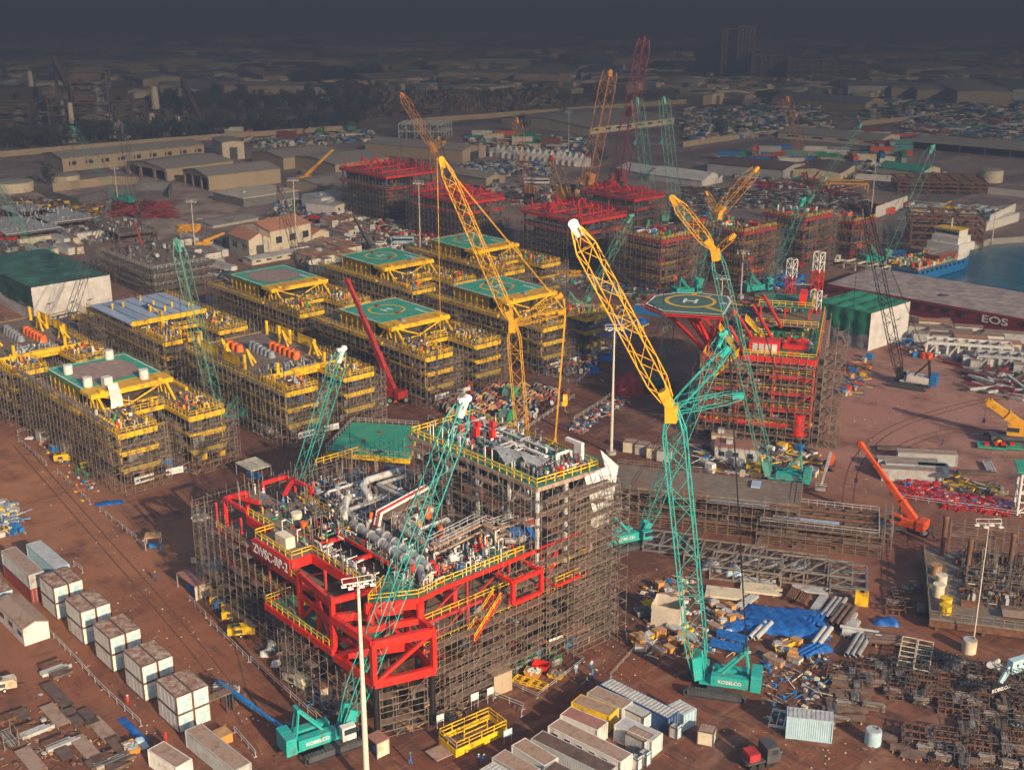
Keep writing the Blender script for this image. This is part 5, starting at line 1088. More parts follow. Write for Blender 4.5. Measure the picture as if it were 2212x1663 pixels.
    for y in (-3, 3): mb.bar((cx - 8, cy + y, hz - .9), (cx + 9, cy + y, hz - .9), .5, .8, True); mb.bar((cx + 1, cy + y, hz - .9), (1, cy + y, 14), .6, .6, True); mb.bar((1, cy + y, 12), (1, cy + y, hz - 1), .8, .8, True)
    mb.build('helideck_truss', RED, hd)
    return r
red_platform_back()
wrap_scaffold('tube scaffold across the face of the red helideck platform', 0, 0, [[(0, -.4), (24.6, -.4)], [(-.6, 34), (-.6, 0)], [(25, -.2), (25, 40)]], [19.4, 15, 19.5], 21, rz=R(-16), org=Vector((42.0, 261.0, 0)), board=.9, bay=1.7, diag=.6, t=.075)
wrap_scaffold('tall narrow scaffold stair tower on the right of the helideck platform', 0, 0, [], [], 22, tower=[(26.4, 0, 2.2, 3.6, 0, 24), (28.7, 0, 2.2, 3.6, 0, 27)], rz=R(-16), org=Vector((42.0, 261.0, 0)))
# ================================================================= red and grey modules farther back
def frame_module(label, corner, L_, W_, h, sd, steel, kind, name='offshore_module', ztop=0):
    """corner: front lower ground corner (u,v); grows backwards along -x and right along y"""
    rnd = random.Random(sd); r = thing(name, label, 'offshore module', uvp(corner[0] - L_, corner[1]), A); lv = [h * .34, h * .67, h] if h < 15 else [h * .25, h * .5, h * .75, h]; STL = RED if kind != 'red' else mat('dusty_red', (.52, .03, .025), .6, var=.25)
    for x in (1, L_ * .35, L_ * .68, L_ - 1):
        for y in (1, W_ * .5, W_ - 1): MB().tube((x, y, 0), (x, y, h), .45, 8).build('column', steel if kind != 'red' else DGR, r)
    for z in lv:
        d = MB().box(0, .3, z - .25, L_, W_ - .3, z).build('deck', DECK, r); mb = MB(); s_ = steel if z == h or kind == 'red' and z > h * .5 else BRN
        mb.box(0, -.15, z - .9, L_, .28, z + .1); mb.box(0, W_ - .28, z - .9, L_, W_ + .15, z + .1); mb.box(L_ + .01, 0, z - .9, L_ + .4, W_, z + .1); mb.box(-.4, 0, z - .9, -.01, W_, z + .1); mb.build('girder', s_ if kind != 'grey' else DGR, d)
        if kind != 'red': handrail(d, [(0, .1, 0), (L_, .1, 0), (L_, W_, 0)], z + .1, YEL if kind == 'mixed' else LGR, w=.13)
    mb = MB()
    for z in [0] + lv[:-1]:
        for i in range(int(L_ * W_ / 11)): x, y = rnd.uniform(1, L_ - 3), rnd.uniform(1, W_ - 3); mb.c = rnd.choice([0, 0, 1, 2, 3]); mb.box(x, y, z + .1, x + rnd.uniform(1, 3), y + rnd.uniform(1, 2), z + rnd.uniform(1.2, h * .3))
    tag(mb.build('process_equipment', [DGR, DBLU, BRN, DRED if kind != 'grey' else GRY], r), kind='stuff')
    if kind == 'red':
        for i in range(22):
            x, y = rnd.uniform(1, L_ - 1), rnd.uniform(1, W_ - 1); hh = rnd.uniform(2, 5.5); MB().bar((x, y, h), (x, y, h + hh), .38, .38, True).build('stub_post', STL, r)
        for i in range(9):
            x, y = rnd.uniform(3, L_ - 4), rnd.uniform(2, W_ - 2); q = rnd.choice([(3, 0), (0, 3)]); MB().bar((x - q[0], y - q[1], h), (x, y, h + 3.6), .34).bar((x + q[0], y + q[1], h), (x, y, h + 3.6), .34).build('brace', RED, r)
        for k in range(2): y = W_ * (k + .5) / 2; MB().box(1, y - .2, h + .3, L_ - 1, y + .2, h + .8).build('top_beam', RED, r)
        for k in range(3): x = L_ * (k + .5) / 3; MB().box(x - .2, .5, h + .81, x + .2, W_ - .5, h + 1.3).build('top_beam', RED, r)
        mb = MB(); rail(mb, [(0, 0, h), (L_, 0, h), (L_, W_, h), (0, W_, h)], 1.3, .14, close=True, bay=2); mb.build('handrail', RED, r)
    else:
        equip(r, rnd, 2, L_ - 2, 2, W_ - 2, h, 14, cols=[RED, ORG, BLU, LGR, GRN, GRY, WHT] if kind == 'mixed' else [GRY, LGR, BRN], hmax=2.6); smalls(r, rnd, 1, L_ - 1, 1, W_ - 1, h, 90, [DGR, RED, YEL, LGR] if kind == 'mixed' else [DGR, GRY, LGR, RUST], 'deck_fittings')
        for z in lv[:2]:
            for i in range(4): y = rnd.uniform(1, W_ - 3); MB().box(L_ + .42, y, z - .6, L_ + .6, y + rnd.uniform(1.5, 4), z + .8).build('panel', rnd.choice([RED, ORG, DRED]) if kind == 'mixed' else BRN, r)
    return r
FM = [('red steel module with tall stub posts, farthest left of the red group', (-418, 300), 34, 26, 17, 'red'), ('red module with triangular frames and grey legs, second in the red row', (-363, 296), 32, 21, 14, 'red'),
      ('wide red module on grey legs in front of the tall lattice cranes', (-303, 300), 31, 23, 15, 'red'), ('flat red-topped module farther back, right of the red row', (-340, 367), 30, 18, 11.5, 'red'),
      ('dark module with red and orange equipment, left of the two teal crane booms', (-260, 294), 20, 18, 17.5, 'mixed'), ('scaffolded module with tanks on a pinkish roof, between the teal booms', (-249, 322), 24, 17, 18, 'mixed'),
      ('scaffolded module with orange and red gear at its top, behind the leaning teal boom', (-250, 357), 18, 16, 18, 'mixed'), ('small scaffolded module with red fittings, rightmost beside the moored ship', (-248, 384), 15, 14, 13.5, 'mixed')]
for i, (lb, c, L_, W_, h, kd) in enumerate(FM):
    if kd == 'red' and h > 12: h += 1.5
    frame_module(lb, c, L_, W_, h, 60 + i, RED if kd == 'red' else DRED, kd)
    wrap_scaffold('tube scaffold round ' + lb.split(',')[0].replace(' in front of the tall lattice cranes', ''), c[0] - L_, c[1], [[(-1, -1), (L_ + 1, -1)], [(L_ + 1.4, -1), (L_ + 1.4, W_ + 1)], [(L_ + 1, W_ + 1.2), (-1, W_ + 1.2)]], [h * (.88 if kd == 'red' else .98)] * 3, 160 + i, tower=[(L_ + 2.8, W_ * .4, 3.4, 3, 0, h)], bay=2.4, t=.085, board=.35)
frame_module('low grey scaffolded module without roof, left of the green-topped tarpaulin shed', (-366, 170), 38, 22, 8.5, 80, GRY, 'grey')
wrap_scaffold('grey tube scaffold round the low roofless module at left', -404, 170, [[(-1, -1), (39, -1)], [(39.4, -1), (39.4, 23)], [(-1.3, 23), (-1.3, -1)]], [10, 10, 9], 181)
# ================================================================= cranes
ORD = 'first second third fourth fifth sixth seventh eighth ninth tenth eleventh twelfth thirteenth fourteenth fifteenth sixteenth seventeenth eighteenth nineteenth'.split()
def gz(x, y, s, ox, oy): return g(ox / 1.0877 + x * s, oy / 1.0877 + y * s)
crane('teal crawler crane in the foreground, lattice boom leaning right over the red platform', g(730, 1600), 32, [(1003, 868)], (TEAL, TEAL, TEAL, TEAL), wd=2.5, cab=WHT, tipcol=WHT, hz=14, lw=.95, sign='KOBELCO')
crane('teal and yellow tower crane, yellow jib leaning left, tallest in the foreground at right', g(1523, 1484), 165, [(1452, 884), (1244, 494)], (TEAL, TEAL, CYEL, TEAL), wd=2.9, strut=[(1606, 852), (1575, 752)], lw=1.15, sign='KOBELCO', tipcol=WHT, hook=CYEL, hz=42)
crane('yellow luffing crane rising behind the front platform, jib ending in a yellow wheel head', g(1142, 1012), 172, [(1108, 700), (956, 350)], (CYEL, CYEL, CYEL, CYEL), wd=2.5, strut=[(1222, 672), (1214, 636)], lw=1.05, guyw=2.6)
crane('teal crane behind the helideck platform with white joint and orange jib', g(1668, 1042), 160, [(1546, 545), (1456, 432)], (TEAL, TEALG, CYEL, TEAL), wd=2.5, strut=[(1588, 507)], body=.95, struts_az=CYEL)
crane('teal crawler crane just right of the front platform, boom leaning right', g(1378, 1172), 25, [(1561, 724)], (TEAL, TEAL, TEAL, TEAL), wd=2.0, body=.95, sign='KOBELCO')
crane('teal crane with only its boom showing behind the rear corner of the front platform', g(600, 1190), 40, [(738, 758)], (TEALG, TEAL, TEAL, TEAL), wd=2.2, tipcol=WHT)
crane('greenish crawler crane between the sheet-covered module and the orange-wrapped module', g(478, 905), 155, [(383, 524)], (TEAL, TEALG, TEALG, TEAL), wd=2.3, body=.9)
crane('blue crawler crane with thin dark lattice boom behind the left modules', g(122, 768), 50, [(234, 438)], (BLU, DGR, DGR, BLU), wd=2.0, body=.9, cab=WHT, gantry=True)
crane('white and blue crawler crane on open ground with long dark boom', g(1952, 832), 150, [(1870, 450)], (WHT, BLK, BLK, BLU), wd=2.2, body=1.0, lw=1.3)
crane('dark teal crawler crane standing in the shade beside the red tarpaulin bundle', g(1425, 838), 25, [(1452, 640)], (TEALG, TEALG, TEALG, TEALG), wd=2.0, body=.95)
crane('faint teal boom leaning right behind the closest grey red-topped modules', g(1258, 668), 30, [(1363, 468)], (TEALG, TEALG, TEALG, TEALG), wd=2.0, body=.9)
crane('teal crane with yellow V jib and strut between the grey modules', g(1497, 640), 30, [(1550, 462), (1634, 366)], (TEAL, TEAL, CYEL, TEAL), wd=3.4, strut=[(1524, 414)], struts_az=CYEL)
crane('teal crane with a yellow-green V jib, leaning right beside the barge', g(1650, 632), 25, [(1735, 432)], (TEAL, TEAL, TEAL, TEAL), wd=2.6)
crane('teal-bodied crane on the quay beside the ship stern, boom leaning far right', g(1905, 572), 25, [(2014, 318)], (TEAL, TEALG, TEALG, TEAL), wd=3.0, body=1.1)
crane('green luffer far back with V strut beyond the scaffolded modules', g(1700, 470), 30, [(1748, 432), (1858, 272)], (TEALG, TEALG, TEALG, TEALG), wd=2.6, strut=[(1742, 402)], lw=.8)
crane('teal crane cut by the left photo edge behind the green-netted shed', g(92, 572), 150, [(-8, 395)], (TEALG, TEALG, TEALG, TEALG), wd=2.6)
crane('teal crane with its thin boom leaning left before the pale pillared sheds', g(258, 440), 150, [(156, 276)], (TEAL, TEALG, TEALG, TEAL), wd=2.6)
crane('dark crane with a thin vertical boom left of the sand-coloured hangars', g(318, 540), 140, [(262, 270)], (DGR, DGR, DGR, DGR), wd=2.4)
crane('dark lattice crane standing by the cream house with terracotta roof', g(652, 590), 130, [(602, 405)], (DGR, BRN, BRN, DGR), wd=2.2, lw=1.1)
crane('orange luffing crane above the left red module, jib leaning far left', g(962, 470), 150, [(937, 322), (868, 205)], (CYEL, CORG, CORG, CYEL), wd=3.2, strut=[(962, 306), (950, 296)], lw=1.1, struts_az=CYEL)
crane('slim orange crane with counterweight truck in the middle distance', g(1142, 432), 120, [(1116, 258)], (DGR, CORG, CORG, DGR), wd=3.4)
crane('massive yellow lattice crane behind the red frames', g(1266, 414), 40, [(1318, 155)], (DGR, CORG, CORG, DGR), wd=5.4, lw=1.9, body=1.0)
crane('tallest black lattice crane with red boom tip', g(1334, 406), 40, [(1362, 245), (1392, 84)], (DGR, MRN, MRN, DGR), wd=5.6, lw=3.0, body=1.0)
crane('pale teal crane left of two, rising over the red top frame', g(1412, 478), 120, [(1376, 215)], (TEALG, TEALG, TEALG, TEALG), wd=3.6, lw=1.2, hook=TEAL, hz=30)
crane('pale teal crane right of two, rising over the red top frame', g(1463, 480), 110, [(1434, 214)], (TEALG, TEALG, TEALG, TEALG), wd=3.6, lw=1.2, hook=TEAL, hz=30)
crane('short red and orange crane left of the massive yellow crane', g(1226, 440), 130, [(1191, 340)], (DRED, CYEL, DRED, DRED), wd=4.6, tipcol=RED)
crane('faint orange crane far right behind the container stacks', g(1745, 400), 130, [(1700, 212)], (CORG, CORG, CORG, CORG), wd=3.6, lw=.9)
crane('crane with slender white-headed boom cut by the bottom right corner of the photo', g(2330, 1560), 150, [(2150, 1436)], (WHT, DGR, DGR, WHT), wd=2.2, tipcol=WHT)
b_ = g(2206, 1432, 6); t_ = thing('boom_head_plate', 'white crane boom head plate with a black KOBELCO sign at the right edge', 'crane head', (b_.x, b_.y, 5.0), R(25))
MB().box(-2.2, -.5, 0, 2.4, .5, 2.0).bar((-2.2, 0, 1), (-3.6, 0, -1.2), .35, .9, True).build('plate', LBL, t_)
for x in (-1.2, 0, 1.2): MB().tube((x, -.53, 1.2), (x, -.51, 1.2), .22, 10).build('pin_hole', BLK, t_)
s_ = MB().box(-5.6, -.56, -2.5, -2.3, -.48, -1.2).build('sign_plate', BLK, t_); text('KOBELCO', .78, WHT, s_, (-3.95, -.58, -1.85), (R(90), 0, 0))
tele_crane('red telescopic crane between the two nearest yellow rows, boom leaning left', g(842, 868), 140, (752, 608), DRED, DGR, k=1.15, boxr=1.0, sections=3, carrier_az=8)
tele_crane('orange-red telescopic crane at right with boom leaning left over the container store', g(1948, 1150), 140, (1862, 962), ORP, DGR, wheels=2, k=1.1, boxr=.9, sections=4, carrier_az=-5, foot_back=2.0)
tele_crane('yellow four-wheeled telescopic crane at the right photo edge', g(2196, 958), 160, (2136, 868), CYEL, DGR, wheels=2, k=1.3, boxr=1.15, sections=2, carrier_az=-5, sign='GROVE', foot_back=1)
tele_crane('small dark red telescopic crane behind the low roofless module', g(310, 560), 130, (291, 485), DRED, DGR, k=1.0)
tele_crane('black boomed telescopic crane beside the site cabins behind the helidecks', g(795, 545), 130, (766, 472), DGR, DGR, k=1.0)
tele_crane('far yellow telescopic crane in front of the sand-coloured hangars', g(666, 398), 40, (716, 326), CYEL, DGR, k=1.4)
tele_crane('pale yellow loader crane left of the cream house', g(448, 540), 30, (480, 505), CYEL, DGR, k=1.1)
def boom_lift(label, base, az, tip, col, body):
    a = R(az); f = Vector((math.cos(a), math.sin(a), 0)); s = Vector((-f.y, f.x, 0)); t = thing('boom_lift', label, 'boom lift', base); b = base.copy(); MB().obox(0, 0, .7, 3.6, 2.2, .5, a).build('chassis', DGR, t)
    for i in (-1, 1):
        for j in (-1, 1): c = f * i * 1.4 + s * j * 1.1 + Vector((0, 0, .6)); MB().tube(c - s * .25, c + s * .25, .6, 14).build('wheel', RUST, t)
    MB().tube(-f * 2.4 + s * .2 + Vector((0, 0, 1.9)), f * 1.2 + s * .2 + Vector((0, 0, 1.9)), .75, 12).build('turret_housing', body, t)
    q = tip - b; p0 = -f * 1.8 + Vector((0, 0, 2.9)); MB().bar(p0, p0.lerp(q, .55), .55, .6, True).bar(p0.lerp(q, .5), q, .38, .42, True).build('boom', col, t)
    mb = MB(); mb.obox(q.x, q.y, q.z - 1.0, 1.0, 2.2, .12, a); rail(mb, [q + s * x + f * y + Vector((0, 0, -.95)) for x, y in ((-1.1, -.5), (1.1, -.5), (1.1, .5), (-1.1, .5))], 1.1, .08, close=True); mb.build('basket', DBLU if col is BLU else LGR, t); return t
boom_lift('blue boom lift with grey body, boom lowered towards the foreground crane', gz(330, 1060, .25, 500, 1359) - Vector((3, 0, 0)), -20, g(612, 1572, 2.4), BLU, LGR)
boom_lift('orange boom lift parked on open ground right of the helideck platform', g(1790, 1012), 250, g(1774, 1048, 1.8), LGR, ORP)
# ================================================================= site cabins stacked two high in pairs
cab = make_cabin(mat('off_white_cabin', (0.78, 0.75, 0.68), .55, var=.06, dirt=(.5, .42, .32), damt=.2), RSTR)
names = ['farthest', 'second farthest', 'middle', 'second nearest', 'nearest']
for i in range(5):
    for j in range(2):
        for k in range(2):
            cab.put(uvp(-184.8 + 10.5 * i, 63.6 + 2.5 * j, .1 + 2.9 * k), A, 'cream site cabin, %s %s of the %s block in the row of five' % (('lower', 'upper')[k], ('left one', 'right one')[j], names[i]), 'cream site cabins stacked in blocks')
t = thing('access_bridge', 'steel access landing on posts before the nearest stacked cabin block', 'landing', uvp(-140.6, 62.4), A)
mb = MB(); mb.box(-1, 0, 2.9, .6, 9.5, 3.05); mb.build('walkway', SCP, t); mb = MB(); rail(mb, [(-1, 5, 3.05), (-1, 9.5, 3.05), (.6, 9.5, 3.05), (.6, 0, 3.05)], 1.0, .07); mb.build('handrail', BRN, t)
for x, y in ((-.6, 8.6), (.4, 8.6), (.4, 7.6)): MB().box(x - .1, y - .1, 0, x + .1, y + .1, 2.9).build('post', DGR, t)
gable('white low house with a brown tiled roof in front of the stacked cabins', uvp(-183.0, 57.4), A, 11.5, 4.0, 2.9, .7, WHT, DRF, 'low_house', 'house', nwin=3, door=False, over=.1)
# ================================================================= shipping containers
C40 = {}
def cont(L_, side, roof, **kw):
    k = (L_, side.name, roof.name, tuple(kw.items()))
    if k not in C40: C40[k] = make_container(L_, side, roof, **kw)
    return C40[k]
cont(12.2, BRK, DRF).put(uvp(-196.2, 62.8), A, 'red-brown shipping container under a grey one at the left edge', None)
cont(12.2, LGR, DRF).put(uvp(-196.2, 62.8, 2.62), A, 'light grey shipping container on top of the red-brown one', None)
cont(12.2, DBLU, LGR).put(uvp(-195.8, 67.0), A, 'dark blue shipping container under the grey-roofed one beside the road', None)
cont(12.2, LBL, LGR, win=False).put(uvp(-195.8, 67.0, 2.62), A, 'pale blue-grey container above the dark blue one beside the road', None)
make_cabin(LBL, RSTR).put(uvp(-195, 58.2), A, 'single pale cabin with stained roof at the left photo edge above the house', None)
def gc(x, y, zz=2.6): return g(1000 / 1.0877 + x / 4, 1359 / 1.0877 + y / 4, zz)
def cq(q, side, roof, label, zz=2.6, L_=None, **kw):
    P_ = [gc(x, y, zz) for x, y in q]; c = sum(P_, Vector()) / 4; c.z = 0; d = P_[1] - P_[0]; L0 = L_ or min((6.06, 12.2, 3.0), key=lambda v: abs(v - d.length)); return cont(L0, side, roof, **kw).put(c, math.atan2(d.y, d.x), label, None)
cq([(1490, 900), (2120, 1215), (2200, 1150), (1580, 850)], DBLU, LGR, 'long dark blue container with ribbed pale roof, farthest of the container yard', L_=12.2, roofrib=True)
cq([(1395, 975), (1720, 1120), (1780, 1075), (1470, 920)], LGR, DRF, 'grey container with dusty roof beside the long dark blue one', L_=6.06)
cq([(1265, 1060), (1600, 1185), (1660, 1130), (1330, 990)], YEL, DRF, 'container with yellow ribbed side and dusty brown roof', L_=6.06)
cq([(1165, 1160), (1520, 1310), (1565, 1250), (1230, 1095)], WHT, PNK, 'white container with pinkish roof in front of the yellow-sided one', L_=6.06)
cq([(1047, 1260), (1690, 1580), (1805, 1530), (1150, 1200)], WHT, DRF, 'long pale office container with dark windows in its side', L_=12.2, win=True)
cq([(905, 1370), (1560, 1690), (1670, 1640), (1000, 1300)], LGR, BRN, 'long brown-roofed container in front of the windowed office container', L_=12.2)
cq([(740, 1440), (1030, 1620), (1155, 1550), (850, 1360)], WHT, DRF, 'short container with a red roof edge in the bottom centre', L_=6.06)
cq([(580, 1540), (880, 1710), (985, 1650), (680, 1470)], LGR, DRF, 'container with dusty tan roof cut by the bottom edge, left of the red-edged one', L_=6.06)
cq([(470, 1640), (780, 1830), (880, 1760), (570, 1580)], CRM, LGR, 'cream ribbed-roof container at the bottom edge, leftmost of the yard', L_=6.06, roofrib=True)
cq([(1640, 1255), (1940, 1390), (2060, 1350), (1720, 1195)], WHT, LGR, 'white ribbed container with double doors facing the lower right', L_=6.06)
cq([(1020, 1650), (1330, 1810), (1430, 1740), (1130, 1570)], LGR, BRN, 'brown-roofed container at the bottom edge, right of the red-edged one', L_=6.06)
cq([(2090, 1090), (2260, 1190), (2330, 1130), (2180, 1030)], LBL, LGR, 'small pale blue container at the right end of the long dark blue one', L_=3.0, roofrib=True)
make_cabin(LGR, DRF, 3.2, 2.2, 2.6).put(gc(1840, 1480, 0), R(-42), 'grey windowless box cabin attached to the white ribbed container', None)
make_cabin(WHT, LGR, 3.6, 2.3, 2.3).put(gc(1830, 1250, 0), R(-42), 'low box with striped pale roof between the blue and white containers', None)
mk = make_cabin(WHT, LGR, 1.3, 1.1, 1.9)
for x, y, lb in ((2155, 1370, 'beside the right end of the dark blue container'), (1815, 1640, 'left of two by the windowed office container'), (1890, 1600, 'right of two by the windowed office container')): mk.put(gc(x, y, 0), R(-42), 'small white service cabinet ' + lb, None)
L2 = lambda x, y: g(x / 4, 1359 / 1.0877 + y / 4)
c_ = cont(12.2, LGR, DRF).put(L2(1890, 1590), R(-46), 'grey-sided container with dusty roof below the nearest cabin block', None)
c_ = cont(6.06, WHT, DRF, roofrib=False).put(L2(1480, 1660), R(-40), 'pale ribbed container with white tube rails on its roof at the bottom edge', None)
cont(6.06, LBL, LGR, roofrib=True, h=3.4).put(g(1746, 1588), R(-12), 'pale blue ribbed metal store with sloping look at the right bottom', None)
make_cabin(CRM, DRF, 2.2, 2.0, 2.2).put(g(1526, 1602), R(-20), 'small grey kiosk with brown roof right of the container yard', None)
# right middle containers
for i, (x, y, L_, s_, rf, lb) in enumerate([(1958, 1016, 12.2, LGR, DRF, 'farthest of three grey ribbed containers by the red pipe fittings'), (1975, 1024, 12.2, LBL, DRF, 'middle of three grey ribbed containers by the red pipe fittings'), (1968, 1036, 12.2, LGR, DRF, 'nearest of three grey ribbed containers by the red pipe fittings'), (2012, 1028, 6.06, LBL, DRF, 'short container right of the three grey ones'), (2000, 1000, 12.2, LGR, DRF, 'long low container behind the three grey ones')]): cont(L_, s_, rf).put(g(x, y), R(-8), lb, None)
for i, (x, y) in enumerate([(1362, 975), (1388, 980), (1413, 988), (1435, 994)]): make_cabin(CRM if i % 2 == 0 else LGR, DRF, 3, 2.4, 2.6).put(g(x, y), R(-20), 'small dusty cabin, %s in the line of four behind the raised deck' % ['first', 'second', 'third', 'last'][i], None)
cont(12.2, BLU, LGR).put(g(1412, 680), R(-28), 'blue container in front of the first scaffolded grey module', None)
# bottom left store
plt = [mk_plate(8.5, 1.8), mk_plate(4.5, 1.8), mk_plate(3, 1.8), mk_plate(6.5, 2.0, DRF)]
for x, y, k, lb in ((500, 1030, 0, 'long brown stiffened plate, farthest in the bottom left store'), (480, 1200, 3, 'brown plate left of the longest one'), (600, 1175, 2, 'short plate at the end of the longest plate'), (665, 1235, 2, 'short plate second after the longest one'), (760, 1215, 1, 'plate with ribs beside the longest plates'), (880, 1320, 3, 'long plate with small slots'), (1010, 1450, 1, 'plate at the end of the slotted plate'), (740, 1480, 3, 'plate lying nearest the orange crate rows'), (190, 1195, 2, 'square plate at the left edge'), (560, 1530, 2, 'square plate near the bottom edge'), (270, 1590, 3, 'long plate cut by the bottom edge')): plt[k].put(L2(x, y), A, 'rusty ' + lb, 'steel plates in the bottom left store')
bm = [mk_beams(4, 3.2, RUST), mk_beams(3, 4.5, LGR), mk_beams(5, 3, BRN)]
for i, (x, y) in enumerate([(440, 760), (480, 800), (520, 830), (470, 1430), (540, 1440), (850, 1600), (900, 1560), (960, 1590), (1010, 1620), (220, 1310), (320, 1330), (1060, 1560), (60, 1220)]): bm[i % 3].put(L2(x, y), A + 1.57, 'short bundle of steel beams, ' + ORD[i] + ' counted from the compressor, bottom left store', 'beam bundles in the bottom left store')
mk_skip(CPR, LGR).put(L2(1140, 1500), A, 'orange bin of scrap beside the blue tarpaulin strip', None)
heap('crumpled strip of blue tarpaulin below the cabins', L2(1150, 1310), A, 8, 1.2, .5, TBLU, sd=3); heap('bright blue tarpaulin ball at the end of the blue strip', L2(1215, 1450), A, 1.8, 1.8, 1.2, LBL, sd=4)
mk_compressor(CRM).put(L2(45, 960), R(20), 'cream compressor at the left photo edge below the white house', None)
mk_rack(SCT, 3, 4, 2, 2.6).put(L2(70, 1420), A, 'scaffold tube frame rack at the left photo edge', None)
junk('loose_scrap', 'loose steel offcuts and rubble on the red ground at bottom left', 'scrap', [(60, 1480), (200, 1560), (290, 1680), (-20, 1680)], 170, 5, .15, .7, [RUST, BRN, LGR, SCT, WOOD], hmax=.4)
mk_crate(2.2, 1.8, 1.4, CPR).put(L2(1930, 1400), A, 'orange crate beside the dusty-roofed container at bottom left', None)
# ================================================================= near left road side
LF = lambda x, y: g(x / 4, 1150 / 1.0877 + y / 4)
M1F = lambda x, y: g(x / 4, 750 / 1.0877 + y / 4)
fence_run('barrier rail on the road side of the sheet-covered module, farther length', [M1F(155, 1000), M1F(245, 960)], group=None)
fence_run('barrier rail along the road beside the sheet-covered module', [M1F(165, 1060), M1F(280, 1160), M1F(400, 1260)])
fence_run('barrier rail along the road, ending at the blue tarpaulin', [M1F(500, 1330), M1F(640, 1460), M1F(780, 1600)])
fence_run('long barrier rail from the blue tarpaulin to the cream kiosk', [LF(865, 190), LF(1020, 310), LF(1180, 440)])
fence_run('barrier rail along the road in front of the yellow compressors', [LF(1640, 960), LF(1780, 1110)])
fence_run('long barrier rail beside the foremost yellow compressor', [LF(1820, 1170), LF(2000, 1340), LF(2150, 1490)]); Z = lambda x, y: g(500 / 1.0877 + x / 4, 1359 / 1.0877 + y / 4)
fence_run('barrier rail running down to the foreground crane', [Z(330, 720), Z(600, 960), Z(900, 1230)]); fence_run('barrier rail from the white house down to the dark blue strip', [L2(420, 470), L2(660, 720), L2(880, 960), L2(1220, 1275)]); fence_run('short barrier rail beside the grey containers at the road', [LF(640, 660), LF(715, 720)]); fence_run('barrier rail left of the foreground crane counterweight', [Z(190, 1330), Z(370, 1540)])
YC = mk_compressor(YEL, 3.2); YB = mk_compressor(YEL, 4.2)
for x, y, lb, k in ((1900, 925, 'farthest of the five along the shaded platform side', YC), (1905, 990, 'second of the five along the shaded platform side', YC), (2005, 1055, 'third of the five along the shaded platform side', YC), (2010, 1120, 'fourth of the five along the shaded platform side', YC), (2090, 1260, 'foremost and largest of the five along the shaded platform side', YB)): k.put(LF(x, y), R(8), 'yellow wheeled compressor, ' + lb, 'yellow compressors beside the platform')
mk_compressor(BLU, 2.6).put(LF(1930, 1030), R(8), 'small blue compressor between the yellow ones', None)
mk_compressor(YEL, 3.4).put(M1F(545, 1230), R(12), 'yellow wheeled compressor beside the sheet-covered module', None); mk_compressor(YEL, 2.6).put(M1F(755, 1290), R(12), 'yellow compressor beside the green gas bottle racks', None)
mk_crate(2.6, 2.2, 2.6, LGR).put(M1F(375, 1050), A, 'grey box unit at the rear corner of the sheet-covered module', None); mk_crate(2.4, 2.2, 2.8, CRM).put(M1F(585, 1150), A, 'cream box unit behind the yellow compressor', None); mk_crate(2, 1.6, 1.5, BLU).put(M1F(470, 1140), A, 'blue box unit beside the cream box unit', None); mk_crate(2.4, 2.0, 2.8, BLU).put(M1F(1450, 1300), R(10), 'blue box unit at the front of the sheet-covered module', None)
for x, y, q_ in ((1700, 1250, 'left'), (1755, 1215, 'middle'), (1910, 1195, 'right')): mk_crate(1.8, 1.3, 1.8, YEL).put(M1F(x, y), A, q_ + ' yellow box at the prong feet of the sheet-covered module', 'yellow boxes at the prong feet')
heap('blue tarpaulin folded on the ground at the end of the module fence', M1F(945, 1590), R(15), 5.5, 1.8, .5, TBLU, sd=9); heap('white plastic bag pile beside the barrier and grey box unit', M1F(255, 1030), 0, 1.8, 1.5, .6, PLW, sd=2)
for x, y, c, q_ in ((690, 1330, GRN, 'farther'), (770, 1370, GRN, 'nearer')): mk_rack(c, 5, 1.6, 1.2, 1.7).put(M1F(x, y), A, q_ + ' green framed gas bottle rack beside the sheet-covered module', 'green racks by the module')
junk('site_clutter', 'hoses, tools and small boxes beside the sheet-covered module', 'site clutter', [(75, 950), (130, 960), (230, 1080), (180, 1085)], 60, 8, .2, .7, [YEL, LGR, BLU, WOOD, ORG], hmax=.8)
junk('site_clutter', 'boxes and reels at the foot of the sheet-covered module prongs', 'site clutter', [(380, 1010), (480, 970), (500, 995), (400, 1030)], 40, 18, .2, .8, [YEL, LGR, BLU, ORG, TRP], hmax=.8)
# kiosks and shelters
def shelter(label, loc, rz, L_, W_, h, roof, wall=CRM, sides=2):
    t = thing('open_shelter', label, 'shelter', loc, rz); x, y = L_ / 2, W_ / 2; MB().box(-x - .1, -y - .1, h, x + .1, y + .1, h + .18).build('roof', roof, t)
    for sx in (-1, 1):
        for sy in (-1, 1): MB().box(sx * x - .06, sy * y - .06, 0, sx * x + .06, sy * y + .06, h).build('post', LGR, t)
    if sides >= 1: MB().box(x - .05, -y + .1, .05, x + .02, y - .1, h - .02).build('end_wall', wall, t)
    if sides >= 2: MB().box(-x + .1, y - .05, .05, x - .1, y + .02, h - .02).build('back_wall', wall, t)
    MB().box(-x * .6, -y * .4, .05, x * .5, y * .4, .85).build('bench', BLU, t); return t
shelter('maroon-roofed shelter with cream end wall at the shaded side of the platform', LF(1680, 880), A, 6.4, 2.8, 2.6, PNK); shelter('small orange-cream kiosk with people at the barrier end', LF(1330, 500), R(10), 2.6, 2.2, 2.4, WOOD, CRM, 0); shelter('dark shelter under the scaffold at the shaded platform corner', LF(1920, 800), A, 4.5, 4, 3.2, GRY, DGR)
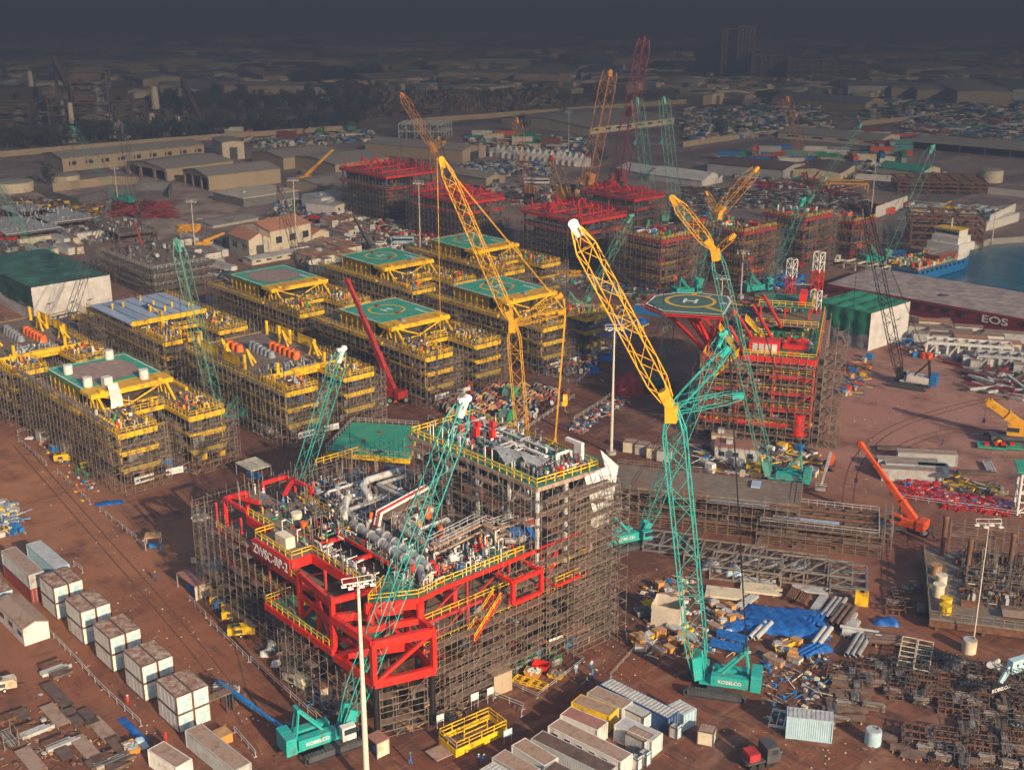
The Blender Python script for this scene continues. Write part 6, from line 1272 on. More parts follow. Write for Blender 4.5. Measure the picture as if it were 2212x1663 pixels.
shelter('open shelter with cream flat roof on empty ground between modules', g(549, 1030), A, 6.2, 4.6, 2.8, CRM, LGR, 0); shelter('guard kiosk with brown roof between the crane and the platform', Z(950, 1040), A, 2.2, 1.8, 2.4, PNK, CRM); shelter('cream guard booth with window right of the tall light mast', Z(1430, 1500), A, 2.3, 1.9, 2.3, PNK, CRM)
shelter('brown-roofed plywood shelter at the lit front of the platform', gc(1260, 560, 0), R(35), 4.6, 3, 2.6, PNK, WOOD); shelter('small brown-roofed booth by the gas bottle racks', gc(975, 650, 0), R(35), 1.9, 1.7, 2.2, PNK, LGR)
t = mk_crate(3.2, 2.7, 3.4, TAN).put(gc(625, 960, 0), R(35), 'tall tan plywood hut in front of the platform legs', None)
t = mk_compressor(CRM, 4.4).put(Z(730, 920), R(-38), 'cream wheeled generator trailer under the boom of the foreground crane', None)
GR = mk_crate(1.7, 1.2, 2.2, GRN, False)
for x, y, q_ in ((785, 800, 'leftmost'), (870, 740, 'second'), (930, 720, 'third'), (1120, 740, 'rightmost')): mk_rack(GRN, 6, 1.7, 1.3, 1.9).put(gc(x, y, 0), R(35), q_ + ' green and white gas bottle rack on the lit ground before the platform', 'gas bottle racks before the platform')
mk_skip(CPR, WHT).put(gc(930, 850, 0), R(-20), 'orange skip filled with white bags', None); mk_skip(RED).put(gc(1000, 790, 0), R(-20), 'red empty skip beside the bag-filled one', None); mk_skip(YEL, SCT, h=.7).put(gc(1130, 850, 0), R(-20), 'low yellow tray with scrap', None)
for x, y, lb in ((835, 890, 'left'), (975, 930, 'right')): mk_frame(2.4, 1.4, .5, YEL, 2, 'lifting_spreader').put(gc(x, y, 0), R(-30), 'yellow lifting frame lying inside the taped area, %s one' % lb, None)
# the yellow open work tray
t = thing('access_tray', 'big yellow open steel work tray with railings and a blue sheet', 'work tray', gc(410, 1390, 0), R(38)); MB().box(-4.2, -1.9, .3, 4.2, 1.9, .5).build('floor', BRN, t); mb = MB()
for a in ((-4.2, -2, 4.2, -1.88), (-4.2, 1.88, 4.2, 2)): mb.box(a[0], a[1], .1, a[2], a[3], 1.3)
mb.box(-4.32, -2, .1, -4.2, 2, 1.3); mb.box(4.2, -2, .1, 4.32, 2, 1.3); mb.build('side_wall', YEL, t); mb = MB(); rail(mb, [(-4.2, -2, 1.2), (4.2, -2, 1.2), (4.2, 2, 1.2), (-4.2, 2, 1.2)], 1.2, .12, close=True, bay=2); rail(mb, [(-1.5, 0, .5), (2.4, 0, .5)], 1.8, .16, bay=4); mb.build('railing', YEL, t); MB().box(-7, -1.4, .3, -4.4, 1.4, .42).build('ramp', DRF, t); MB().add([(-4.1, -1.8, 1.4), (-4.1, 1.8, 1.5), (-2.6, 1.2, .8), (-2.9, -1.5, .7)], [(0, 1, 2, 3)]).build('blue_sheet', TBLU, t)
def board(label, loc, rz, w_=1.5, h=2.0, col=WHT, mark=GRN):
    t = thing('notice_board', label, 'notice board', loc, rz); MB().box(-w_ / 2, -.04, h - .2, w_ / 2, .04, h + .9).build('panel', col, t)
    MB().box(-w_ / 2 + .05, -.03, 0, -w_ / 2 + .12, .03, h + .9).box(w_ / 2 - .12, -.03, 0, w_ / 2 - .05, .03, h + .9).build('posts', LGR, t)
    if mark: MB().box(-w_ * .3, -.06, h + .1, -w_ * .05, -.045, h + .5).box(w_ * .1, -.06, h + .3, w_ * .3, -.045, h + .6).build('printed_mark', mark, t)
    return t
board('large white notice board with green marks by the plywood shelter', gc(1135, 640, 0), R(35), 3.0, 1.9); board('white notice board between the hut and the yellow tray', gc(425, 1120, 0), R(35), 1.3, 1.6, mark=None); board('white notice board next to the tan plywood hut', gc(560, 1070, 0), R(35), 1.1, 1.6, mark=None); board('small white board left of the yellow tray', gc(128, 1290, 0), R(35), 1.2, 1.3, mark=None); board('blue and white board before the container yard', gc(710, 1420, 0), R(35), 1.4, 1.3, LBL, WHT)
board('small cream board beside the maroon-roofed shelter', LF(1680, 690), R(0), 1.0, 1.5, CRM, None)
fence_run('white tape barrier round the lifting frames', [gc(720, 920, 0), gc(965, 1030, 0), gc(1370, 720, 0), gc(1230, 640, 0)], .8, w=.05); fence_run('barrier rail behind the yellow work tray', [gc(600, 1030, 0), gc(850, 1130, 0), gc(830, 1190, 0)], 1.0); fence_run('tape barrier from the container yard to the white sheets', [gc(1600, 850, 0), gc(1860, 560, 0)], .8, w=.04)
# bags at the shaded side
for x, y, lb in ((450, 660, 'left'), (545, 745, 'nearest')): heap('white sack of grit beside the barrier, %s one' % lb, Z(x, y), 0, 1.5, 1.5, 1.3, PLW, 'grit_sack', 'sack', sd=int(x)); 
heap('grey-white sack behind the two white sacks', Z(510, 600), 0, 1.7, 1.7, 1.4, LGR, 'grit_sack', 'sack', sd=77)
junk('site_clutter', 'materials lying in the shade under the left side of the platform', 'site clutter', [(520, 1300), (560, 1290), (740, 1560), (690, 1560)], 110, 28, .3, 1.0, [DGR, BRN, BLU, LGR, WOOD, TRP], hmax=1.0)
junk('site_clutter', 'timber and pipes on the ground under the front platform frame', 'site clutter', [(870, 1590), (1010, 1540), (960, 1500), (820, 1540)], 80, 29, .3, 1.2, [WOOD, BRN, DGR, SCT], hmax=.6)
# people
PP = [(LF(1345, 790), 200, DBLU, DBLU, YEL, 'person in blue coveralls and yellow helmet walking across the road', 'walk'), (L2(1110, 1105), 30, RED, RED, WHT, 'person in red coveralls walking beside the stacked cabins', 'walk'), (L2(1440, 1430), 60, RED, RED, RED, 'person in red behind the railed container at the bottom', 'stand'),
      (Z(1710, 1605), 100, BLU, BLU, GRN, 'person in blue coveralls and green helmet right of the guard booth', 'walk'), (gc(1300, 825, 0), 180, LBL, LBL, GRN, 'person in pale blue by the tape barrier', 'stand'), (gc(1432, 790, 0), 200, LBL, BLU, RED, 'person with red helmet at the tape barrier corner', 'reach'), (gc(1440, 880, 0), 240, BLU, DBLU, GRN, 'person in dark blue behind the one with the red helmet', 'walk'),
      (gc(1392, 950, 0), 160, DBLU, DBLU, GRN, 'person in dark clothes at the end of the container yard', 'stand'), (gc(1735, 560, 0), 90, DRED, DBLU, BLU, 'person in checked red and blue near the pale tray', 'stand'), (gc(458, 1620, 0), 0, DBLU, DBLU, LBL, 'person in dark blue at the bottom edge, left of two', 'stand'), (gc(505, 1620, 0), 180, BLU, DBLU, LBL, 'person in dark blue at the bottom edge, right of two', 'stand'),
      (LF(1245, 520), 0, DBLU, DBLU, WHT, 'person standing left of the cream kiosk', 'stand'), (LF(1400, 530), 180, BLU, BLU, WHT, 'person standing right of the cream kiosk', 'stand'), (g(1299, 835), 90, RED, RED, WHT, 'person in red walking on the road, left of two', 'walk'), (g(1303, 837), 90, RED, RED, WHT, 'person in red walking on the road, right of two', 'walk'),
      (uvp(-160.5, 93, 18), 30, BLU, BLU, BLU, 'person in blue on the brown deck of the ZWSC-RP-2 platform', 'walk'), (uvp(-168.5, 92.5, 17.8), 90, WHT, WHT, WHT, 'person in white at the far end of the platform walkway', 'stand'), (uvp(-166, 92.6, 17.8), 0, LBL, BLU, WHT, 'person in pale blue on the platform walkway', 'stand'),
      (uvp(-225.5, 136, 12.1), 0, LBL, LBL, WHT, 'person in grey-blue on the front prong of the orange-wrapped module', 'stand'), (g(1852, 965), 90, RED, RED, RED, 'person in red beside the orange-red crane tip', 'stand'), (g(2035, 962), 0, DBLU, DBLU, DBLU, 'person in dark clothes left of the yellow crane wheels', 'stand')]
for p, a, c1, c2, ht, lb, ps in PP: person(lb, p, R(a), c1, c2, ht, ps)
# ================================================================= light masts
lamp_mast('tall cream light mast in the foreground beside the teal crane', g(793, 1700), 29.5, .42, az=R(20)); lamp_mast('tall cream light mast with crossbar left of the teal and yellow crane', g(1320, 980), 28.5, .38); lamp_mast('light mast with ring of lamps by the maroon-roofed shelter', LF(1775, 725), 10.9, .13, kind='ring', col=CRM)
for bx, by, ty, lb in ((908, 550, 395, 'between the red modules and the helidecks'), (642, 548, 388, 'rising over the cream house'), (422, 545, 434, 'on the open ground left of the cream house'), (255, 440, 362, 'in the walled yard at left'), (1228, 330, 242, 'far back above the tents'), (1881, 470, 355, 'right of the scaffolded modules'), (1556, 690, 600, 'behind the octagonal helideck'), (1600, 640, 545, 'before the teal-and-yellow V crane'), (2102, 1390, 1130, 'on the brown deck at the right edge'), (1748, 215, 165, 'far right pair, left one'), (1765, 212, 160, 'far right pair, right one'), (2142, 528, 450, 'on the far side of the basin')):
    b_ = g(bx, by); lo = topz(b_, ty)
    lamp_mast('slender light mast ' + lb, b_, lo, .28 if by < 900 else .12, heads=4)
# ================================================================= cable drums
DK = [mk_drum(.62, BRK, WHT), mk_drum(.7, BRK, BLK), mk_drum(.6, WOOD, LGR), mk_drum(.75, DBLU, LGR, .9), mk_drum(.65, BRN, DBLU, 1.15), mk_drum(.6, LGR, MRN, .8), mk_drum(.7, WOOD, DGR, 1.1), mk_drum(.7, GRY, BLK, 1.2)]
DN = ['red-brown cable drum with white wound cable', 'red-brown cable drum with black cable', 'pale wooden cable drum with grey cable', 'dark blue flanged cable drum', 'brown flanged cable drum with blue cable', 'grey flanged small cable drum', 'wooden flanged cable drum', 'grey flanged cable drum with black cable']
ORD = 'first second third fourth fifth sixth seventh eighth ninth tenth eleventh twelfth thirteenth fourteenth fifteenth sixteenth seventeenth eighteenth nineteenth'.split()
rd = random.Random(12); n_ = 0; Q = [(935, 880), (1090, 838), (1235, 852), (1080, 955)]
for i in range(17):
    for j in range(9):
        s_, t_ = (i + .5 + rd.uniform(-.3, .3)) / 17, (j + .5 + rd.uniform(-.3, .3)) / 9
        px = (Q[0][0] * (1 - s_) + Q[1][0] * s_) * (1 - t_) + (Q[3][0] * (1 - s_) + Q[2][0] * s_) * t_; py = (Q[0][1] * (1 - s_) + Q[1][1] * s_) * (1 - t_) + (Q[3][1] * (1 - s_) + Q[2][1] * s_) * t_
        k = rd.randrange(8); DK[k].put(g(px, py), A + rd.choice([0, 1.57, 1.57]) + rd.uniform(-.2, .2), DN[k] + ', ' + ORD[i] + ' from left in the ' + ORD[8 - j] + ' row', 'cable drums in the fenced store')
for i in range(34):
    p = g(1182 + (i % 12) * 9 + rd.uniform(-3, 3), 784 + (i // 12) * 12 + rd.uniform(-3, 3)); k = rd.randrange(8); DK[k].put(p, rd.uniform(0, 3), DN[k] + ', ' + ORD[i % 12] + ' in the ' + ['back', 'middle', 'front'][i // 12] + ' row of the small store', 'cable drums in the small store')
fence_run('rail fence along the near side of the drum store', [g(925, 905), g(1080, 968), g(1240, 860)], w=.09); fence_run('rail fence before the small drum store', [g(1165, 808), g(1245, 832), g(1290, 790)], w=.09)
mk_drum(.8, MRN, WHT, 1.1).put(g(1012, 832 + 8), R(10), 'maroon flanged drum with white cable at the left end of the store', None)
big = mk_drum(.8, GRN, GRY, 2.1, 2.2); big.put(g(1102, 868), R(60), 'very large cable drum with red-brown sides standing above the others', None); big.put(g(1095, 920), R(60), 'very large cable drum nearest the raised deck', None)
# ================================================================= green deck plate on supports
t = thing('green_deck_panel', 'green painted deck panel with yellow edge lying on supports left of the raised deck', 'deck panel', (0, 0, 0))
P_ = [uvp(-207.5, 131.1), uvp(-217.8, 144.8), uvp(-208.0, 154.5), uvp(-192.7, 141.5)]; P_ = [g(704, 972, 2.6), g(762, 911, 2.6), g(905, 920, 2.6), g(884, 988, 2.6)]
c_ = sum(P_, Vector()) / 4; t.location = (c_.x, c_.y, 0); Q_ = [(p.x - c_.x, p.y - c_.y) for p in P_]
o = MB().prism(Q_[::-1], 2.2, 2.6); o.build('plate', HGR, t); mb = MB(); mb2 = MB()
for i in range(4):
    a_, b_ = Q_[i], Q_[(i + 1) % 4]; mb.bar((*a_, 1.7), (*b_, 1.7), .3, 1.1, True)
    for k in range(5): mb2.bar((a_[0] + (b_[0] - a_[0]) * k / 5, a_[1] + (b_[1] - a_[1]) * k / 5, 0), (a_[0] + (b_[0] - a_[0]) * k / 5, a_[1] + (b_[1] - a_[1]) * k / 5, 1.2), .3)
mb.build('edge_girder', YEL, t); mb2.build('support', DGR, t); mb = MB(); rail(mb, [(*Q_[0], 2.6), (*Q_[1], 2.6), (*Q_[2], 2.6)], 1.1, .07); rail(mb, [(*Q_[0], 2.4), (*Q_[3], 2.4)], 1.2, .06); mb.build('handrail', LGR, t)
for x, y in ((0, 3), (-3, -2)): MB().box(x, y, 2.6, x + .8, y + .8, 2.9).build('lifting_lug', BRK, t)
t = thing('tank_skid', 'grey horizontal tank in a steel frame beside the orange-wrapped module', 'tank skid', g(573, 938), A); MB().tube((-2.7, 0, 1.3), (2.7, 0, 1.3), .8, 16).build('tank', LGR, t); mb = MB()
for z in (.15, 2.6):
    for y in (-1.1, 1.1): mb.bar((-3.4, y, z), (3.4, y, z), .14)
for x in (-3.4, 0, 3.4):
    for y in (-1.1, 1.1): mb.bar((x, y, 0), (x, y, 2.6), .12)
    mb.bar((x, -1.1, .15), (x, 1.1, .15), .14); mb.bar((x, -1.1, 2.6), (x, 1.1, 2.6), .1)
mb.build('frame', LGR, t)
# ================================================================= sheeted modules, barge, ship
def sheeted(label, u0, u1, v0, v1, h, roofm, frontm, sidem, lowm, sd):
    rr = random.Random(sd); r = thing('sheeted_scaffold_shed', label, 'covered shed', uvp(u0, v0), A); L_, W_ = u1 - u0, v1 - v0
    def sheet(name, P, Qv, Rv, m, n, k, am=.35, par=None):
        V_ = [];
        for j in range(k + 1):
            for i in range(n + 1):
                p = Vector(P) + Vector(Qv) * (i / n) + Vector(Rv) * (j / k); nr = Vector(Qv).cross(Vector(Rv)).normalized(); e = 0 if i in (0, n) or j in (0, k) else 1
                p += nr * (am * e * (math.sin(i * 1.1 + sd) * .5 + math.sin(j * 1.7 + i * .4) * .4 + rr.uniform(-.35, .35))); V_.append(tuple(p))
        mb = MB(); mb.add(V_, [(j * (n + 1) + i, j * (n + 1) + i + 1, (j + 1) * (n + 1) + i + 1, (j + 1) * (n + 1) + i) for j in range(k) for i in range(n)], True); return mb.build(name, m, r)
    sheet('front_sheet', (L_, 0, 0), (0, W_, 0), (0, 0, h), frontm, 18, 8, .12); sheet('back_sheet', (0, W_, 0), (0, -W_, 0), (0, 0, h), frontm, 10, 5, .2); sheet('right_sheet', (L_, W_, 0), (-L_, 0, 0), (0, 0, h), frontm, 16, 6, .2)
    sheet('roof_sheet', (0, 0, h), (L_, 0, 0), (0, W_, 0), roofm, 22, 12, .5); sheet('side_net', (0, -.05, h * .35), (L_, 0, 0), (0, 0, h * .65), sidem, 24, 7, .3); sheet('lower_sheet', (0, 0, 0), (L_, 0, 0), (0, 0, h * .42), lowm, 24, 4, .3)
    for z in (h * .3, h * .6, h * .85): MB().bar((L_ + .12, .2, z), (L_ + .12, W_ - .2, z), .06).build('tie_line', LGR, r)
    for i in range(3): y = rr.uniform(3, W_ - 5); z = rr.uniform(h * .3, h * .8); MB().poly([(L_ + .16, y, z), (L_ + .16, y + 3, z + .3), (L_ + .16, y + 1.2, z - .25)]).build('tear', DGR, r)
    return r
sheeted('large green-netted shed with white sheeted front at the left edge', -412, -361, 129, 153.5, 10.6, PLGD, PLW, PLGD, PLW, 2)
sheeted('smaller bright green-roofed white sheeted shed near the red barge', -197, -179.2, 289.8, 309.4, 10.8, PLG, PLW, PLG, TRP, 5)
ab = A + R(6.5); o = uvp(-223.2, 333.2); bg_ = thing('barge', 'long flat cargo barge with dusty deck, red side, tyre fenders and EOS lettering', 'barge', o, ab)
MB().prism([(0, 0), (6, -.2), (150, -.2), (150, 31), (0, 31)], -3.0, 3.9).build('hull', MRN, bg_); MB().box(.3, .1, 3.91, 149.8, 30.8, 4.0).build('deck', mat('barge_deck', (.46, .38, .36), .85, var=.3, scale=.25, dirt=(.30, .24, .22), damt=.6, dscale=.3), bg_)
mb = MB(); mb.box(6, -.5, 3.2, 150, -.21, 3.6); mb.box(6, -.45, 1.2, 150, -.21, 1.5); mb.build('rubbing_strake', MRN, bg_)
for i in range(17): x = 4 + i * 4.6 + (14 if i > 9 else 0); MB().tube((x, -.75, 2.5), (x, -.45, 2.5), .75, 14).build('tyre_fender', RUB, bg_)
text('EOS', 3.0, WHT, bg_, (55.0, -.55, 1.9), (R(90), 0, 0), sx=1.5); heap('small pile of rope and gear lying on the barge deck', uvp(-190, 347, 4.02), .3, 3.5, 2, .5, DGR, 'rope_pile', 'rope pile', sd=8)
sa = A + R(90); s0 = uvp(-224, 378); sh = thing('supply_ship', 'moored supply ship with blue hull, white bridge and crowded cargo deck', 'ship', s0, sa)
hp = [(0, -7.5), (34, -7.5), (41, -5), (46, 0), (41, 5), (34, 7.5), (0, 7.5)]; MB().prism(hp, -2.4, 2.2).build('hull', mat('hull_blue', (.01, .16, .42), .45), sh); MB().prism([(x * .995 + .1, y * .96) for x, y in hp], 2.201, 2.3).build('deck', DECK, sh); MB().prism([(28, -7.4), (34, -7.4), (41, -5), (46.4, 0), (41, 5), (34, 7.4), (28, 7.4)], 2.31, 5.0).build('forecastle', WHT, sh)
MB().box(29, -6.8, 5.01, 41, 6.8, 8.4).box(30, -5.6, 8.41, 39.5, 5.6, 11.2).build('superstructure', WHT, sh); br = MB().box(31, -5.2, 11.21, 37.5, 5.2, 14.0).build('bridge', WHT, sh); MB().box(30.9, -4.9, 12.2, 37.6, 4.9, 13.3).build('window', GLS, br); MB().box(30.6, -5.5, 14.01, 37.9, 5.5, 14.3).build('bridge_roof', YEL, br)
MB().tube((34, 0, 14.3), (34, 0, 18.5), .3, 8).bar((34, -2, 16.5), (34, 2, 16.5), .2).build('mast', WHT, sh); mb = MB(); rail(mb, [(0, -7.3, 2.3), (28, -7.3, 2.3)], 1.2, .1); rail(mb, [(0, 7.3, 2.3), (28, 7.3, 2.3)], 1.2, .1); mb.bar((1, -7, 2.3), (1, -7, 6), .3); mb.bar((1, 7, 2.3), (1, 7, 6), .3); mb.bar((1, -7, 6), (1, 7, 6), .4); mb.build('rail', WHT, sh)
for i in range(10): MB().tube((3 + i * 3.2, -7.85, 1.3), (3 + i * 3.2, -7.55, 1.3), .6, 12).build('tyre_fender', RUB, sh)
sp = lambda x, y, z: (Matrix.Translation(s0) @ Matrix.Rotation(sa, 4, 'Z')) @ Vector((x, y, z))
cont(12.2, BRK, DRF).put(sp(21, -4.6, 2.35), sa, 'red-brown container on the ship deck before the bridge', None); cont(12.2, BRK, LGR).put(sp(21, -1.9, 2.35), sa, 'grey-roofed container on the ship deck', None); cont(12.2, DBLU, BLU).put(uvp(-238, 396), sa, 'blue container on the quay behind the ship', None); cont(12.2, BRK, BRK).put(uvp(-241, 388), sa, 'red-brown container on the quay behind the ship', None)
rr = random.Random(5); mb = MB(); Mx = Matrix.Translation(s0) @ Matrix.Rotation(sa, 4, 'Z')
for i in range(170): p = Mx @ Vector((rr.uniform(1, 27), rr.uniform(-6.3, 6.3), 2.35)); mb.c = rr.choice([0, 1, 1, 2, 3, 4]); mb.obox(p.x, p.y, p.z, rr.uniform(.4, 1.5), rr.uniform(.4, 1.2), rr.uniform(.4, 1.6), rr.uniform(0, 3))
tag(mb.build('deck_cargo', [ORP, YEL, LGR, WHT, TEALG]), 'crowded small cargo of orange, yellow and grey pieces on the ship deck', 'deck cargo', kind='stuff')
sh.scale = (.92, .92, .84)
# ================================================================= brown scaffolded deck, truss frames (grid turned as the red helideck platform)
AB = R(-15.5); o0 = g(1312, 1046, 7.0); o0.z = 0
bd = thing('fabrication_deck', 'long brown plated deck on scaffolding right of the front platform', 'deck section', o0, AB); rr = random.Random(3)
MB().box(0, 0, 6.6, 36, 10.5, 7.0).build('top_plating', DECK, bd)
for z in (1.6, 4.2): MB().box(.5, 1.2, z, 35.5, 10, z + .3).build('inner_deck', BRN, bd)
mb = MB()
for i in range(19):
    x = i * 2
    for z in (1.7, 4.3): mb.bar((x, .5, z), (x, .5, z + 2.3), .18, .4)
for z in (.9, 3.6, 6.1): mb.bar((0, .2, z), (36, .2, z), .35, .5, True); mb.bar((0, 10.3, z), (36, 10.3, z), .35, .5, True)
mb.build('side_girder', RUST, bd); MB().box(19.5, -.7, 6.2, 30.5, 1.6, 6.35).build('pale_blue_panel', SKB, bd); tag(smalls(bd, rr, 1, 35, 1, 9, 1.9, 150, [DGR, BRN, LGR, RUST], 'inner_fittings', 2), kind='stuff')
for x in range(1, 36, 5): MB().tube((x, 5, 0), (x, 5, 1.6), .4, 8).build('trestle', BRN, bd)
mb = MB(); rail(mb, [(0, 10.4, 7), (36, 10.4, 7), (36, 0, 7)], 1.1, .07); mb.build('handrail', SCT, bd)
MB().box(26.5, 5.5, 7.1, 28.2, 8.6, 7.4).build('skylight_frame', SKB, bd)
wrap_scaffold('tube scaffold hung along the near side of the long brown deck', 0, 0, [[(0, -.6), (36, -.6)]], [6.6], 31, rz=AB, org=o0, board=.7)
o1 = g(1640, 1168) ; o1.z = 0
b2 = thing('fabrication_deck', 'open steel floor frame with rusty pipes and pale panels, right of the brown deck', 'deck section', o1, AB)
for z in (1.0, 3.4):
    mb = MB()
    for i in range(8): mb.bar((0, i * 1.5, z), (21, i * 1.5, z), .25, .5, True)
    for i in range(8): mb.bar((i * 3, 0, z), (i * 3, 10.5, z), .22, .4, True)
    mb.build('floor_beams', RUST if z < 2 else BRN, b2)
for i in range(3): MB().tube((0, 1.5 + i * 3, 4.0), (20, 1.5 + i * 3, 4.0), .3, 8).build('pipe', RUST, b2)
MB().box(2, 2, 3.7, 14, 4, 3.8).build('pale_blue_panel', SKB, b2); mb = MB(); rail(mb, [(0, 0, 3.6), (21, 0, 3.6), (21, 10.5, 3.6), (0, 10.5, 3.6)], 1.2, .09); mb.build('handrail', LGR, b2)
for x in range(0, 22, 7):
    for y in (0, 10): MB().box(x - .3, y - .3, 0, x + .3, y + .3, .8).build('trestle', BRN, b2)
wrap_scaffold('scaffold tubes round the open steel floor frame', 0, 0, [[(-.5, -.8), (21.5, -.8)], [(22, 0), (22, 11)]], [4.5, 5.5], 32, rz=AB, org=o1, board=.5)
ZR = lambda x, y, z=0: g(1400 / 1.0877 + x / 4, 1100 / 1.0877 + y / 4, z); ZB = lambda x, y, z=0: g(1804 / 1.0877 + x / 4, 1359 / 1.0877 + y / 4, z); ZM = lambda x, y, z=0: g(1804 / 1.0877 + x / 4, 850 / 1.0877 + y / 4, z); ZT = lambda x, y, z=0: g(1804 / 1.0877 + x / 4, 450 / 1.0877 + y / 4, z)
def truss(L_, W_, h, m=LGR, n=4):
    def mk():
        t = thing('steel_truss', '', 'steel truss'); x, y = L_ / 2, W_ / 2; mb = MB()
        for z in (.3, h):
            for sy in (-y, y): mb.bar((-x, sy, z), (x, sy, z), .28, .28, True)
            for i in range(n + 1): c = -x + L_ * i / n; mb.bar((c, -y, z), (c, y, z), .24, .24, True)
        mb.build('chord', m, t); mb = MB()
        for i in range(n):
            a, b = -x + L_ * i / n, -x + L_ * (i + 1) / n; mb.bar((a, -y, h), (b, y, h), .14)
            for sy in (-y, y): mb.bar((a, sy, .3), (b, sy, h), .16)
        mb.build('brace', m, t); mb = MB()
        for i in range(n + 1):
            for sy in (-y, y): c = -x + L_ * i / n; mb.bar((c, sy, 0), (c, sy, h), .22)
        mb.build('post', m, t); return t
    return Kind(mk)
T1, T2, T3 = truss(9, 6, 1.6, GRY, 3), truss(14, 7, 2.0, SCT, 5), truss(12, 6, 2.6, SCT, 3)
T1.put(ZR(640, 680), AB, 'pale lattice frame nearest the teal crane behind the front platform', None); T2.put(ZR(1120, 800), AB, 'long pale truss frame with grey sheets hung in it', None); T2.put(ZR(1620, 880), AB, 'long pale truss frame with crossed braces, middle of the row', None); T3.put(ZR(1900, 960), AB, 'truss frame at the right end of the row', None); T3.put(ZR(1300, 930), AB, 'lower truss frame full of sheeted pieces', None); T1.put(ZR(2180, 1000), R(75), 'dark framed rack standing right of the truss row', None)
for x, y, w_, m, lb in ((1010, 870, 4, TRP, 'grey tarpaulin hung in the lower truss frame'), (1320, 800, 4, TRP, 'dark sheet draped between two truss frames'), (1545, 860, 3.5, LGR, 'light sheet draped over the middle truss frame'), (1750, 870, 3.5, TRP, 'grey sheet at the right of the middle truss frame'), (1200, 920, 3, LBL, 'pale blue bundle inside the lower truss frame')): heap(lb, ZR(x, y), AB, w_, 2.2, 1.8, m, sd=int(x))
for x, y, lb in ((240, 410, 'left'), (315, 405, 'right')): mk_drum(.9, LGR, CRM, 1.2, 1.2).put(ZR(x, y), 0, 'upright cream drum beside the teal crane boom, %s' % lb, None)
# ---------------------------------------------------------------- pipe and material store, right foreground
mk_ = lambda w_, L_, W_, h, m, sd: heap(w_, (0, 0, 0), 0, L_, W_, h, m, sd=sd)
place(mk_('big bright blue tarpaulin spread over pipe spools', 14, 9, 1.25, TBLU, 31), ZR(1640, 1330), R(-12)); place(mk_('blue tarpaulin left part of the spread, lower and flatter', 8, 6, 1.0, TBLU, 32), ZR(1270, 1320), R(10)); place(mk_('blue tarpaulin beside the rusty store at right', 4, 2.2, .9, TBLU, 33), ZB(1020, 385), R(-8)); place(mk_('small blue tarpaulin among crates under the yellow-teal crane', 3.4, 2.6, .8, TBLU, 34), ZR(1120, 1230), .4)
place(mk_('blue tarpaulin bundle left of the white sheet enclosure', 3.5, 2.6, .9, TBLU, 35), ZR(540, 1160), .4); place(mk_('blue tarpaulin with pipes at the lower end of the spread', 5, 3, .8, TBLU, 36), ZR(1900, 1560), .2)
t = thing('sheet_enclosure', 'open-topped enclosure of beige sheeting on tubes', 'enclosure', ZR(620, 1330), R(-20)); rr = random.Random(4)
for i, (a, b) in enumerate((((-3, -2.5), (3, -2.5)), ((3, -2.5), (3, 2.5)), ((3, 2.5), (-3, 2.5)), ((-3, 2.5), (-3, -2.5)))):
    mb = MB(); n = 8; V_ = []
    for j in range(5):
        for k in range(n + 1): q = Vector((*a, 0)).lerp(Vector((*b, 0)), k / n); V_.append((q.x * .78 + rr.uniform(-.06, .06), q.y * .78 + rr.uniform(-.06, .06), j * .95 + (0 if j < 4 else rr.uniform(-.1, .1))))
    mb.add(V_, [(j * (n + 1) + k, j * (n + 1) + k + 1, (j + 1) * (n + 1) + k + 1, (j + 1) * (n + 1) + k) for j in range(4) for k in range(n)], True); mb.build('sheet', mat('beige_sheet', (.56, .49, .40), .7, var=.12, bump=.8), t)
PK = [mk_pipes(3, 7.5, .38, PIPE), mk_pipes(2, 6, .42, LGR), mk_pipes(6, 4, .16, RUST, 2), mk_pipes(3, 5, .35, TBLU, 1, name='wrapped_pipes'), mk_pipes(8, 5.5, .10, LGR, 2), mk_pipes(3, 7, .45, BRN)]
PN = ['three grey pipes side by side', 'two thick pale pipes', 'stack of thin rusty pipes', 'three pipes wrapped in blue plastic', 'bundle of thin pale tubes', 'three thick brown pipes']
for x, y, k, a, lb in ((2050, 1230, 0, 58, 'longest, right of the big tarpaulin'), (2130, 1300, 5, 58, 'beyond the longest grey ones'), (1900, 1330, 3, 62, 'at the right edge of the big tarpaulin'), (1950, 1480, 1, 58, 'below the tarpaulin edge'), (1700, 1110, 2, 62, 'above the big tarpaulin'), (1790, 1150, 2, 62, 'right of the first rusty stack'), (1930, 1180, 4, 60, 'between rusty stack and long pipes'), (1180, 1480, 3, -30, 'below the left tarpaulin'), (1420, 1430, 1, 55, 'under the left tarpaulin edge'), (1300, 1170, 4, 50, 'left end of the tarpaulin'), (740, 1440, 1, -50, 'bent pair beside the beige enclosure'), (1850, 1600, 3, 40, 'at the lower right of the tarpaulin'), (1130, 1560, 3, -25, 'by the base of the yellow-teal crane mast'), (2200, 1400, 4, 58, 'farthest right in the store')):
    PK[k].put(ZR(x, y), R(a), PN[k] + ', ' + lb, None)
for x, y, k, a, lb in ((780, 600, 0, 60, 'lying alone on open ground'), (700, 380, 4, 62, 'left of the rusty barrel'), (800, 490, 1, -20, 'rusty length beside the trench'), (1050, 560, 5, -12, 'short length on the bare ground')): PK[k].put(ZB(x, y), R(a), PN[k] + ' ' + lb, None)
BK = [mk_beams(6, 7, CRM, .4, .5), mk_beams(4, 6, LGR, .4, .4), mk_beams(5, 5, RUST), mk_beams(3, 8, BRN, .6, .45)]
